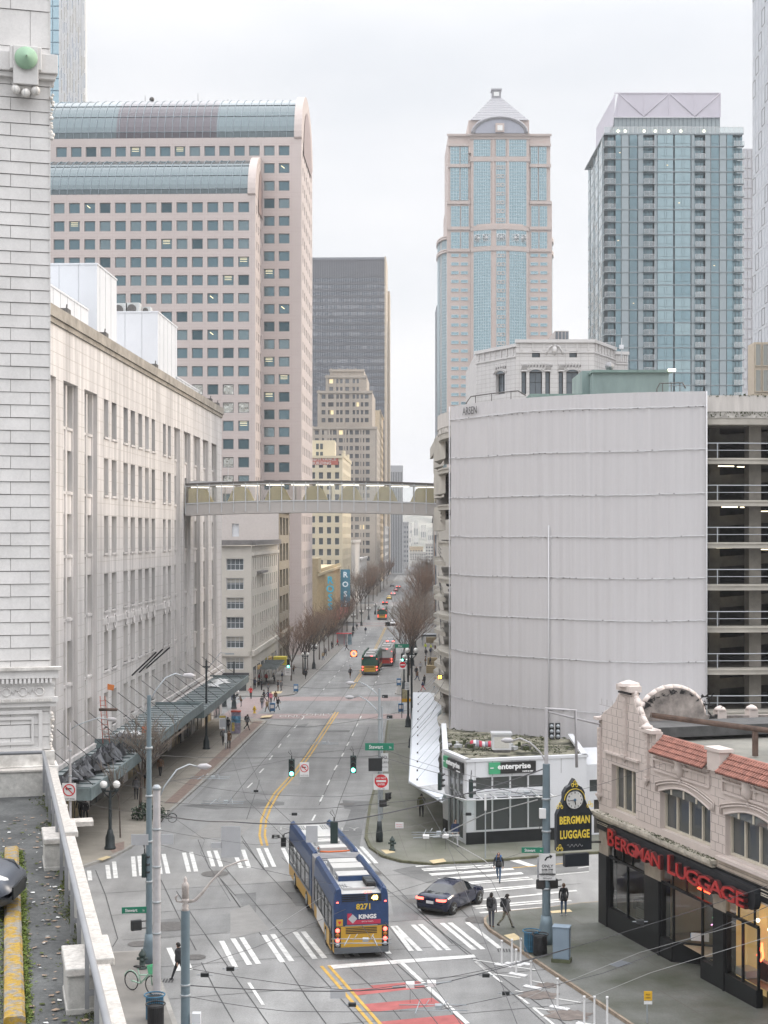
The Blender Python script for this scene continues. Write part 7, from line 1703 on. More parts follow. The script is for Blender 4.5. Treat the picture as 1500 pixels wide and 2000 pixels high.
# ---------------------------------------------------------------- people
skin1 = mat('skin_light',(.45, .28, .21), .6,var=.05); skin2 = mat('skin_brown',(.16, .085, .055), .6,var=.05)
def cloth(n, c): return mat('cloth_'+n, c, .85, var=.12, scale=6)
CL = {k: cloth(k,c) for k,c in dict(black=(.016, .017, .02),navy=(.02, .032, .075),grey=(.11, .11, .115),light=(.33, .33, .34),olive=(.075, .08, .03),blue=(.04, .12, .30),red=(.50, .03, .03),brown=(.12, .065, .035),tan=(.27, .20, .12),camo=(.12, .115, .08),denim=(.05, .09, .15),white=(.55, .55, .54),hiviz=(.62, .72, .10),pink=(.5, .15, .2),slate=(.06, .065, .085),teal=(.04, .14, .15),cream=(.42, .36, .27)).items()}
CL['camo'] = mat('cloth_camouflage',(.05, .05, .035), .9,var=.5,scale=9,detail=2,col2=(.22, .20, .15))
def skin_mesh(V, E, Rr, root, sub=1):
 me = bpy.data.meshes.new('s'); me.from_pydata(V,E,[]); o = bpy.data.objects.new('s',me); COL.objects.link(o)
 m = o.modifiers.new('k', 'SKIN'); m.use_smooth_shade = True; m.branch_smoothing = .4
 for i,r in enumerate(Rr): d = me.skin_vertices[0].data[i]; d.radius = r if isinstance(r,tuple) else (r,r); d.use_root = i == root
 s = o.modifiers.new('d', 'SUBSURF'); s.levels = sub; s.render_levels = sub
 bpy.context.view_layer.update(); r = bpy.data.meshes.new_from_object(o.evaluated_get(bpy.context.evaluated_depsgraph_get()))
 bpy.data.objects.remove(o); bpy.data.meshes.remove(me); return r
def body_mesh(pose, fem=False):
 """1.76 m figure facing +y. slots: 0 skin 1 jacket 2 trousers 3 shoes"""
 p = dict(lf=0,rf=0,la=.1,ra=.1,lb=.15,rb=.15,lean=0.,lk=0.,rk=0.); p.update(pose)
 V,E,R,Z = [],[],[],[]
 def add(co, r, par, z): V.append(co); R.append(r); Z.append(z); i = len(V)-1; (E.append((par, i)) if par is not None else None); return i
 ln = p['lean']; sw = .19 if not fem else .17; hw = .09 if not fem else .10
 pel = add((0,0, .96),(.155, .11),None,2); wa = add((0,ln*.2,1.12),(.14 if not fem else .125, .105),pel,1); ch = add((0,ln*.5,1.32),(.175 if not fem else .15, .12),wa,1)
 nb = add((0,ln*.8,1.47),(.085, .075),ch,1); nk = add((0,ln*.9+.01,1.54), .055,nb,0); hd = add((0,ln+.02,1.62),(.075, .088),nk,0); ht = add((0,ln+.015,1.71),(.068, .082),hd,0)
 add((0,ln+.115,1.625), .016,hd,0)
 for s,a,b,f,k in ((-1,p['la'],p['lb'],p['lf'],p['lk']),(1,p['ra'],p['rb'],p['rf'],p['rk'])):
  sh = add((s*sw,ln*.7,1.42), .07,ch,1); el = add((s*(sw+.06),ln*.7+.29*math.sin(a),1.42-.29*math.cos(a)), .052,sh,1)
  wr = add((s*(sw+.05),V[el][1]+.25*math.sin(a+b),V[el][2]-.25*math.cos(a+b)), .036,el,1); dy,dz = math.sin(a+b),-math.cos(a+b)
  pa = add((s*(sw+.045),V[wr][1]+.07*dy,V[wr][2]+.07*dz),(.036, .022),wr,0)
  for q,(off,L) in enumerate(((-.028, .075),(-.009, .088),(.01, .083),(.028, .066))):
   f1 = add((s*(sw+.045)+off*.3,V[pa][1]+off-.0+.03*dy,V[pa][2]+.035*dz), .010,pa,0); add((s*(sw+.04)+off*.3-s*.012,V[f1][1]+L*.7*dy+.006,V[f1][2]+L*.8*dz), .008,f1,0)
  th = add((s*(sw+.03),V[wr][1]+.04*dy+.035,V[wr][2]+.04*dz), .011,pa,0); add((s*(sw+.02),V[th][1]+.03*dy+.015,V[th][2]+.035*dz), .009,th,0)
  hp = add((s*hw,0, .90), .098,pel,2); kn = add((s*(hw+.005), .42*math.sin(f), .90-.42*math.cos(f)), .062,hp,2)
  an = add((s*hw,V[kn][1]+.41*math.sin(f-k),V[kn][2]-.41*math.cos(f-k)), .043,kn,2); he = add((s*hw,V[an][1]-.02,V[an][2]-.035), .042,an,3)
  add((s*(hw+.01),V[an][1]+.13,V[an][2]-.05),(.042, .03),he,3)
 me = skin_mesh(V,E,R,0)
 for s in 'abcd': me.materials.append(None)
 segs = [(Vector(V[a]),Vector(V[b]),Z[b]) for a,b in E]+[(Vector(V[0]),Vector((0,0,1.0)),2)]
 zmin = min(v.co.z for v in me.vertices)
 for f in me.polygons:
  c = f.center; best = None
  for a,b,z in segs:
   d = b-a; t = max(0,min(1,(c-a).dot(d)/max(d.length_squared,1e-9))); q = (c-a-d*t).length
   if best is None or q < best[0]: best = (q,z)
  f.material_index = best[1] if not (best[1] == 2 and c.z > .93) else 1
 for v in me.vertices: v.co.z -= zmin
 return me
POSES = dict(stand=dict(la=.05,ra=-.02,lb=.2,rb=.2,lf=.03,rf=-.03),pocket=dict(la=-.25,ra=-.25,lb=.7,rb=.7,lf=.06,rf=-.05),walk=dict(lf=.42,rf=-.38,rk=.45,lk=.02,la=-.35,ra=.35,lb=.3,rb=.3,lean=.06),
   stride=dict(lf=-.32,rf=.34,lk=.5,la=.3,ra=-.3,lb=.25,rb=.25,lean=.05),bend=dict(la=.5,ra=.55,lb=.9,rb=.8,lf=.1,rf=-.1,lean=.14),sit=dict(lf=1.35,rf=1.3,lk=1.4,rk=1.35,la=.6,ra=.6,lb=.6,rb=.6))
BM = {}
HAIR = {k: mat('hair_'+k,c, .8,var=.2,scale=20) for k,c in dict(dark=(.015, .012, .01),brown=(.08, .045, .025),cap=(.10, .03, .025),grey=(.25, .24, .23)).items()}
eye_m = mat('eye_dark',(.01, .01, .01), .3,var=0)
HP = {}
def person(px, py, rz, label, top='black', bot='black', pose='stand', hair='dark', skin=skin1, h=.15, fem=False, bag=None, hood=False, skirt=False, shoe='black', group='people on the pavements', pos=None, sc=1., long=False):
 key = (pose,fem)
 if key not in BM: BM[key] = body_mesh(POSES[pose],fem)
 c = pos or G(px,py,h); R = empty('person',c,rz,label, 'person',group); R.scale = (sc,sc,sc)
 o = bpy.data.objects.new('body',BM[key]); COL.objects.link(o); o.parent = R
 for i,m in enumerate((skin,CL[top],CL[bot],CL[shoe])): o.material_slots[i].link = 'OBJECT'; o.material_slots[i].material = m
 ln = POSES[pose].get('lean',0); zo = {'sit': -.0}.get(pose,0); zs = 1.63+.035
 k = (hair,pose,long)
 if k not in HP:
  b = MB(); z = max(v.co.z for v in BM[key].vertices)-.09; b.lathe((0,ln-.005,z),[(.092,-.07 if not long else -.2),(.097,-.02),(.094, .03),(.075, .075),(.03, .105)],HAIR[hair],12)
  for i,v in enumerate(b.v): b.v[i] = (v[0]*.93,(v[1]-ln)*1.1+ln-(.015 if v[2] < z else 0),v[2]+(.05 if v[1] > ln+.03 and v[2] < z+.02 else 0))
  HP[k] = b.build('hair',R)
  f = MB()
  for s in (-1,1): f.ball((s*.032,ln+.098,z+.0), .011,eye_m,6); f.ball((s*.083,ln+.01,z-.02), .02,skin,5)
  f.box((0,ln+.095,z-.075),(.045, .02, .012),mat('lip',(.3, .12, .1), .6,var=0)); HP[k+(1,)] = f.build('face',R)
 else: obj_of(HP[k], 'hair',R); obj_of(HP[k+(1,)], 'face',R)
 if hood: b = MB(); b.lathe((0,ln-.06,1.43),[(.10,-.05),(.13,0),(.11, .07),(.05, .1)],CL[top],8); b.build('hood',R)
 if fem or skirt: b = MB(); b.lathe((0,0, .80),[(.19,0),(.2, .05),(.17, .25),(.15, .35)],CL[top],12); b.build('jacket_hem',R)
 elif pose != 'sit': b = MB(); b.lathe((0,ln*.1, .84),[(.185,0),(.19, .08),(.17, .3)],CL[top],12); b.build('jacket_hem',R)
 if bag:
  b = MB(); m = CL[bag]; b.box((0,ln*.6-.20,1.25),(.30, .18, .45),m); b.box((0,ln*.6-.30,1.16),(.24, .06, .24),m); b.build('backpack',R,bevel=.05)
  b = MB()
  for s in (-1,1): b.tube([(s*.11,ln*.6-.12,1.45),(s*.12,ln*.6+.02,1.5),(s*.12,ln*.6+.13,1.35),(s*.13,ln*.5+.02,1.1)], .018,m,5)
  b.build('strap',R)
 return R
F = lambda deg: math.radians(deg)      # 0 = walking away from the camera
person(0,0,F(170), 'man in red and black cap with blue bag crossing the side street', 'black', 'denim', 'walk', 'cap',bag='blue',pos=G(974,1722,0))
person(960,1811,F(-30), 'bald man with black backpack and grey trousers waiting at the corner kerb', 'grey', 'slate', 'stand', 'dark',skin2,bag='black',shoe='brown')
person(989,1812,F(-70), 'man with dark backpack and camouflage trousers at the corner kerb', 'grey', 'camo', 'stride', 'dark',skin2,bag='black')
person(1101,1788,F(10), 'woman in black jacket and blue jeans standing beside the shop', 'black', 'denim', 'stand', 'brown',fem=True,shoe='white',sc=.96)
person(823,1597,F(0), 'man in olive jacket walking away beside the rental office', 'olive', 'black', 'walk', 'dark')
person(889,1652,F(190), 'person in navy top and grey trousers by the rental office door', 'navy', 'light', 'walk', 'brown',shoe='grey')
person(0,0,F(60), 'person in black stepping off the kerb behind the steel pole', 'black', 'black', 'walk', 'dark',pos=G(350,1915,0))
person(157,1603,F(180), 'man in black coat over white shirt walking left of a companion', 'black', 'black', 'walk', 'brown',shoe='white')
person(167,1605,F(185), 'woman in black carrying a bag beside the man in black coat', 'black', 'black', 'stride', 'dark',fem=True,sc=.93,long=True)
person(266,1562,F(10), 'person in dark puffer coat behind the bare street tree', 'grey', 'black', 'stand', 'dark')
person(285,1540,F(190), 'dark clad person near the store doors behind the tree', 'black', 'brown', 'stand', 'dark')
person(313,1517,F(0), 'person in brown coat beyond the big bare tree', 'brown', 'black', 'walk', 'dark')
person(351,1452,F(60), 'person in black leaning under the store canopy', 'black', 'black', 'bend', 'dark')
person(366,1438,F(220), 'person with tan jacket sitting group under the canopy', 'cream', 'light', 'stand', 'dark',shoe='white')
person(373,1432,F(200), 'person in black hoodie under the far canopy', 'black', 'black', 'stand', 'dark',hood=True)
person(436,1455,F(200), 'person in grey blue coat left of the bus stop sign', 'grey', 'black', 'stride', 'dark')
person(447,1462,F(180), 'person in brown coat right of the bus stop sign', 'brown', 'black', 'stand', 'dark',fem=True)
person(445,1433,F(20), 'person in black behind the painted kiosk', 'black', 'black', 'stand', 'dark')
person(483,1426,F(250), 'person with black backpack standing alone on the wide pavement', 'grey', 'black', 'stride', 'dark',bag='black')
person(456,1382,F(200), 'person in dark coat by the farther globe lamp', 'navy', 'grey', 'stand', 'dark')
person(471,1380,F(120), 'crouching person in brown near the pink crossing', 'brown', 'grey', 'bend', 'brown',sc=.8)
person(490,1365,F(170), 'person in bright red jacket at the pink crossing', 'red', 'black', 'bend', 'dark',sc=.95)
for i,(x,y,t,b,l) in enumerate(((512,1384, 'grey', 'denim', 'person in grey coat at the left of the corner group'),(522,1391, 'tan', 'brown', 'person in tan coat beside the blue news box'),(516,1370, 'black', 'black', 'person in black at the back of the corner group'),(525,1372, 'navy', 'black', 'person in navy in the middle of the corner group'),(529,1375, 'pink', 'black', 'person in pink behind the blue news box'),(538,1372, 'brown', 'black', 'person in brown coat right in the corner group'),(543,1386, 'black', 'black', 'person in black at the right end of the corner group'),
 (497,1345, 'navy', 'denim', 'person in navy at the corner shop wall'),(511,1348, 'black', 'black', 'person in black by the arm lamp pole'),(524,1352, 'grey', 'black', 'child sized person walking near the corner shop'),(520,1334, 'red', 'black', 'person in red by the corner shop windows'),(536,1336, 'black', 'black', 'person in black with bag past the corner shop'),(543,1350, 'black', 'brown', 'broad person in dark coat left of the signal pole'),(549,1350, 'grey', 'grey', 'person in dark grey touching the coat of another'),(597,1326, 'black', 'black', 'person leaning forward beside the tree trunk'),(573,1317, 'brown', 'black', 'person in brown behind the first bare tree'),(551,1330, 'navy', 'black', 'person in navy under the yellow awning'))):
 person(x,y,F(40*i),l,t,b,('stand', 'walk', 'stride', 'bend')[i % 4],('dark', 'brown')[i % 2],sc=.9 if 'child' not in l else .7)
person(0,0,F(200), 'person in black jaywalking in the middle of the street', 'black', 'brown', 'stride', 'dark',pos=G(684,1325,0))
person(0,0,F(90), 'person in dark crossing near the bus shelter', 'grey', 'black', 'walk', 'dark',pos=G(677,1271,0))
person(0,0,F(0), 'tiny person crossing far up the street', 'navy', 'light', 'walk', 'dark',pos=G(714,1238,0))
for i,(x,y,t,b,l) in enumerate(((689,1245, 'black', 'black', 'person at the kerb beyond the bus shelter'),(684,1250, 'navy', 'black', 'person in navy beyond the bus shelter'),(697,1230, 'black', 'grey', 'person far along the left kerb'),(659,1262, 'red', 'black', 'person in red among the left trees'),(648,1268, 'black', 'black', 'person in black among the left trees'),(636,1282, 'grey', 'black', 'person in grey under the left trees'),(631,1290, 'tan', 'denim', 'person in tan under the left trees'),
 (829,1340, 'black', 'black', 'person in black right of the white canopy end'),(826,1350, 'navy', 'red', 'person with red scarf above the white canopy'),(850,1345, 'light', 'denim', 'person in pale green by the garage strip'),(821,1312, 'light', 'grey', 'person in light grey on the right pavement'),(813,1322, 'black', 'black', 'person in black by the signal pole at right'),(815,1330, 'brown', 'denim', 'person in brown by the right lamp poles'),(831,1300, 'brown', 'black', 'person in brown near the planters'),(840,1301, 'black', 'black', 'person in black beside the planters'),(832,1284, 'black', 'grey', 'person further up by the planters'),(841,1281, 'navy', 'grey', 'person in navy further up by the planters'),(831,1271, 'hiviz', 'grey', 'worker in yellow safety jacket at left of a pair'),(842,1272, 'hiviz', 'black', 'worker in yellow safety jacket at right of a pair'),(850,1274, 'brown', 'brown', 'person in brown right of the workers'),(817,1245, 'black', 'black', 'person in black far along the right pavement'),(825,1252, 'grey', 'black', 'person in grey far along the right pavement'))):
 person(x,y,F(170+35*i),l,t,b,('walk', 'stand', 'stride')[i % 3],('dark', 'brown')[i % 2],sc=.95)
# ---------------------------------------------------------------- street furniture
dkg = mat('lamp_post_green',(.014, .022, .024), .55,var=.1); globe = mat('white_globe',(.78, .77, .75), .3,var=0); stl = mat('blue_grey_steel',(.14, .19, .22), .5,metal=.2,var=.08)
pole_w = mat('weathered_white_pole',(.40, .39, .40), .6,var=.12,scale=2); galv = mat('galvanised_steel',(.33, .36, .38), .5,metal=.3,var=.06); blk0 = mat('signal_black',(.012, .014, .015), .5,var=0)
s_white = mat('sign_face_white',(.66, .66, .66), .4,var=.03); s_red = mat('sign_face_red',(.55, .02, .03), .4,var=0); s_green = mat('sign_face_green',(.01, .17, .10), .4,var=0); s_back = mat('sign_back_grey',(.44, .45, .47), .5,metal=.2,var=.05)
grn_l = mat('green_signal_light',(.05, .6, .4), .4,var=0,emit=(.1,1, .65),es=5); red_l = mat('red_signal_light',(.6, .05, .02), .4,var=0,emit=(1, .09, .03),es=4); amb_l = mat('amber_signal_light',(.6, .2, .02), .4,var=0,emit=(1, .4, .05),es=4)
def T(name, label, cat, pos, rz=0., group=None): return empty(name, pos, rz, label, cat, group)
def base_prof(b, s=1.): b.lathe((0, 0, 0), [(.36*s, 0), (.36*s, .12), (.30*s, .18), (.28*s, .75), (.2*s, .95), (.15*s, 1.2)], dkg, 10)
def globe_lamp(px, py, top, label, arm=None, gy=None, ya=None, h=.15):
 c = G(px,py,h); R = T('globe_street_lamp',label, 'street lamp',c,0, 'double globe street lamps'); b = MB(); base_prof(b); H = Z_(top,c.y)-c.z; gh = (Z_(gy,c.y)-c.z) if gy else H-.1
 b.cyl((0,0,1.1),(0,0,H), .11, .085,dkg,10); b.build('pole',R); k = MB(); k.box((0,0,gh-.42),(.95, .09, .09),dkg)
 for s in (-1,1): k.lathe((s*.4,0,gh-.42),[(.1,0),(.14, .08),(.16, .16)],dkg,8); k.tube([(s*.08,0,gh-.8),(s*.3,0,gh-.6),(s*.4,0,gh-.45)], .04,dkg,5)
 k.build('bracket',R)
 for s in (-1,1): g = MB(); g.ball((s*.4,0,gh), .235,globe,12); g.build('globe',R)
 if arm:
  e = Vector((X_(arm[0],c.y)-c.x, .3,Z_(arm[1],c.y)-c.z)); a = MB(); a.tube([(0,0,H-.9),(e.x*.3,0,H-.2),(e.x*.65, .1,e.z+.1),(e.x, .3,e.z)], .035,galv,5); a.box(e+Vector((.15,0,-.02)),(.8, .3, .12),galv); a.build('luminaire_arm',R); a = MB(); a.cyl((0,0,H-.05),(0,0,H+.25), .05, .01,dkg,6); a.box((0,0,H-.6),(.7, .12, .12),dkg); a.build('finial',R)
 return R
globe_lamp(215,1658,1545, 'near double globe lamp on a green post by the left crosswalk',gy=1532)
globe_lamp(403,1463,1290, 'tall dark lamp with globes and cobra arm before the store',(445,1277),1381)
globe_lamp(457,1384,1292, 'dark pole with globes beside the pink crossing at left',None,1351)
globe_lamp(438,1380,1345, 'short dark lamp post behind the tall pole near the side street',None,1348)
for i,(x,y,t,g) in enumerate(((613,1306,1240,1262),(596,1318,1272,1277),(690,1232,1196,1201),(706,1222,1190,1194),(720,1210,1185,1188),(733,1200,1178,1181))): globe_lamp(x,y,t, 'double globe lamp number %s from the corner along the left kerb' % ('one', 'two', 'three', 'four', 'five', 'six')[i],gy=g)
for i,(x,y,t,g) in enumerate(((804,1460,1262,None),(797,1420,1275,None),(789,1345,1268,1290),(806,1300,1240,1250),(812,1270,1205,1212))):
 globe_lamp(x,y,t,('dark pole nearest the white canopy', 'second dark pole behind the white canopy corner', 'dark globe lamp by the far right corner', 'globe lamp past the Pine crossing at right', 'farthest globe lamp on the right pavement')[i],gy=g or t+8)
def tall_pole(name, label, px, py, top, r0, r1, m, py2=None, h=.15, segs=None, base=True, pos=None):
 c = pos or G(px,py,h); R = T(name,label, 'pole',c); H = Z_(top,c.y)-c.z; b = MB()
 if base: b.lathe((0,0,0),[(r0*2,0),(r0*2, .5),(r0*1.5, .9),(r0*1.25,1.3)],segs or m,12)
 b.cyl((0,0,0),(0,0,H*.75),r0,r0*.5+r1*.5,m,14); b.cyl((0,0,H*.75),(0,0,H),r0*.5+r1*.5,r1,m,14); b.build('shaft',R)
 k = MB();
 for z in (H*.3,H*.45,H*.62,H*.8): k.lathe((0,0,z),[(r0*1.12,0),(r0*1.12, .09)],galv,12)
 k.build('pole_bands',R); return R,c,H
def cobra(R, c, z0, ex, ey, dy=.5, m=galv):
 e = Vector((X_(ex,c.y+dy)-c.x,dy,Z_(ey,c.y+dy)-c.z)); b = MB(); b.tube([(0,0,z0),(e.x*.2,dy*.1,z0+(e.z-z0)*.5),(e.x*.5,dy*.4,e.z-.05),(e.x*.8,dy*.8,e.z+.12),e], .035,m,6); s = 1 if e.x > 0 else -1
 b.lathe(e,[(.02,-.15*1),(.13, .1),(.16, .4),(.05, .62)] if False else [(.03,0),(.11, .12),(.13, .4),(.03, .6)],pole_w,8,ax='x') if s > 0 else b.lathe(e,[(.03,-.6),(.13,-.4),(.11,-.12),(.03,0)],pole_w,8,ax='x'); b.build('luminaire_arm',R)
R,c,H = tall_pole('trolley_pole', 'slim blue grey steel pole at the near left corner with ladder bands',291,1880,1358, .15, .09,stl)
cobra(R,c,H-.4,356,1320, .8)
R,c,H = tall_pole('lamp_pole', 'pale lamp pole behind the parapet carrying the no left turn sign',137,1600,1412, .09, .06,pole_w,base=False,pos=Vector((X_(137,90.2),90.2, .15))); cobra(R,c,H-.4,208,1405, .8)
R,c,H = tall_pole('white_pole', 'thick pale weathered pole beside the slim steel one, wired near its top',306,1946,1540, .17, .155,pole_w,base=False)
b = MB(); b.lathe((0,0,H-.05),[(.18,0),(.19, .1),(.1, .2)],galv,12); b.build('cap',R); cobra(R,c,H-.6,385,1497,1.)
PB_ = c
c = Vector((X_(362,55),55,gz(55))); R = T('lamp_post', 'blue grey post with ornate pale lantern top at the bottom left', 'lamp post',c); H = Z_(1778,55)-c.z; b = MB(); b.cyl((0,0,0),(0,0,H), .165, .16,stl,16)
for px in (1925,1945): b.lathe((0,0,Z_(px,55)-c.z),[(.185,0),(.185, .07)],galv,14)
b.build('shaft',R); b = MB(); orn = mat('peeling_lantern',(.42, .38, .36), .7,var=.25,scale=8); b.lathe((0,0,H),[(.15,0),(.1, .08),(.12, .18),(.07, .25),(.13, .34),(.13, .42)],orn,12); b.lathe((0,0,H+.42),[(.12,0),(.12, .42),(.14, .46),(.10, .55),(.05, .62),(.07, .68),(.01, .8)],orn,10)
b.tube([(-.1,0,H+.3),(-.3,0,H+.32),(-.36,0,H+.45),(-.28,0,H+.55)], .04,orn,6); b.tube([(.1,0,H+.3),(.35,0,H+.36),(.6,0,H+.62),(.9, .1,H+1.0),(1.4, .2,H+1.5),(2.0, .3,H+1.72),(2.2, .3,H+1.74)],[.06, .06, .055, .04, .035, .03, .03],orn,6); b.build('lantern_top',R); b = MB(); b.box((.4,0,Z_(1990,55)-c.z),(.3, .25, .45),white_pnl); b.build('control_box',R)
R,c,H = tall_pole('trolley_pole', 'big blue grey trolley pole by the shop corner with white upper mast',1067,1842,1492, .20, .17,stl)
k = c.y/FP; b = MB(); b.cyl((0,0,H),(0,0,Z_(1382,c.y)-c.z), .10, .08,pole_w,10); z1 = Z_(1384,c.y)-c.z; x2 = X_(1125,c.y)-c.x; b.tube([(0,0,z1),(x2, .2,z1-.1),(x2+.05, .2,Z_(1500,c.y)-c.z)], .07,pole_w,5); b.tube([(.1,0,z1-.15),(x2+1.2, .5,z1-.8)], .05,pole_w,5); b.build('upper_mast',R); cobra(R,c,H+.1,1003,1446, .6,pole_w)
b = MB(); b.box((-.2,-.2,Z_(1587,c.y)-c.z),(.3, .25, .45),s_white); b.tube([(-.15,-.1,Z_(1595,c.y)-c.z),(-.35,0,Z_(1620,c.y)-c.z),(-.1,0,Z_(1635,c.y)-c.z)], .015,blk0,4); b.build('control_box',R)
b = MB(); z = Z_(1428,c.y)-c.z
for s in (.25, .55): b.box((s, .1,z),(.22, .2, .75),blk0); [b.lathe((s,-.1,z-.24+.24*q),[(.09,0),(.09, .1)],galv,8,ax='y') for q in range(3)]
b.build('signal_head',R)
for a in range(6): b = MB()
b.box((0,-.24, .25),(.5, .1, .5),dkg); b.build('base_door',R); PD = c
R,c,H = tall_pole('signal_pole', 'green grey signal pole with stacked signs on the right corner island',741,1644,1345, .11, .07,galv,segs=dkg)
for y0,(ex,ey) in ((1362,(693,1334)),(1395,(692,1362))): cobra(R,c,Z_(y0,c.y)-c.z,ex,ey,2.)
PE = c
R,c2_,H2 = tall_pole('steel_pole', 'thin steel pole just right of the stacked sign pole',746,1600,1380, .06, .05,galv,base=False)
def board(name, label, px, py, w_, h_, Y, fm=s_white, cat='sign', rz=0., group=None, thick=.03, back=False):
 R = T(name,label,cat,(X_(px,Y),Y,Z_(py,Y)),rz,group); b = MB(); b.box((0,0,0),(w_,thick,h_),s_back if back else fm); b.build('panel',R,bevel=.004)
 return R
def txt(R, s, size, m, x=0, z=0, xs=1., bold=.0, name='lettering', y=-.024): b = MB(); text_mesh(s, size, m, b, (x, y, z), (1, 0, 0), (0, 0, 1), .004, bold, xs=xs); return b.build(name, R)
def ring_(R, r, w_, m, y=-.022, z=0, name='symbol', slash=None, fill=None):
 b = MB(); n = 28
 for i in range(n):
  a,e = 2*PI*i/n,2*PI*(i+1)/n; b.face([(r*math.cos(a),y,z+r*math.sin(a)),(r*math.cos(e),y,z+r*math.sin(e)),((r-w_)*math.cos(e),y,z+(r-w_)*math.sin(e)),((r-w_)*math.cos(a),y,z+(r-w_)*math.sin(a))],m)
 if fill: b.face([(r*math.cos(2*PI*i/n),y+.002,z+r*math.sin(2*PI*i/n)) for i in range(n)],fill)
 if slash: b.box((0,y-.004,z),(2*r-w_, .004,w_),m,u=(math.cos(slash),0,math.sin(slash)))
 return b.build(name,R)
def arrow(R, pts, m, w_=.05, z=0): b = MB(); [b.box(((p[0]+q[0])/2, -.024, z+(p[1]+q[1])/2), (math.hypot(q[0]-p[0], q[1]-p[1])+w_*.7, .004, w_), m, u=Vector((q[0]-p[0], 0, q[1]-p[1])).normalized()) for p, q in zip(pts[:-1], pts[1:])]; a, e = Vector(pts[-2]), Vector(pts[-1]); d = (e-a).normalized(); n = Vector((-d.y, d.x)); t = [e+d*w_*1.8, e+n*w_*1.6, e-n*w_*1.6]; b.face([(q.x, -.024, z+q.y) for q in t], m); return b.build('arrow', R)
def street_sign(label, px, py, Y, w_, h_, s='Stewart', small='St', rz=0.):
 R = board('street_name_sign',label,px,py,w_,h_,Y,s_green,rz=rz,group='green street name signs'); txt(R,s,h_*.72,s_white,-w_*.12,0, .85, .004); txt(R,small,h_*.42,s_white,w_*.38,-h_*.08); return R
street_sign('long green Stewart St sign above the black boxed sign',741,1458.5,96.5,1.8, .46)
street_sign('small green Stewart St sign on the big pole by the shop',1040,1660.5,72,1.02, .26,rz=-.05)
street_sign('green Stewart St sign on the near left pole',262,1777.5,66,1.05, .27,rz=.15)
street_sign('green Pine street sign far off by the right trees',785,1261.5,206,1.9, .5, 'Pine', '')
R = board('do_not_enter_sign', 'near DO NOT ENTER sign on the corner signal pole',744.5,1527, .95,1.0,96.4); ring_(R, .42, .41,s_red,z=.05); b = MB(); b.box((0,-.03, .05),(.62, .006, .13),s_white); b.build('bar',R); txt(R, 'DO NOT', .17,s_white,0, .25, .9, .003); txt(R, 'ENTER', .17,s_white,0,-.15, .9, .003); txt(R, '6 AM - 7 PM', .09,blk0,0,-.44)
R = board('do_not_enter_sign', 'far DO NOT ENTER sign at the Pine crossing',786.5,1299, .92,1.05,205); ring_(R, .42, .41,s_red,z=.03); b = MB(); b.box((0,-.03, .03),(.62, .006, .13),s_white); b.build('bar',R)
R = board('message_sign', 'black unlit box sign left of the white turn sign',733,1493, .86, .80,96.2,blk0,thick=.3)
R = board('turn_sign', 'white sign with black letters half hidden behind the box sign',748,1489, .66,1.15,97.2); txt(R, 'NO', .3,blk0, .02, .32); txt(R, 'TURN', .2,blk0, .08, .0); txt(R, '6AM-7PM', .12,blk0, .05,-.3)
for lb,px,py,Y,w_,h_ in (('no left turn sign hung between the two green signals',594.5,1503,93, .56, .86),('larger no left turn sign on the pale pole behind the parapet',135,1546.5,90, .82,1.02)):
 R = board('no_left_turn_sign',lb,px,py,w_,h_,Y); arrow(R,[(w_*.15,-w_*.22),(w_*.15,w_*.1),(-w_*.12,w_*.1)],blk0,w_*.09,h_*.1); ring_(R,w_*.44,w_*.08,s_red,z=h_*.1,slash=-PI/4,y=-.03); txt(R, 'EXCEPT BUSES',w_*.13,blk0,0,-h_*.40)
R = board('turn_only_sign', 'white right arrow ONLY sign on the big pole',1069,1688, .78,1.0,72.3); arrow(R,[(-.1, .02),(-.1, .2),(-.02, .32),(.12, .36)],blk0, .07); txt(R, 'ONLY', .2,blk0,0,-.08,1, .003); txt(R, '6AM-7PM', .13,blk0,0,-.25,1, .003); txt(R, 'EXCEPT BUSES', .08,blk0,0,-.36); txt(R, 'AND BICYCLES', .08,blk0,0,-.44)
R = board('turn_only_sign', 'small supplementary white sign below the ONLY sign',1069,1712.5, .78, .32,72.3); txt(R, 'CARS ALLOWED', .09,blk0,0, .06); txt(R, '7PM-6AM', .11,blk0,0,-.07)
board('sign_back', 'edge on steel sign behind the ONLY sign',1053,1695, .2,1.0,72.6,back=True)
for lb,px,py,w_,h_,Y in (('blank back of the big hanging sign over the left crosswalk',451,1644, .95,1.5,74),('small blank sign back hanging beside the near signals',609,1629, .56, .80,73),('wide blank sign back left of the pale pole',273,1640, .72, .45,64.3),('blank sign back right of the pale pole',322,1639, .72, .42,64.6),
 ('small square plate hanging over the left crosswalk',423,1651, .5, .26,74),('small blank plate over the red bus lane',660,1941, .62, .38,62)): board('sign_back',lb,px,py,w_,h_,Y,s_back,back=True)
R = board('wire_tag_sign', 'small white lettered tag hanging on wires over the right pavement',780,1612, .45, .32,84); txt(R, 'EXIT ONLY', .07,s_red,0, .05); txt(R, 'NO PARKING', .055,s_red,0,-.06)
R = board('round_prohibition_sign', 'square lit sign with red ring over the far street',691,1276.5, .95, .95,215,blk0); ring_(R, .42, .12,red_l,y=-.03,fill=s_white)
board('small_road_sign', 'tiny lettered plate above the jaywalker',684.5,1300, .45, .28,225,s_back)
R = board('one_way_sign', 'white sign with arrow low on the dark right pole',795,1340, .42, .75,150); txt(R, 'ONE', .15,blk0,0, .2); txt(R, 'WAY', .15,blk0,0, .02); arrow(R,[(-.12,-.2),(.08,-.2)],blk0, .05)
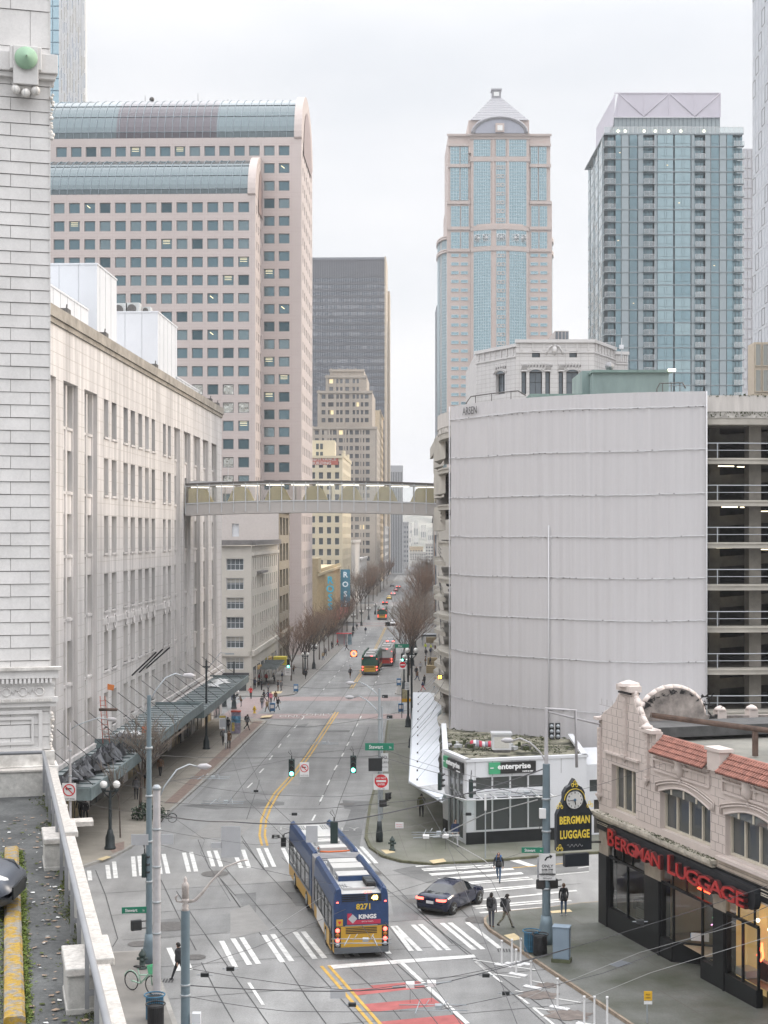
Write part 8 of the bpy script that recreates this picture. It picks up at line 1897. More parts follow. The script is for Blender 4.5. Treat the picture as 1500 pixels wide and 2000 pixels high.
R = board('bus_lane_sign', 'white three line sign on the far left signal pole',562.5,1311, .7, .95,180); txt(R, 'ONLY', .2,blk0,0, .15); txt(R, 'BUS', .2,blk0,0,-.15)
def signal(label, px, py, Y, rz=0., lit=None, back=False, ph=False, group='traffic signals'):
 R = T('traffic_signal',label, 'traffic signal',(X_(px,Y),Y,Z_(py,Y)),rz,group); b = MB(); b.box((0, .08,0),(.36, .2,1.06),mat('signal_green',(.012, .03, .028), .5,var=0)); b.build('housing',R,bevel=.03)
 s = 1 if back else -1
 for i in range(3):
  z = .34-.34*i; v = MB(); n = 8; v.raw([(.14*math.cos(PI*k/n),s*.02,z+.14*math.sin(PI*k/n)) for k in range(n+1)]+[(.13*math.cos(PI*k/n),s*.2,z+.02+.13*math.sin(PI*k/n)) for k in range(n+1)],[(k,k+1,n+2+k,n+1+k) for k in range(n)],blk0); v.build('visor',R)
  v = MB(); v.face([(.125*math.cos(2*PI*k/14),s*.028,z+.125*math.sin(2*PI*k/14)) for k in range(14)],(grn_l if (lit == 'g' and i == 2) else (red_l if lit == 'r' and i == 0 else mat('dark_lens',(.03, .03, .03), .2,var=0)))); v.build('lens',R)
 v = MB(); v.tube([(0, .08, .53),(0, .08, .75)], .03,blk0,5); v.tube([(-.05, .08, .78),(-.2, .08, .95),(-.1, .08,1.1),(.02, .08, .8)], .015,blk0,4); v.build('hanger',R); return R
signal('left of the two green lit signals over the street',569.5,1500,93,lit='g'); signal('right of the two green lit signals over the street',690,1493,93,lit='g')
signal('near signal seen from behind above the bus roof',652.5,1626,73.5,back=True); signal('side facing signal left of the rental office',862,1526,93,F(70)); signal('side facing signal in front of the rental office',922.5,1540,90,F(100))
signal('black signal back on the near left pole beside the white crosswalk',286,1690,69,F(80)); signal('far green signal at the left of the Pine crossing',563,1296,180,lit='g'); signal('far green signal at the right of the Pine crossing',786,1284,205,lit='g')
signal('distant red signal among the right trees',811,1221,380,lit='r')
def ped(label, px, py, Y, rz=0., lit=None): R = T('pedestrian_signal', label, 'pedestrian signal', (X_(px, Y), Y, Z_(py, Y)), rz, 'pedestrian signals'); b = MB(); b.box((0, 0, 0), (.46, .2, .44), blk0); b.build('housing', R, bevel=.03); b = MB(); b.face([(-.16, -.104, -.15), (.16, -.104, -.15), (.16, -.104, .15), (-.16, -.104, .15)], lit or mat('dark_lens', (.03, .03, .03), .2, var=0)); b.build('lens', R); b = MB(); b.tube([(.2, 0, .15), (.45, 0, .15)], .025, blk0, 5); b.tube([(.2, 0, -.15), (.45, 0, -.15)], .025, blk0, 5); b.build('bracket', R)
ped('walk signal box on the near left pole under the street sign',266,1807,66,F(20)); ped('left of two walk boxes on the big pole',1057,1727,72.5,F(-20)); ped('right of two walk boxes on the big pole',1080,1726,72.6,F(20)); ped('upper walk box on the corner signal pole',758,1555,96.5,F(60)); ped('lower walk box on the corner signal pole',748,1569,96.3,F(30))
ped('far walk box with orange hand at the corner shop',480,1322,178,0,amb_l); ped('far walk box with orange hand by the garage',859,1322,150,0,amb_l)
for i,(px,py) in enumerate(((752,1360),(761,1400),(757,1219))): R = T('detector_box',('upper dark box hung over the far crossing', 'lower dark box hung over the street', 'tiny dark box hung far up the street')[i], 'camera',(X_(px,120 if i < 2 else 300),120 if i < 2 else 300,Z_(py,120 if i < 2 else 300))); b = MB(); b.box((0,0,0),(.45, .3, .24) if i < 2 else (.9, .3, .8),blk0); b.lathe((-.12,-.16,-.02),[(.07,-.05),(.07, .02)],galv,8,ax='y'); b.build('body',R,bevel=.02)
def hydrant(label, px, py, m):
 R = T('fire_hydrant',label, 'fire hydrant',G(px,py, .15)); b = MB(); b.lathe((0,0,0),[(.2,0),(.2, .06),(.13, .08),(.13, .55),(.17, .58),(.17, .63),(.14, .7),(.06, .8),(.05, .86),(.01, .88)],m,12); b.build('barrel',R)
 b = MB(); b.lathe((0,0, .45),[(.07,-.24),(.07, .24)],m,8,ax='x'); b.lathe((0,-.1, .42),[(.08,-.12),(.08, .1)],m,8,ax='y'); b.build('outlet_caps',R)
hyg = mat('hydrant_green',(.03, .05, .045), .5,var=.1); hydrant('dark green fire hydrant on the right corner island',766,1661,hyg); hydrant('dark fire hydrant behind the green basket bicycle',278,1892,hyg); hydrant('yellow fire hydrant on the left pavement corner',497,1393,mat('hydrant_yellow',(.6, .40, .02), .5,var=.05))
def bin_(label, px, py, m, r=.32, H=.95):
 R = T('litter_bin',label, 'litter bin',G(px,py, .15),0, 'slatted litter bins'); b = MB()
 for k in range(26): a = 2*PI*k/26; b.box((r*.93*math.cos(a),r*.93*math.sin(a),H*.48),(.02, .05,H*.9),m,rz=a)
 b.lathe((0,0, .04),[(r*.9,0),(r*.9, .06)],m,20); b.build('slats',R); b = MB()
 for z in (.3, .6): b.tube([(r*.95*math.cos(a),r*.95*math.sin(a),z*H/.95) for a in [2*PI*i/20 for i in range(21)]], .012,m,4)
 b.tube([(r*1.12*math.cos(a),r*1.12*math.sin(a),H) for a in [2*PI*i/20 for i in range(21)]], .03,m,5); b.build('rim',R); b = MB(); b.lathe((0,0, .06),[(r*.8,0),(r*.85,H*.85)],blk0,16); b.build('liner',R)
bblue = mat('bin_blue',(.03, .13, .22), .5,var=.1); bblk = mat('bin_black',(.015, .015, .017), .5,var=.1)
bin_('blue slatted bin beside the big pole at the shop',1038,1858,bblue, .36); bin_('black slatted bin in front of the blue one by the shop',1055,1865,bblk, .33); bin_('blue slatted bin at the bottom left behind the black one',302,1990,bblue, .36); bin_('black slatted bin at the bottom edge beside the pale pole',304,2009,bblk, .33)
R = T('utility_cabinet', 'blue grey steel utility cabinet on the pavement by the shop', 'utility cabinet',G(1097,1878, .15),F(-16)); b = MB(); b.box((0,0, .08),(.85, .6, .16),mat('mossy_plinth',(.08, .09, .05), .9,var=.3)); b.build('plinth',R); cb_ = mat('cabinet_blue_grey',(.20, .26, .32), .5,var=.06); b = MB(); b.box((0,0, .86),(.74, .5,1.4),cb_); b.build('body',R,bevel=.015); b = MB(); b.box((0,0,1.59),(.80, .56, .06),cb_); b.build('lid',R,bevel=.015); b = MB(); b.box((0,-.256, .86),(.66, .012,1.3),cb_); b.build('door',R)
for lb,px,py in (('blue news box on the left corner beside a group',532,1391),('blue news boxes by the far left kerb trees',578,1352),('blue news box at the right kerb near the crossing',783,1392),('blue news box farther at the right corner',779,1340)):
 R = T('news_box',lb, 'news box',G(px,py, .15)); nb_ = mat('news_box_blue',(.035, .12, .24), .5,var=.1); b = MB(); b.box((0,0, .62),(.62, .5, .95),nb_); b.build('body',R,bevel=.03); b = MB(); b.box((0,-.255, .7),(.45, .01, .4),s_white); b.build('window',R); b = MB(); [b.box((x,0, .08),(.08, .45, .16),blk0) for x in (-.24, .24)]; b.build('foot',R)
R = T('kiosk', 'colourful painted kiosk column on the left pavement', 'kiosk',G(461,1432, .15)); b = MB(); art = [mat('kiosk_'+n,c, .6,var=.3,scale=3,detail=2) for n,c in (('blue',(.10, .25, .38)),('grey',(.25, .22, .28)),('yellow',(.5, .38, .08)),('red',(.45, .06, .04)))]; b.box((0,0, .55),(.9, .7,1.1),art[1]); b.box((0,0,1.45),(.9, .7, .7),art[0]); b.box((-.25,-.36, .7),(.28, .02, .9),art[2]); b.lathe((0,-.35,1.5),[(.3,-.02),(.3, .02)],art[0],14,ax='y'); b.box((0,0,2.0),(.9, .7, .4),art[1]); b.build('column',R); b = MB(); b.box((0,0,2.26),(1.0, .8, .12),art[3]); b.build('top',R)
R = T('bus_stop_sign', 'white and yellow bus stop board on a post at the left kerb', 'bus stop',G(441,1464, .15)); b = MB(); b.cyl((0,0,0),(0,0,3.2), .05, .05,galv,8); b.build('post',R); b = MB(); b.box((-.3,0,2.55),(.62, .06,1.25),s_white); b.box((-.3,-.035,3.08),(.6, .01, .2),art[2]); b.box((-.3,-.035,2.5),(.5, .01, .75),s_back); b.build('panel',R); b = MB(); b.box((0,-.05,1.1),(.25, .05, .9),s_white); b.build('timetable',R)
R = T('bus_stop_sign', 'bus stop board with yellow panel at the right kerb', 'bus stop',G(790,1402, .15)); b = MB(); b.box((-.3,0,1.7),(.08, .1,3.4),blk0); b.box((.5,0,1.7),(.08, .1,3.4),blk0); b.build('frame',R); b = MB(); b.box((.1,0,2.5),(.72, .06,1.5),mat('map_panel',(.42, .38, .25), .5,var=.3,scale=6)); b.box((.25,-.05,2.0),(1.1, .08, .35),mat('panel_yellow',(.7, .38, .02), .5,var=0)); b.build('panel',R)
R = T('bus_shelter', 'glass bus shelter with red frame far on the left pavement', 'bus shelter',G(672,1260, .15)); b = MB(); b.box((0,0,2.5),(3.2,1.4, .12),s_red); [b.box((x, .6,1.25),(.08, .08,2.5),s_red) for x in (-1.5,0,1.5)]; b.build('frame',R); b = MB(); b.face([(-1.5, .6, .2),(.6, .6, .2),(.6, .6,2.3),(-1.5, .6,2.3)],s_back); b.box((1.2,0,1.2),(.8, .15,2.2),mat('shelter_poster',(.2, .28, .32), .4,var=.4)); b.build('panels',R)
for i,(px,py,tp) in enumerate(((980,1886,1836),(1000,1884,1834),(1008,1904,1853),(1017,1882,1832),(1037,1929,1875),(1089,1969,1910),(1141,2002,1945),(1161,2006,1945),(1186,2010,1946))):
 c = G(px,py); R = T('flexible_bollard', 'white flexible bollard, %s from the crosswalk along the curved kerb' % ('first', 'second', 'third', 'fourth', 'fifth', 'sixth', 'seventh', 'eighth', 'ninth')[i], 'bollard',c,0, 'white flexible bollards along the kerb'); b = MB(); H = Z_(tp,c.y)-c.z; b.cyl((0,0, .05),(0,0,H-.1), .045, .04,s_white,8); b.lathe((0,0,H-.1),[(.055,0),(.055, .1)],s_white,8); b.build('post',R); b = MB(); b.box((.08,-.05, .03),(.85, .28, .06),s_white,u=(.82,-.57,0)); b.build('base',R,bevel=.02)
c = G(1264,2050, .15); R = T('parking_sign', 'small yellow parking sign on a thin post on the shop pavement', 'sign',Vector((X_(1264,60),60,gz(60)+.15))); H = Z_(1938,60)-R.location.z; b = MB(); b.cyl((0,0,0),(0,0,H), .03, .03,galv,6); b.build('post',R); b = MB(); b.box((.03,-.03,H-.13),(.32, .02, .36),mat('parking_yellow',(.62, .36, .02), .5,var=0)); b.box((.03,-.03,H-.4),(.32, .02, .12),s_white); b.build('panel',R); txt(R, 'PAY', .1,blk0, .03,H-.08,y=-.045); txt(R, 'HERE', .08,blk0, .03,H-.2,y=-.045)
R = T('white_post', 'thin post with pale vertical box before the rental office', 'post',Vector((X_(948,92),92, .15))); b = MB(); b.cyl((0,0,0),(0,0,Z_(1552,92)-.15), .04, .035,galv,6); b.build('post',R); b = MB(); b.box((0,-.05,Z_(1567,92)-.15),(.12, .12, .95),s_white); b.build('vertical_box',R)
def bike(label, px, py, rz, fm, basket=None, h=.15, sc=1.):
 R = T('bicycle',label, 'bicycle',G(px,py,h),rz); R.scale = (sc,)*3; ty = mat('tyre',(.02, .02, .02), .8,var=0)
 for y in (-.52, .52):
  b = MB(); b.tube([(0,y+.33*math.cos(a), .34+.33*math.sin(a)) for a in [2*PI*i/20 for i in range(21)]], .022,ty,5); [b.tube([(0,y, .34),(0,y+.32*math.cos(a), .34+.32*math.sin(a))], .004,galv,3) for a in [PI*i/5 for i in range(10)]]; b.build('wheel',R)
  b = MB(); b.tube([(0,y+.37*math.cos(a), .34+.37*math.sin(a)) for a in [PI*(.1+.8*i/8) for i in range(9)]], .02,fm,4); b.build('mudguard',R)
 b = MB(); [b.tube(q, .028,fm,6) for q in ([(0, .52, .34),(0, .38, .95)],[(0, .4, .8),(0,-.05, .32)],[(0,-.05, .32),(0,-.52, .34)],[(0,-.05, .32),(0,-.2, .85)],[(0, .38, .7),(0,-.15, .6)])]; b.build('frame',R)
 b = MB(); b.tube([(-.28, .25,1.05),(-.1, .38,1.0),(.1, .38,1.0),(.28, .25,1.05)], .018,ty,5); b.build('handlebar',R); b = MB(); b.box((0,-.22, .9),(.16, .27, .06),ty); b.build('saddle',R,bevel=.02)
 if basket:
  b = MB(); z0,z1 = .78,1.08; v = [(-.13, .45,z0),(.13, .45,z0),(.13, .68,z0),(-.13, .68,z0),(-.19, .42,z1),(.19, .42,z1),(.19, .76,z1),(-.19, .76,z1)]; b.raw(v,[(0,1,2,3),(0,1,5,4),(1,2,6,5),(2,3,7,6),(3,0,4,7)],basket); b.build('basket',R)
bike('white share bicycle with mint green basket at the near left corner',277,1938,F(235),mat('bike_green',(.35, .52, .42), .5,var=0),mat('basket_mint',(.12, .52, .28), .5,var=.05),sc=1.15); bike('dark bicycle leaning at the left kerb by the planter shrub',323,1607,F(100),mat('bike_dark',(.03, .05, .04), .5,var=0),sc=.9)
cst = mat('canopy_blue_steel',(.15, .19, .195), .5,metal=.2,var=.25,scale=1.5,detail=8); crf = mat('canopy_glass_roof',(.26, .285, .29), .45,var=.25,scale=.8,detail=8)
def canopy(label, y0, y1, w_, z, droop=None, clutter=False):
 c = Vector((FL(y0),y0,0)); R = T('store_canopy',label, 'canopy',c+Vector((0,0,z)),0, 'store canopies'); L = (y1-y0)/UF.y; b = MB(); b.fb(c,UF,0,L,-w_,-.02,z-.06,z+.02,crf); b.build('roof',R,W=True)
 b = MB(); b.fb(c,UF,0,L,-w_-.12,-w_,z-.45,z+.3,cst); b.fb(c,UF,-.12,0,-w_,0,z-.45,z+.3,cst); b.fb(c,UF,L,L+.12,-w_,0,z-.45,z+.3,cst); n = int(L/1.5)
 for i in range(n+1): b.fb(c,UF,L*i/n-.04,L*i/n+.04,-w_,-.02,z+.02,z+.1,cst)
 b.build('fascia',R,W=True); b = MB(); o = c+Vector((0,0,0))
 for i in range(max(2,int(L/4.5))): s = L*(i+.5)/max(2,int(L/4.5)); p = o+UF*s+RF*(w_-.3); q = o+UF*(s+.3)+RF*.1; b.tube([p+Vector((0,0,z+.1)),q+Vector((0,0,z+2.9))], .025,blk0,4)
 b.build('tie_rods',R,W=True)
 return R
canopy('near store canopy covered in black tarpaulins',93,112,3.9,3.9); canopy('raised middle store canopy with grey glass roof',112.3,137,4.2,4.3); canopy('long far store canopy beyond the raised one',137.3,171,4.2,3.6)
rr = random.Random(44)
def heap(name, label, cat, pts, ms, n, s, z, flat=.5):
 c = pts[0]; R = T(name,label,cat,(c[0],c[1],z)); b = MB()
 for i in range(n):
  f = rr.random(); k = int(f*(len(pts)-1)); p = pts[k]; q = pts[min(k+1,len(pts)-1)]; g = f*(len(pts)-1)-k; x,y = p[0]*(1-g)+q[0]*g-c[0]+rr.uniform(-.6, .6),p[1]*(1-g)+q[1]*g-c[1]+rr.uniform(-.6, .6); a = s*rr.uniform(.5,1.2)
  v = [(x+a*math.cos(t*PI/3)*rr.uniform(.6,1.2),y+a*math.sin(t*PI/3)*rr.uniform(.6,1.2),rr.uniform(0,flat)*.5) for t in range(6)]+[(x,y,rr.uniform(.4,1)*flat)]; b.raw(v,[(t,(t+1) % 6,6) for t in range(6)],ms[i % len(ms)])
 b.build('sheets',R); return R
tarp = [mat('black_tarpaulin',(.02, .022, .025), .45,var=.4,scale=4),mat('grey_tarpaulin',(.10, .105, .115), .5,var=.3,scale=4),mat('dark_tarpaulin',(.04, .042, .05), .5,var=.3)]
heap('tarpaulin', 'crumpled black and grey tarpaulins heaped on the near canopy', 'tarpaulin',[(FL(y)+2.2,y) for y in (95,100,104,109)],tarp,110, .6,3.95,1.1)
heap('plastic_bags', 'white plastic sheeting and orange bucket on the raised canopy', 'plastic sheet',[(FL(114)+1.5,114),(FL(117)+1.5,117)],[mat('white_plastic',(.55, .56, .56), .5,var=.1),tarp[1]],22, .6,4.3, .5)
heap('plastic_bags', 'torn white plastic lying on the far end of the canopy', 'plastic sheet',[(FL(160)+2,160),(FL(168)+2,168)],[MATS['white_plastic']],26, .6,3.65, .35)
R = T('bucket', 'orange red bucket on the raised canopy', 'bucket',(FL(118)+2.6,118,4.32)); b = MB(); b.lathe((0,0,0),[(.22,0),(.27, .45)],mat('bucket_orange',(.7, .13, .03), .5,var=0),10); b.build('body',R)
R = T('ladder', 'red ladder leaning on the store wall above the canopy', 'ladder',(FL(112)+.9,112,4.3)); b = MB(); lrm = mat('ladder_red',(.42, .10, .06), .5,var=0); [b.tube([(x,0,0),(x*.7-.4, .6,3.4)], .035,lrm,4) for x in (-.25, .25)]; b.build('rail',R); b = MB(); [b.tube([(-.24-.4*k/10, .06*k, .34*k),(.24-.45*k/10, .06*k, .34*k)], .025,lrm,4) for k in range(1,10)]; b.build('rungs',R)
Y = 24.5/(.28-210/3000); R = T('orange_banner', 'orange panel jutting from the store wall', 'banner',(X_(210,Y),Y,Z_(1341,Y))); b = MB(); b.box((0,0,0),(1.0, .06, .42),mat('banner_orange',(.62, .20, .05), .6,var=.1),u=(.97,0,-.2)); b.build('panel',R)
R = T('flag_poles', 'three dark slanting flagpoles on the store wall', 'flagpole',(FL(130),130,8)); b = MB(); [b.tube([Vector((X_(x,24.4/(.28-x/3000)),24.4/(.28-x/3000),Z_(y,24.4/(.28-x/3000)))),Vector((X_(x2,22/(.28-x2/3000)),22/(.28-x2/3000),Z_(y2,22/(.28-x2/3000))))], .07,blk0,5) for k,(x,y,x2,y2) in enumerate(((258,1319,305,1274),(272,1313,318,1268),(286,1305,331,1265)))]; b.build('pole',R,W=True)
R = T('awning_mast', 'rusty cylinder lamp over the near canopy', 'lamp',(FL(110)+1.5,110,7)); b = MB(); b.lathe((0,0,0),[(.11,-.7),(.11, .6)],MATS['rusty_steel'],10,ax='x'); b.build('tube',R)
R = T('shrub', 'dark evergreen shrub by the kerb under the bare street tree', 'shrub',G(290,1600, .15)); b = MB(); lf = [mat('shrub_leaf',(.025, .045, .028), .7,var=.4),mat('shrub_leaf_light',(.05, .08, .04), .7,var=.4)]
for i in range(900): a,r_ = rr.uniform(0,2*PI),1.15*rr.random()**.5; p = Vector((r_*math.cos(a),r_*.8*math.sin(a),rr.uniform(.1,1.15)*(1.3-r_*.6))); q = .13; b.raw([p+Vector((rr.uniform(-q,q),rr.uniform(-q,q),rr.uniform(-q,q))) for _ in range(3)],[(0,1,2)],lf[i % 3 == 0])
b.build('foliage',R)
# ---------------------------------------------------------------- bare trees
bark = mat('tree_bark',(.10, .08, .068), .9,var=.3,scale=8); twigm = mat('red_twigs',(.23, .15, .105), .9,var=.25,scale=3); twigg = mat('grey_twigs',(.23, .19, .155), .9,var=.25)
def tree_mesh(seed, H, spread, depth, tm, trunk=.3, r0=.15, nt=5, wid=.5):
 r = random.Random(seed); tr,cr = MB(),MB()
 def grow(p, d, L, rad, lv):
  n = 2 if lv > 1 else 3; pts = [p]; dd = d.copy()
  for i in range(n): w9 = .16 if lv else .03; dd = (dd+Vector((r.uniform(-w9,w9),r.uniform(-w9,w9), .07))).normalized(); pts.append(pts[-1]+dd*L/n)
  (tr if lv < 2 else cr).tube(pts,[max(.013,rad*(1-.45*i/n)) for i in range(n+1)],bark if lv < 3 else tm,6 if lv < 2 else 3,caps=False)
  if lv >= depth: return
  for k in range(nt if lv == 0 else r.choice((3,4,4))):
   f = r.uniform(.3,1) if lv else r.uniform(.85,1); q = pts[0].lerp(pts[-1],f) if lv else pts[-1]; a = r.uniform(0,2*PI); s = spread*(1.1 if lv == 0 else .9)
   e = (dd+Vector((math.cos(a)*s,math.sin(a)*s,r.uniform(0, .35)))).normalized(); grow(q,e,L*r.uniform(.55, .8) if lv else H*wid*r.uniform(.7,1)*.62,rad*.52,lv+1)
 grow(Vector((0,0,0)),Vector((0,0,1)),H*trunk,r0,0); return tr,cr
TREES = []
def tree(label, c, kind, sc=1., rz=0., group='bare street trees'):
 while len(TREES) <= kind: TREES.append(None)
 if TREES[kind] is None:
  a,b = tree_mesh(*[(5,12, .68,4,twigm, .26, .15,8, .62),(9,11.5, .6,4,twigm, .26, .15,8, .62),(14,12.5, .72,4,twigg, .26, .15,8, .62),(23,6.6, .9,4,twigg, .33, .13,8, .6),(31,5, .28,3,twigg, .5, .06)][kind]); R = T('bare_tree',label, 'tree',c,rz,group); a.build('trunk',R); b.build('crown',R); TREES[kind] = R; R.scale = (sc,)*3; return R
 R = copy_tree(TREES[kind]); R.location = c; R.rotation_euler = (0,0,rz); R.scale = (sc,)*3; R['label'] = label; R['group'] = group; return R
tree('wide twiggy bare tree hiding the near canopy',G(274,1582, .15),3,1.1); tree('slim young tree in a grate by the near globe lamp',G(235,1636, .15),4)
ordn = ('first', 'second', 'third', 'fourth', 'fifth', 'sixth', 'seventh', 'eighth', 'ninth', 'tenth', 'eleventh', 'twelfth', 'thirteenth', 'fourteenth')
for i,y in enumerate((229,243,252,266,279,292,305,318,334,350,372)): tree('%s bare reddish tree along the left kerb past the corner shop' % ordn[i],(XL(y)-1.9-(.0 if i else .6),y,gz(y)+.15),i % 3, .85+.1*math.sin(i*2.1),i*1.3)
for i,y in enumerate((240,256,271,286,302,318,336,355,378)): tree('%s bare reddish tree along the right kerb past Pine' % ordn[i],(XR(y)+1.5,y,gz(y)+.15),(i+1) % 3,1.0+.1*math.sin(i*1.7),i*2.1)
for i,y in enumerate((425,450,478,505,545,585,625,670,720)):
 tree('%s tree of the hazy row beyond the second crossing, left side' % ordn[i],(XL(y)-2,y,gz(y)),(i+2) % 3,1.25,i); tree('%s tree of the hazy row beyond the second crossing, right side' % ordn[i],(XR(y)+2,y,gz(y)),i % 3,1.3,i*2.)
# ---------------------------------------------------------------- vehicles
bb_ = mat('bus_blue',(.018, .05, .135), .35,var=.18,scale=3,grain=.1); bgold = mat('bus_gold',(.50, .29, .03), .4,var=.05); bgreen = mat('bus_green',(.02, .08, .055), .4,var=.05); bred = mat('bus_red',(.42, .04, .03), .4,var=0)
broof = mat('bus_roof_white',(.42, .42, .41), .6,var=.08); bgry = mat('bus_joint_grey',(.26, .26, .27), .7,var=.05); bside = mat('bus_side_blue',(.08, .125, .20), .35,var=.15,scale=2,grain=.1); tyre_ = mat('rubber',(.015, .015, .015), .8,var=.1); bw_ = glass('bus_glass',(.35, .4, .45), .25,dark=(.02, .02, .022)); bump_ = mat('bumper_grey',(.09, .10, .11), .6,var=.05)
brake = mat('brake_light',(.6, .02, .02), .3,var=0,emit=(1, .07, .05),es=3.5); amber = mat('amber_lens',(.45, .16, .02), .3,var=0); led = mat('led_amber',(.8, .5, .05), .4,var=0,emit=(1, .65, .12),es=4)
def wheel(b, x, y, r, w_, m2): b.lathe((x, y, r), [(r*.75, -w_/2), (r, -w_/2+.03), (r, w_/2-.03), (r*.75, w_/2)], tyre_, 18, ax='x'); b.lathe((x, y, r), [(r*.62, -w_/2-.01), (r*.62, w_/2+.01)], m2, 14, ax='x')
def bus(label, pos, rz, top, low, side, bend=0., detail=True, num='', route='', L1=7.9, L2=8.5, group='articulated buses'):
 R = T('articulated_bus',label, 'bus',pos,rz,group); secs = [(Vector((0,0,0)),0.,L1-.6,1)]; e = Vector((0,L1+.5,0)); secs.append((e,bend,L2,0))
 for o,a,L,rear in secs:
  U = Vector((-math.sin(a),math.cos(a),0)); S = Vector((math.cos(a),math.sin(a),0)); P = lambda x,y,z: o+S*x+U*y+Vector((0,0,z))
  prof = [(-1.27, .32),(-1.29, .95),(-1.29,2.3),(-1.25,2.95),(-1.17,3.22),(-1.02,3.3),(-.94,3.22),(-.92,2.98),(.92,2.98),(.94,3.22),(1.02,3.3),(1.17,3.22),(1.25,2.95),(1.29,2.3),(1.29, .95),(1.27, .32)]
  b = MB(); n = len(prof); ms = [low,side,top,top,top,top,top,broof,top,top,top,top,top,side,low,blk0]; ys = [0, .12,L-.25,L]; sc = [.985,1,1, .96]
  V = [[P(x*k,y,z if z < 3 else z-(.08 if k < 1 else 0)) for x,z in prof] for y,k in zip(ys,sc)]
  for i in range(3):
   for j in range(n): q = (j+1) % n; b.raw([V[i][j],V[i][q],V[i+1][q],V[i+1][j]],[(0,1,2,3)],ms[j],j in (2,3,4,5,9,10,11,12))
  b.raw(V[0],[tuple(range(n))],top); b.raw(V[3],[tuple(range(n))[::-1]],top if not rear else bgry); b.build('body',R)
  for s in (-1,1):
   nw = int(L/1.45); w_ = MB()
   w_.face([P(s*1.295, .5,1.15),P(s*1.295,L-.5,1.15),P(s*1.295,L-.5,2.3),P(s*1.295, .5,2.3)],bw_); w_.build('side_glass',R)
   f = MB(); [f.box(P(s*1.30, .5+(L-1)*k/nw,1.73),(.03, .07,1.2),blk0,u=S) for k in range(nw+1)]; [f.box(P(s*1.30,L/2,z),(.025,L-1, .05),blk0,u=S) for z in (1.14,1.95,2.31)]
   if detail and rear: f.box(P(s*1.30,L*.62, .78),(.02,2.6, .7),s_white,u=S); f.box(P(s*1.30,L*.2, .62),(.02,1.5, .75),bgold,u=S); [f.box(P(s*1.31, .35+.16*k, .75),(.02, .05, .7),blk0,u=S) for k in range(6)]
   f.build('window_frame',R)
   for wy in ((2.6,) if rear else (1.5,L-2.6)): w_ = MB(); q = P(s*1.16,wy,0); w_.lathe((0,0,0),[(.3,-.14),(.48,-.12),(.48, .12),(.3, .14)],tyre_,18,ax='x'); w_.lathe((0,0,0),[(.26,-.15),(.26, .15)],galv,12,ax='x'); ob = w_.build('wheel',R); ob.location = q+Vector((0,0, .48)); ob.rotation_euler = (0,0,a)
  r = MB(); eq = [(L*.1,1.5, .06, .12),(L*.62,1.5,1.1, .34),(L*.82,1.4, .9, .28)] if rear else [(L*.12,1.4, .8, .3),(L*.35,1.3, .9, .25),(L*.62,1.3,1.4, .12)]
  for y,w2,l2,h2 in eq: r.box(P(0,y,2.98+h2/2),(w2,l2,h2),broof,u=S)
  [r.box(P(x,y_,2.992),(.05,L*.14, .012),blk0,u=S) for x in (-.72,-.6,-.48, .48, .6, .72) for y_ in (L*.2,L*.48,L*.9)]
  r.build('roof_units',R,bevel=.02)
  if detail:
   r = MB();
   if rear: r.box(P(.05,L*.42,3.15),(1.5, .95, .2),broof,u=S); r.box(P(.05,L*.42-.5,3.08),(1.5, .04, .28),bb_,u=S); r.box(P(.62,L*.22,3.14),(.42,1.4, .2),tyre_,u=S); [r.box(P(.62,L*.16+.3*k,3.26),(.38, .12, .04),bump_,u=S) for k in range(4)]
   else: [r.tube([P(-.75,y,3.15),P(-.3,y+.08,3.1),(P(.3,y-.02,3.12)),P(.8,y+.1,3.12)], .045,mat('orange_cable',(.6, .13, .03), .5,var=0),6) for y in (.35,1.15)]
   r.build('roof_cables' if not rear else 'pole_gear',R)
 j = MB();
 for k in range(9):
  f = k/8; c0 = Vector((0,L1-.65,0)).lerp(e+Vector((-math.sin(bend),math.cos(bend),0))*.06,f); a = bend*f; S = Vector((math.cos(a),math.sin(a),0)); hw = 1.22 if k % 2 else 1.16; j.box(c0+Vector((0,0,1.75)),(hw*2, .16,2.75 if k % 2 else 2.6),bgry,u=S)
 j.build('bellows',R)
 f = MB(); f.box((0,-.015,1.02),(2.3, .03, .95),low); [f.box((x,-.03, .98),(.3, .06,1.0),blk0) for x in (-1.1,1.1)]; f.box((0,-.06, .42),(2.5, .16, .26),bump_); [f.box((0,-.035,1.18+.075*k),(1.45, .02, .035),blk0) for k in range(4)]; [f.box((-.35,-.02,2.65+.09*k),(1.1, .02, .045),blk0) for k in range(4)]
 f.box((0,-.06,1.53),(1.5, .03, .03),galv); f.build('rear_panel',R)
 for x in (-1.1,1.1):
  for z,m in ((1.34,brake),(1.12,amber),(.9,brake),(.68,s_back)): l = MB(); l.lathe((x,-.06,z),[(.095,-.02),(.085, .0)],m,14,ax='y'); l.build('tail_light',R)
 for x in (-1.1,1.12, .0, .12,-.12): l = MB(); l.box((x*1.0+(.3 if abs(x) < .5 else 0),-.03,2.6 if abs(x) > .5 else 3.04),(.09, .03, .05),brake); l.build('marker_light',R)
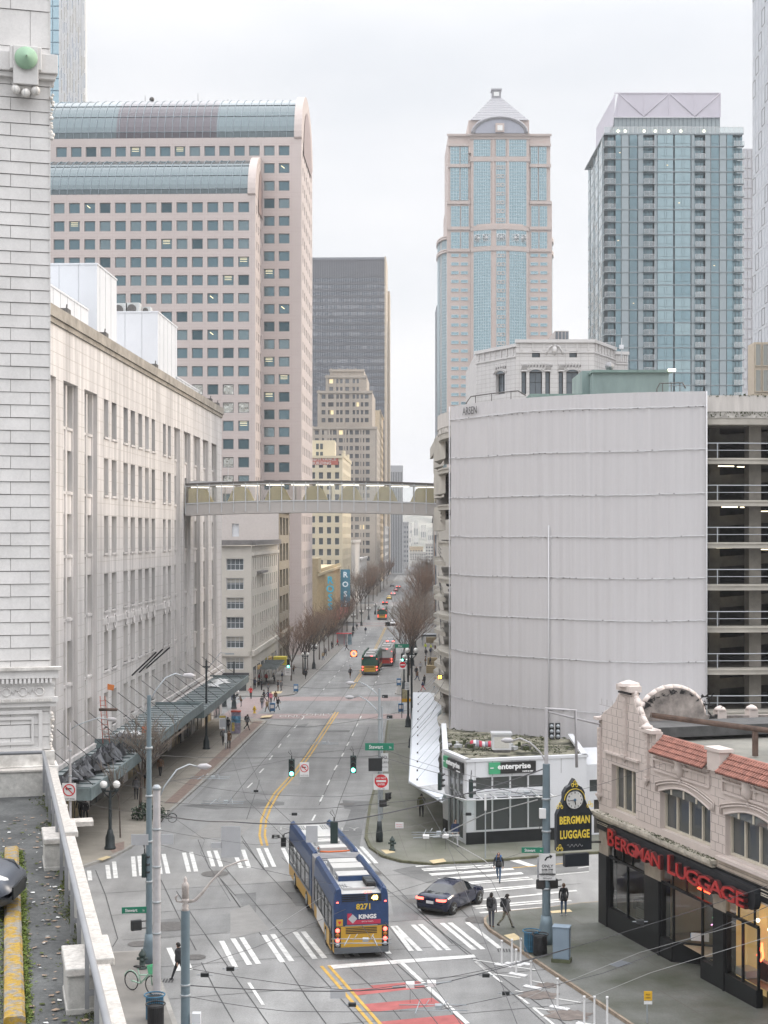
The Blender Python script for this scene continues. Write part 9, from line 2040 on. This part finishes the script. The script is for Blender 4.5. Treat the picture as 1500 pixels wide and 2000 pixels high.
 if num:
  d = MB(); d.box((.62,-.02,2.78),(.62, .03, .32),blk0); text_mesh(route, .28,led,d,(.62,-.04,2.78),(1,0,0),(0,0,1), .004, .014); d.build('route_display',R)
  d = MB(); text_mesh(num, .36,mat('number_gold',(.6, .42, .04), .4,var=0),d,(.12,-.02,2.38),(1,0,0),(0,0,1), .006, .01); d.build('fleet_number',R)
  d = MB(); d.box((.12,-.02,1.84),(1.55, .03, .52),bb_); d.box((.12,-.04,1.68),(1.55, .01, .2),mat('ad_red',(.42, .03, .07), .4,var=0)); d.box((-.55,-.045,1.84),(.2, .01, .5),MATS['ad_red']); d.box((-.4,-.05,1.84),(.3, .012, .3),s_back,u=(.7,0, .7)); text_mesh('KINGS', .26,s_white,d,(.28,-.055,1.93),(1,0,0),(0,0,1), .004, .012,xs=1.1); text_mesh('SEATTLE TICKETS', .07,s_white,d,(.28,-.055,1.7),(1,0,0),(0,0,1), .004, .0); d.build('advert',R)
  d = MB(); d.box((-1.0,-.02,1.68),(.3, .02, .3),bgold); d.face([(-1.09,-.035,1.74),(-1.0,-.035,1.58),(-.91,-.035,1.74)],s_red); d.build('yield_sticker',R)
 if detail:
  for s in (-1,1): m_ = MB(); a = bend; S = Vector((math.cos(a),math.sin(a),0)); U = Vector((-math.sin(a),math.cos(a),0)); q = e+U*(L2+.1)+S*s*1.35; m_.tube([q-S*s*.2+Vector((0,0,2.6)),q+S*s*.15+Vector((0,0,2.5)),q+S*s*.2+Vector((0,0,2.2))], .03,blk0,5); m_.box(q+S*s*.2+Vector((0,0,2.05)),(.28, .18, .5),blk0,u=S); m_.build('mirror',R)
 return R
g0 = G(712,1862); c = Vector((X_(705.5,70.3),70.3,gz(70.3)))
bus('blue and gold articulated bus numbered 8271 crossing the junction',c,math.radians(9.8),bb_,bgold,bside,F(1.5),True, '8271', '40')
c = G(722,1319); bus('green and gold bus stopped in the middle of the far street',c,math.radians(-1.5),bgreen,bgold,bgreen,F(-2),False,L1=7,L2=8)
c = G(742,1300); bus('red and white bus partly hidden behind the green one',Vector((c.x+.9,262,gz(262))),math.radians(-2),broof,bred,bred,F(-1),False,L1=7,L2=8)
bus('green bus coming down the second block',Vector((X_(746,420),425,gz(420))),F(-1),bgreen,bgold,bgreen,0,False,L1=6,L2=6)
def sedan(label, pos, rz, paint, lights=None, cat='car', sc=1., full=True, group=None):
 R = T('parked_car' if not full else 'sedan',label,cat,pos,rz,group); R.scale = (sc,)*3; N = 0
 st = [(-2.25, .74, .45, .80, .82, .6),(-2.18, .84, .30, .92,1.0, .66),(-1.9, .89, .24, .98,1.06, .70),(-1.45, .905, .22,1.0,1.10, .70),(-.95, .91, .22, .99,1.38, .60),(-.45, .91, .22, .98,1.47, .58),(.2, .91, .22, .96,1.46, .58),(.65, .91, .22, .94,1.30, .60),(1.1, .90, .22, .92, .98, .68),(1.6, .88, .23, .84, .90, .66),(2.0, .82, .25, .74, .80, .58),(2.22, .66, .32, .62, .66, .46)]
 V = []
 for y,hw,zs,zb,zt,ht in st:
  V.append([(-hw*.93,y,zs),(-hw,y,zs+.18),(-hw*1.0,y,zb-.2),(-hw*.94,y,zb),(-ht,y,zt-.03),(-ht*.7,y,zt),(ht*.7,y,zt),(ht,y,zt-.03),(hw*.94,y,zb),(hw,y,zb-.2),(hw,y,zs+.18),(hw*.93,y,zs)])
 b = MB(); g = MB(); n = 12
 for i in range(len(V)-1):
  for j in range(n):
   q = (j+1) % n; isg = (j in (3,7) and 3 <= i <= 7) or (j in (4,5,6) and i in (3,7)) or (j == 5 and i in (2,3,7)); isg = isg and not (j in (3,7) and i in (3,7) and False)
   (g if isg else b).raw([V[i][j],V[i][q],V[i+1][q],V[i+1][j]],[(0,1,2,3)],MATS['car_glass'] if isg else paint,True)
 b.raw(V[0],[tuple(range(n))],paint); b.raw(V[-1],[tuple(range(n))[::-1]],paint); o = b.build('body',R,recalc=True); [setattr(p, 'use_smooth',True) for p in o.data.polygons]; g.build('windows',R)
 for x in (-.84, .84):
  for y in (-1.38,1.36):
   w_ = MB(); w_.lathe((0,0,0),[(.24,-.11),(.33,-.10),(.33, .10),(.24, .11)],tyre_,20,ax='x'); o = w_.build('wheel',R); o.location = (x,y, .33); r = MB(); s = 1 if x > 0 else -1; r.lathe((s*.09,0,0),[(.22,-.02),(.22, .02)],bump_,16,ax='x'); [r.box((s*.115, .1*math.cos(a), .1*math.sin(a)),(.02, .2, .04),galv,u=(1,0,0),v=(0,math.cos(a),math.sin(a))) for a in [2*PI*k/5 for k in range(5)]]; r.build('rim',o)
   a = MB(); a.lathe((x*.985,y, .33),[(.39,-.06),(.39, .06)],blk0,20,ax='x'); a.build('wheel_arch',R)
 for s in (-1,1):
  l = MB(); l.box((s*.58,-2.20, .84),(.40, .12, .11),lights or brake); l.box((s*.79,-2.12, .84),(.12, .2, .10),lights or brake); l.build('tail_light',R)
  l = MB(); l.raw([(s*.40,2.20, .60),(s*.76,2.06, .62),(s*.86,1.72, .80),(s*.62,2.0, .83),(s*.42,2.14, .72)],[(0,1,2,3,4)],s_white); l.build('headlight',R); l = MB(); l.box((s*.98, .75, .98),(.16, .12, .11),paint); l.build('mirror',R,bevel=.02)
  d = MB(); [d.box((s*.905,y, .78),(.02, .012, .4),blk0) for y in (-.75, .15, .95)]; [d.box((s*.92,y, .84),(.02, .16, .03),paint) for y in (-.6, .3)]; d.build('door_seams',R)
 d = MB(); d.box((0,-2.26, .70),(.42, .02, .14),s_white); d.build('licence_plate',R); d = MB(); d.box((0,-2.16, .36),(1.5, .14, .16),blk0); d.box((0,2.2, .45),(.9, .1, .22),blk0); d.build('bumper_trim',R); d = MB(); d.box((0,-1.25,1.17),(.25, .03, .02),brake); d.build('high_brake_light',R); return R
mat('car_glass',(.012, .015, .018), .04,metal=0,var=0,spec=.9)
navyc = mat('navy_car_paint',(.008, .013, .04), .12,metal=.2,var=0,spec=.8)
g1 = G(882,1787); g2 = G(937,1764); d = (g2-g1).normalized(); rz = math.atan2(-d.x,d.y); mid = (g1+g2)/2; R_ = Vector((d.y,-d.x,0)); cpos = mid-R_*.85
sedan('dark navy sedan with lit tail lights turning into the side street',Vector((cpos.x,cpos.y,0)),rz,navyc)
dgc = mat('dark_grey_paint',(.075, .085, .105), .35,metal=.4,var=0)
sedan('dark grey car nosing into the left edge of the parking deck',Vector((-6.35-2.35,27.2,12.8)),F(-90),dgc)
cp = [mat('car_'+n,c_, .3,metal=.2,var=0) for n,c_ in (('white',(.5, .5, .5)),('black',(.02, .02, .02)),('silver',(.3, .31, .32)),('red',(.35, .03, .02)),('yellow',(.6, .4, .04)))]
for i,(px,Y_,k,lb) in enumerate(((763,330,2, 'silver car beside the green bus, half hidden by trees'),(768,400,0, 'pale car beyond the right trees at the second crossing'),(752,520,1, 'black car in the third block'),(760,560,4, 'yellow cab far in the third block'),(768,600,0, 'white car far in the third block'),(773,640,3, 'red car far in the fourth block'),(778,680,2, 'silver car far in the fourth block'),(766,700,1, 'dark car at the far end of the street'))):
 sedan(lb,Vector((X_(px,Y_),Y_,gz(Y_))),F(-2+180*(i % 2)),cp[k],group='cars far up the street')
for i,(z,y,k) in enumerate(((14.2,135,0),(11.3,134,2),(8.4,136,3),(11.3,146,1),(14.2,150,1),(5.4,137,3))): sedan(('white car on the upper open garage level at the street side', 'silver car on the middle garage level at the street side', 'red car on a lower garage level at the street side', 'black car on the middle garage level', 'black car on the upper garage level', 'red car on the lowest garage level')[i],Vector((FR(y)+2.6,y,z)),F(92),cp[k],group='cars parked in the garage')
tim = mat('planter_timber',(.33, .26, .15), .8,var=.15)
for i,(px,py,w_,h_) in enumerate(((849,1314,2.6,1.2),(850,1298,2.6,1.1),(846,1255,3.0,1.0))): R = T('planter',('front wooden planter box by the garage', 'middle wooden planter box by the garage', 'rear wooden planter far on the right pavement')[i], 'planter',G(px,py, .15),0, 'wooden planters'); b = MB(); [b.box((0,0, .15+.3*k),(w_,1.6, .27),tim) for k in range(4)]; b.build('box',R); b = MB(); [b.box((x,-.8, .6),(.12, .08,1.25),tim) for x in (-w_/2,w_/2)]; b.build('corner_post',R)
R = T('market_tent', 'grey flat roofed stall beside the workers at right', 'stall',G(848,1262, .15)); b = MB(); b.box((0,0,2.5),(5,3, .15),s_back); b.box((0,-1.5,2.3),(5, .06, .35),mat('tent_dark',(.06, .07, .07), .6,var=.1)); b.build('roof',R); b = MB(); [b.cyl((x,y,0),(x,y,2.5), .05, .05,galv,5) for x in (-2.4,2.4) for y in (-1.4,1.4)]; b.build('post',R)
# ---------------------------------------------------------------- overhead wires
wirem = mat('wire_black',(.07, .07, .075), .6,var=0); wirel = mat('wire_pale',(.42, .42, .42), .5,metal=.2,var=0)
def Wp(px, py, Y): return Vector((X_(px, Y), Y, Z_(py, Y)))
WN = [0]
def wire(label, pts, r=.014, m=wirem, sag=0.):
 P_ = [Wp(*p) for p in pts]; out = []
 for a,e in zip(P_[:-1],P_[1:]): out += [a.lerp(e,k/8)-Vector((0,0,sag*4*(k/8)*(1-k/8))) for k in range(8)]
 b = MB(); b.tube(out+[P_[-1]],r,m,4); o = b.build('overhead_wire'); tag(o,label, 'wire', 'overhead trolley wires'); return o
W = [('span wire carrying the two green signals',[(301,1475,69),(569,1478,93),(738,1476,96.5),(1060,1560,72.8)], .015, .1),('black span wire above the bus carrying the signal backs',[(306,1590,64.4),(453,1605,74),(652,1606,73.5),(870,1560,73),(1066,1500,72.8)], .03, .1),
('second span wire just above the first black one',[(306,1565,64.4),(620,1580,80),(1066,1530,72.8)], .014, .1),('long crossing wire from the pale pole to the right edge at mid height',[(362,1890,55),(700,1935,60),(1010,1880,66),(1500,1730,60)], .014, .1),('wire from the lantern post to the red lane fittings',[(362,1924,55),(640,1936,60),(800,1927,62),(843,1925,62),(1120,1850,66)], .024, .05),
('low wire from the lantern post toward the lower right',[(362,1945,55),(560,1975,58),(860,1972,60),(1180,1900,60),(1500,1770,58)], .013, .05),('thin wire crossing the lower left from the deck side',[(366,1893,55),(500,1850,62),(760,1740,75)], .01,0),('trolley wire running up the middle lane of the street',[(855,2000,52),(800,1930,60),(640,1720,80),(480,1560,100),(420,1380,165)], .013,0),('twin of the trolley wire in the middle lane',[(900,2000,52),(845,1920,60),(690,1720,80),(520,1560,100),(440,1375,165)], .013,0),
('trolley wire curving over the right lanes',[(1010,2000,52),(870,1640,84),(800,1600,92),(745,1440,130),(770,1340,190)], .013,0),('outer trolley wire above the right lanes',[(1100,2000,52),(960,1720,75),(870,1640,84),(760,1440,130),(785,1330,190)], .013,0),('pale thick feeder from the right signals to the wire crossing',[(860,1632,84),(946,1590,80),(1050,1562,74)], .03,0),
('pale wire from the crossing fittings down to the pedestrian in blue',[(870,1637,84),(946,1680,78),(968,1700,76)], .018,0),('span wire over the street at the first lane dashes',[(301,1530,69),(480,1500,100),(620,1470,118),(800,1450,118)], .012, .05),('span wire from the near tree to the far signals',[(235,1500,95),(420,1540,95),(600,1555,95),(741,1550,97)], .012, .1),
('wire across the crosswalk to the rental office',[(306,1620,64.4),(500,1650,74),(741,1625,84),(862,1600,93)], .01, .05),('span wire over the middle block',[(403,1395,139),(600,1420,139),(803,1385,139)], .018, .2),('next span wire up the street',[(457,1320,170),(620,1345,170),(790,1330,170)], .018, .2),('third span wire up the street',[(503,1290,180),(650,1310,180),(789,1300,180)], .02, .2),
('wire from the deck corner to the near left pole',[(137,1560,90),(215,1580,80),(291,1590,69)], .01,0),('upper wire from the left sign pole to the steel pole',[(137,1505,90),(220,1530,80),(291,1540,69)], .01,0),('wire from the big pole to the upper right roof',[(1068,1560,72.8),(1180,1530,66),(1300,1490,66)], .01,0),('pale wire across the shop pavement',[(1000,1960,62),(1250,1860,60),(1500,1790,56)], .008,0),('second pale wire across the shop pavement',[(1050,1990,60),(1270,1900,58),(1500,1830,56)], .008,0),
('pale rope from the bus roof to the left crosswalk',[(692,1713,78),(640,1745,74),(520,1820,66)], .008,0),('wire fan from the tall dark pole over the canopy sheet',[(804,1440,118),(840,1400,125),(868,1350,125)], .016,0),('second wire of the fan over the canopy sheet',[(804,1425,118),(840,1380,125),(868,1330,125)], .016,0),('slanting wire from the signals to the right office corner',[(741,1460,97),(860,1500,93),(1060,1545,72.8)], .012, .05),('curved frog wire at the left lanes',[(330,1590,90),(400,1640,80),(392,1665,78),(450,1760,70)], .01,0),
('long wire from near left to the sedan',[(306,1648,64.4),(520,1700,70),(760,1745,72),(1066,1650,72.8)], .01, .05)]
for i,(l,p,r,s) in enumerate(W): wire(l,p,r,wirel if 'pale' in l.split()[:1] or 'rope' in l or 'pale' in l[:12] else wirem,s)
def fitting(label, px, py, Y, kind):
 R = T('wire_fitting',label, 'wire fitting',Wp(px,py,Y),0, 'trolley wire fittings'); b = MB()
 if kind == 0: b.box((0,0,0),(.3, .14, .14),blk0); b.tube([(-.3,0,0),(.3,0,0)], .02,galv,5)
 elif kind == 1: b.box((-.0,0, .03),(.34, .4, .16),s_white); b.tube([(-.7,-.2,0),(0,0,0),(.8, .3, .02)], .03,galv,5); b.tube([(0,0,0),(0,0,-.7)], .008,blk0,4)
 else:
  for s in (-.35, .35): b.tube([(-1.3,s,0),(1.3,s,0)], .022,galv,5); b.tube([(s*2,-.8, .02),(s*1.4, .8, .05)], .022,galv,5); b.tube([(s,0,0),(s+.2, .1, .28)], .02,galv,4)
  b.box((.2,0, .06),(.25, .3, .12),galv)
 b.build('body',R)
for i,(x,y,Y,k) in enumerate(((801,1925,61,1),(843,1922,61,1),(846,1968,59,2),(832,1635,84,1),(870,1634,84,1),(850,1628,85,2),(628,1452,118,2),(435,1567,95,2),(410,1519,100,2),(450,1892,58,0),(688,1962,59,0),(949,1905,64,0),(988,1940,62,0),(1250,1800,60,0),(400,1904,57,0),(500,1545,100,0),(575,1590,85,0),(915,1590,80,0),(1020,1550,76,2),(705,1838,66,2))):
 fitting('%s on the wires near %s' % (('small black insulator', 'white boxed switch', 'steel frog frame')[k],('the red lane, left one', 'the red lane, right one', 'the bottom centre', 'the hydrant, left one', 'the hydrant, right one', 'the green jacket man', 'the yellow line upper end', 'the left crosswalk shrub', 'the left kerb curve', 'the lantern post', 'the bottom yellow lines', 'the first bollards', 'the fourth bollard', 'the shop door', 'the lantern post top', 'the yellow line bend', 'the bus roof front', 'the rental office door', 'the clock sign', 'the bus rear grille')[i]),x,y,Y,k)
# ---------------------------------------------------------------- air
hm = bpy.data.materials.new('haze'); hm.use_nodes = True; n_ = hm.node_tree.nodes; n_.remove(n_['Principled BSDF']); v_n = n_.new('ShaderNodeVolumePrincipled'); v_n.inputs['Color'].default_value = (.93, .95,1,1); v_n.inputs['Density'].default_value = .00017; v_n.inputs['Anisotropy'].default_value = .1
hm.node_tree.links.new(v_n.outputs[0],n_['Material Output'].inputs['Volume'])
hb = MB(); hb.bb(-1600,1600,-120,5100,-14,205,hm); o = hb.build('haze'); o['kind'] = 'stuff'
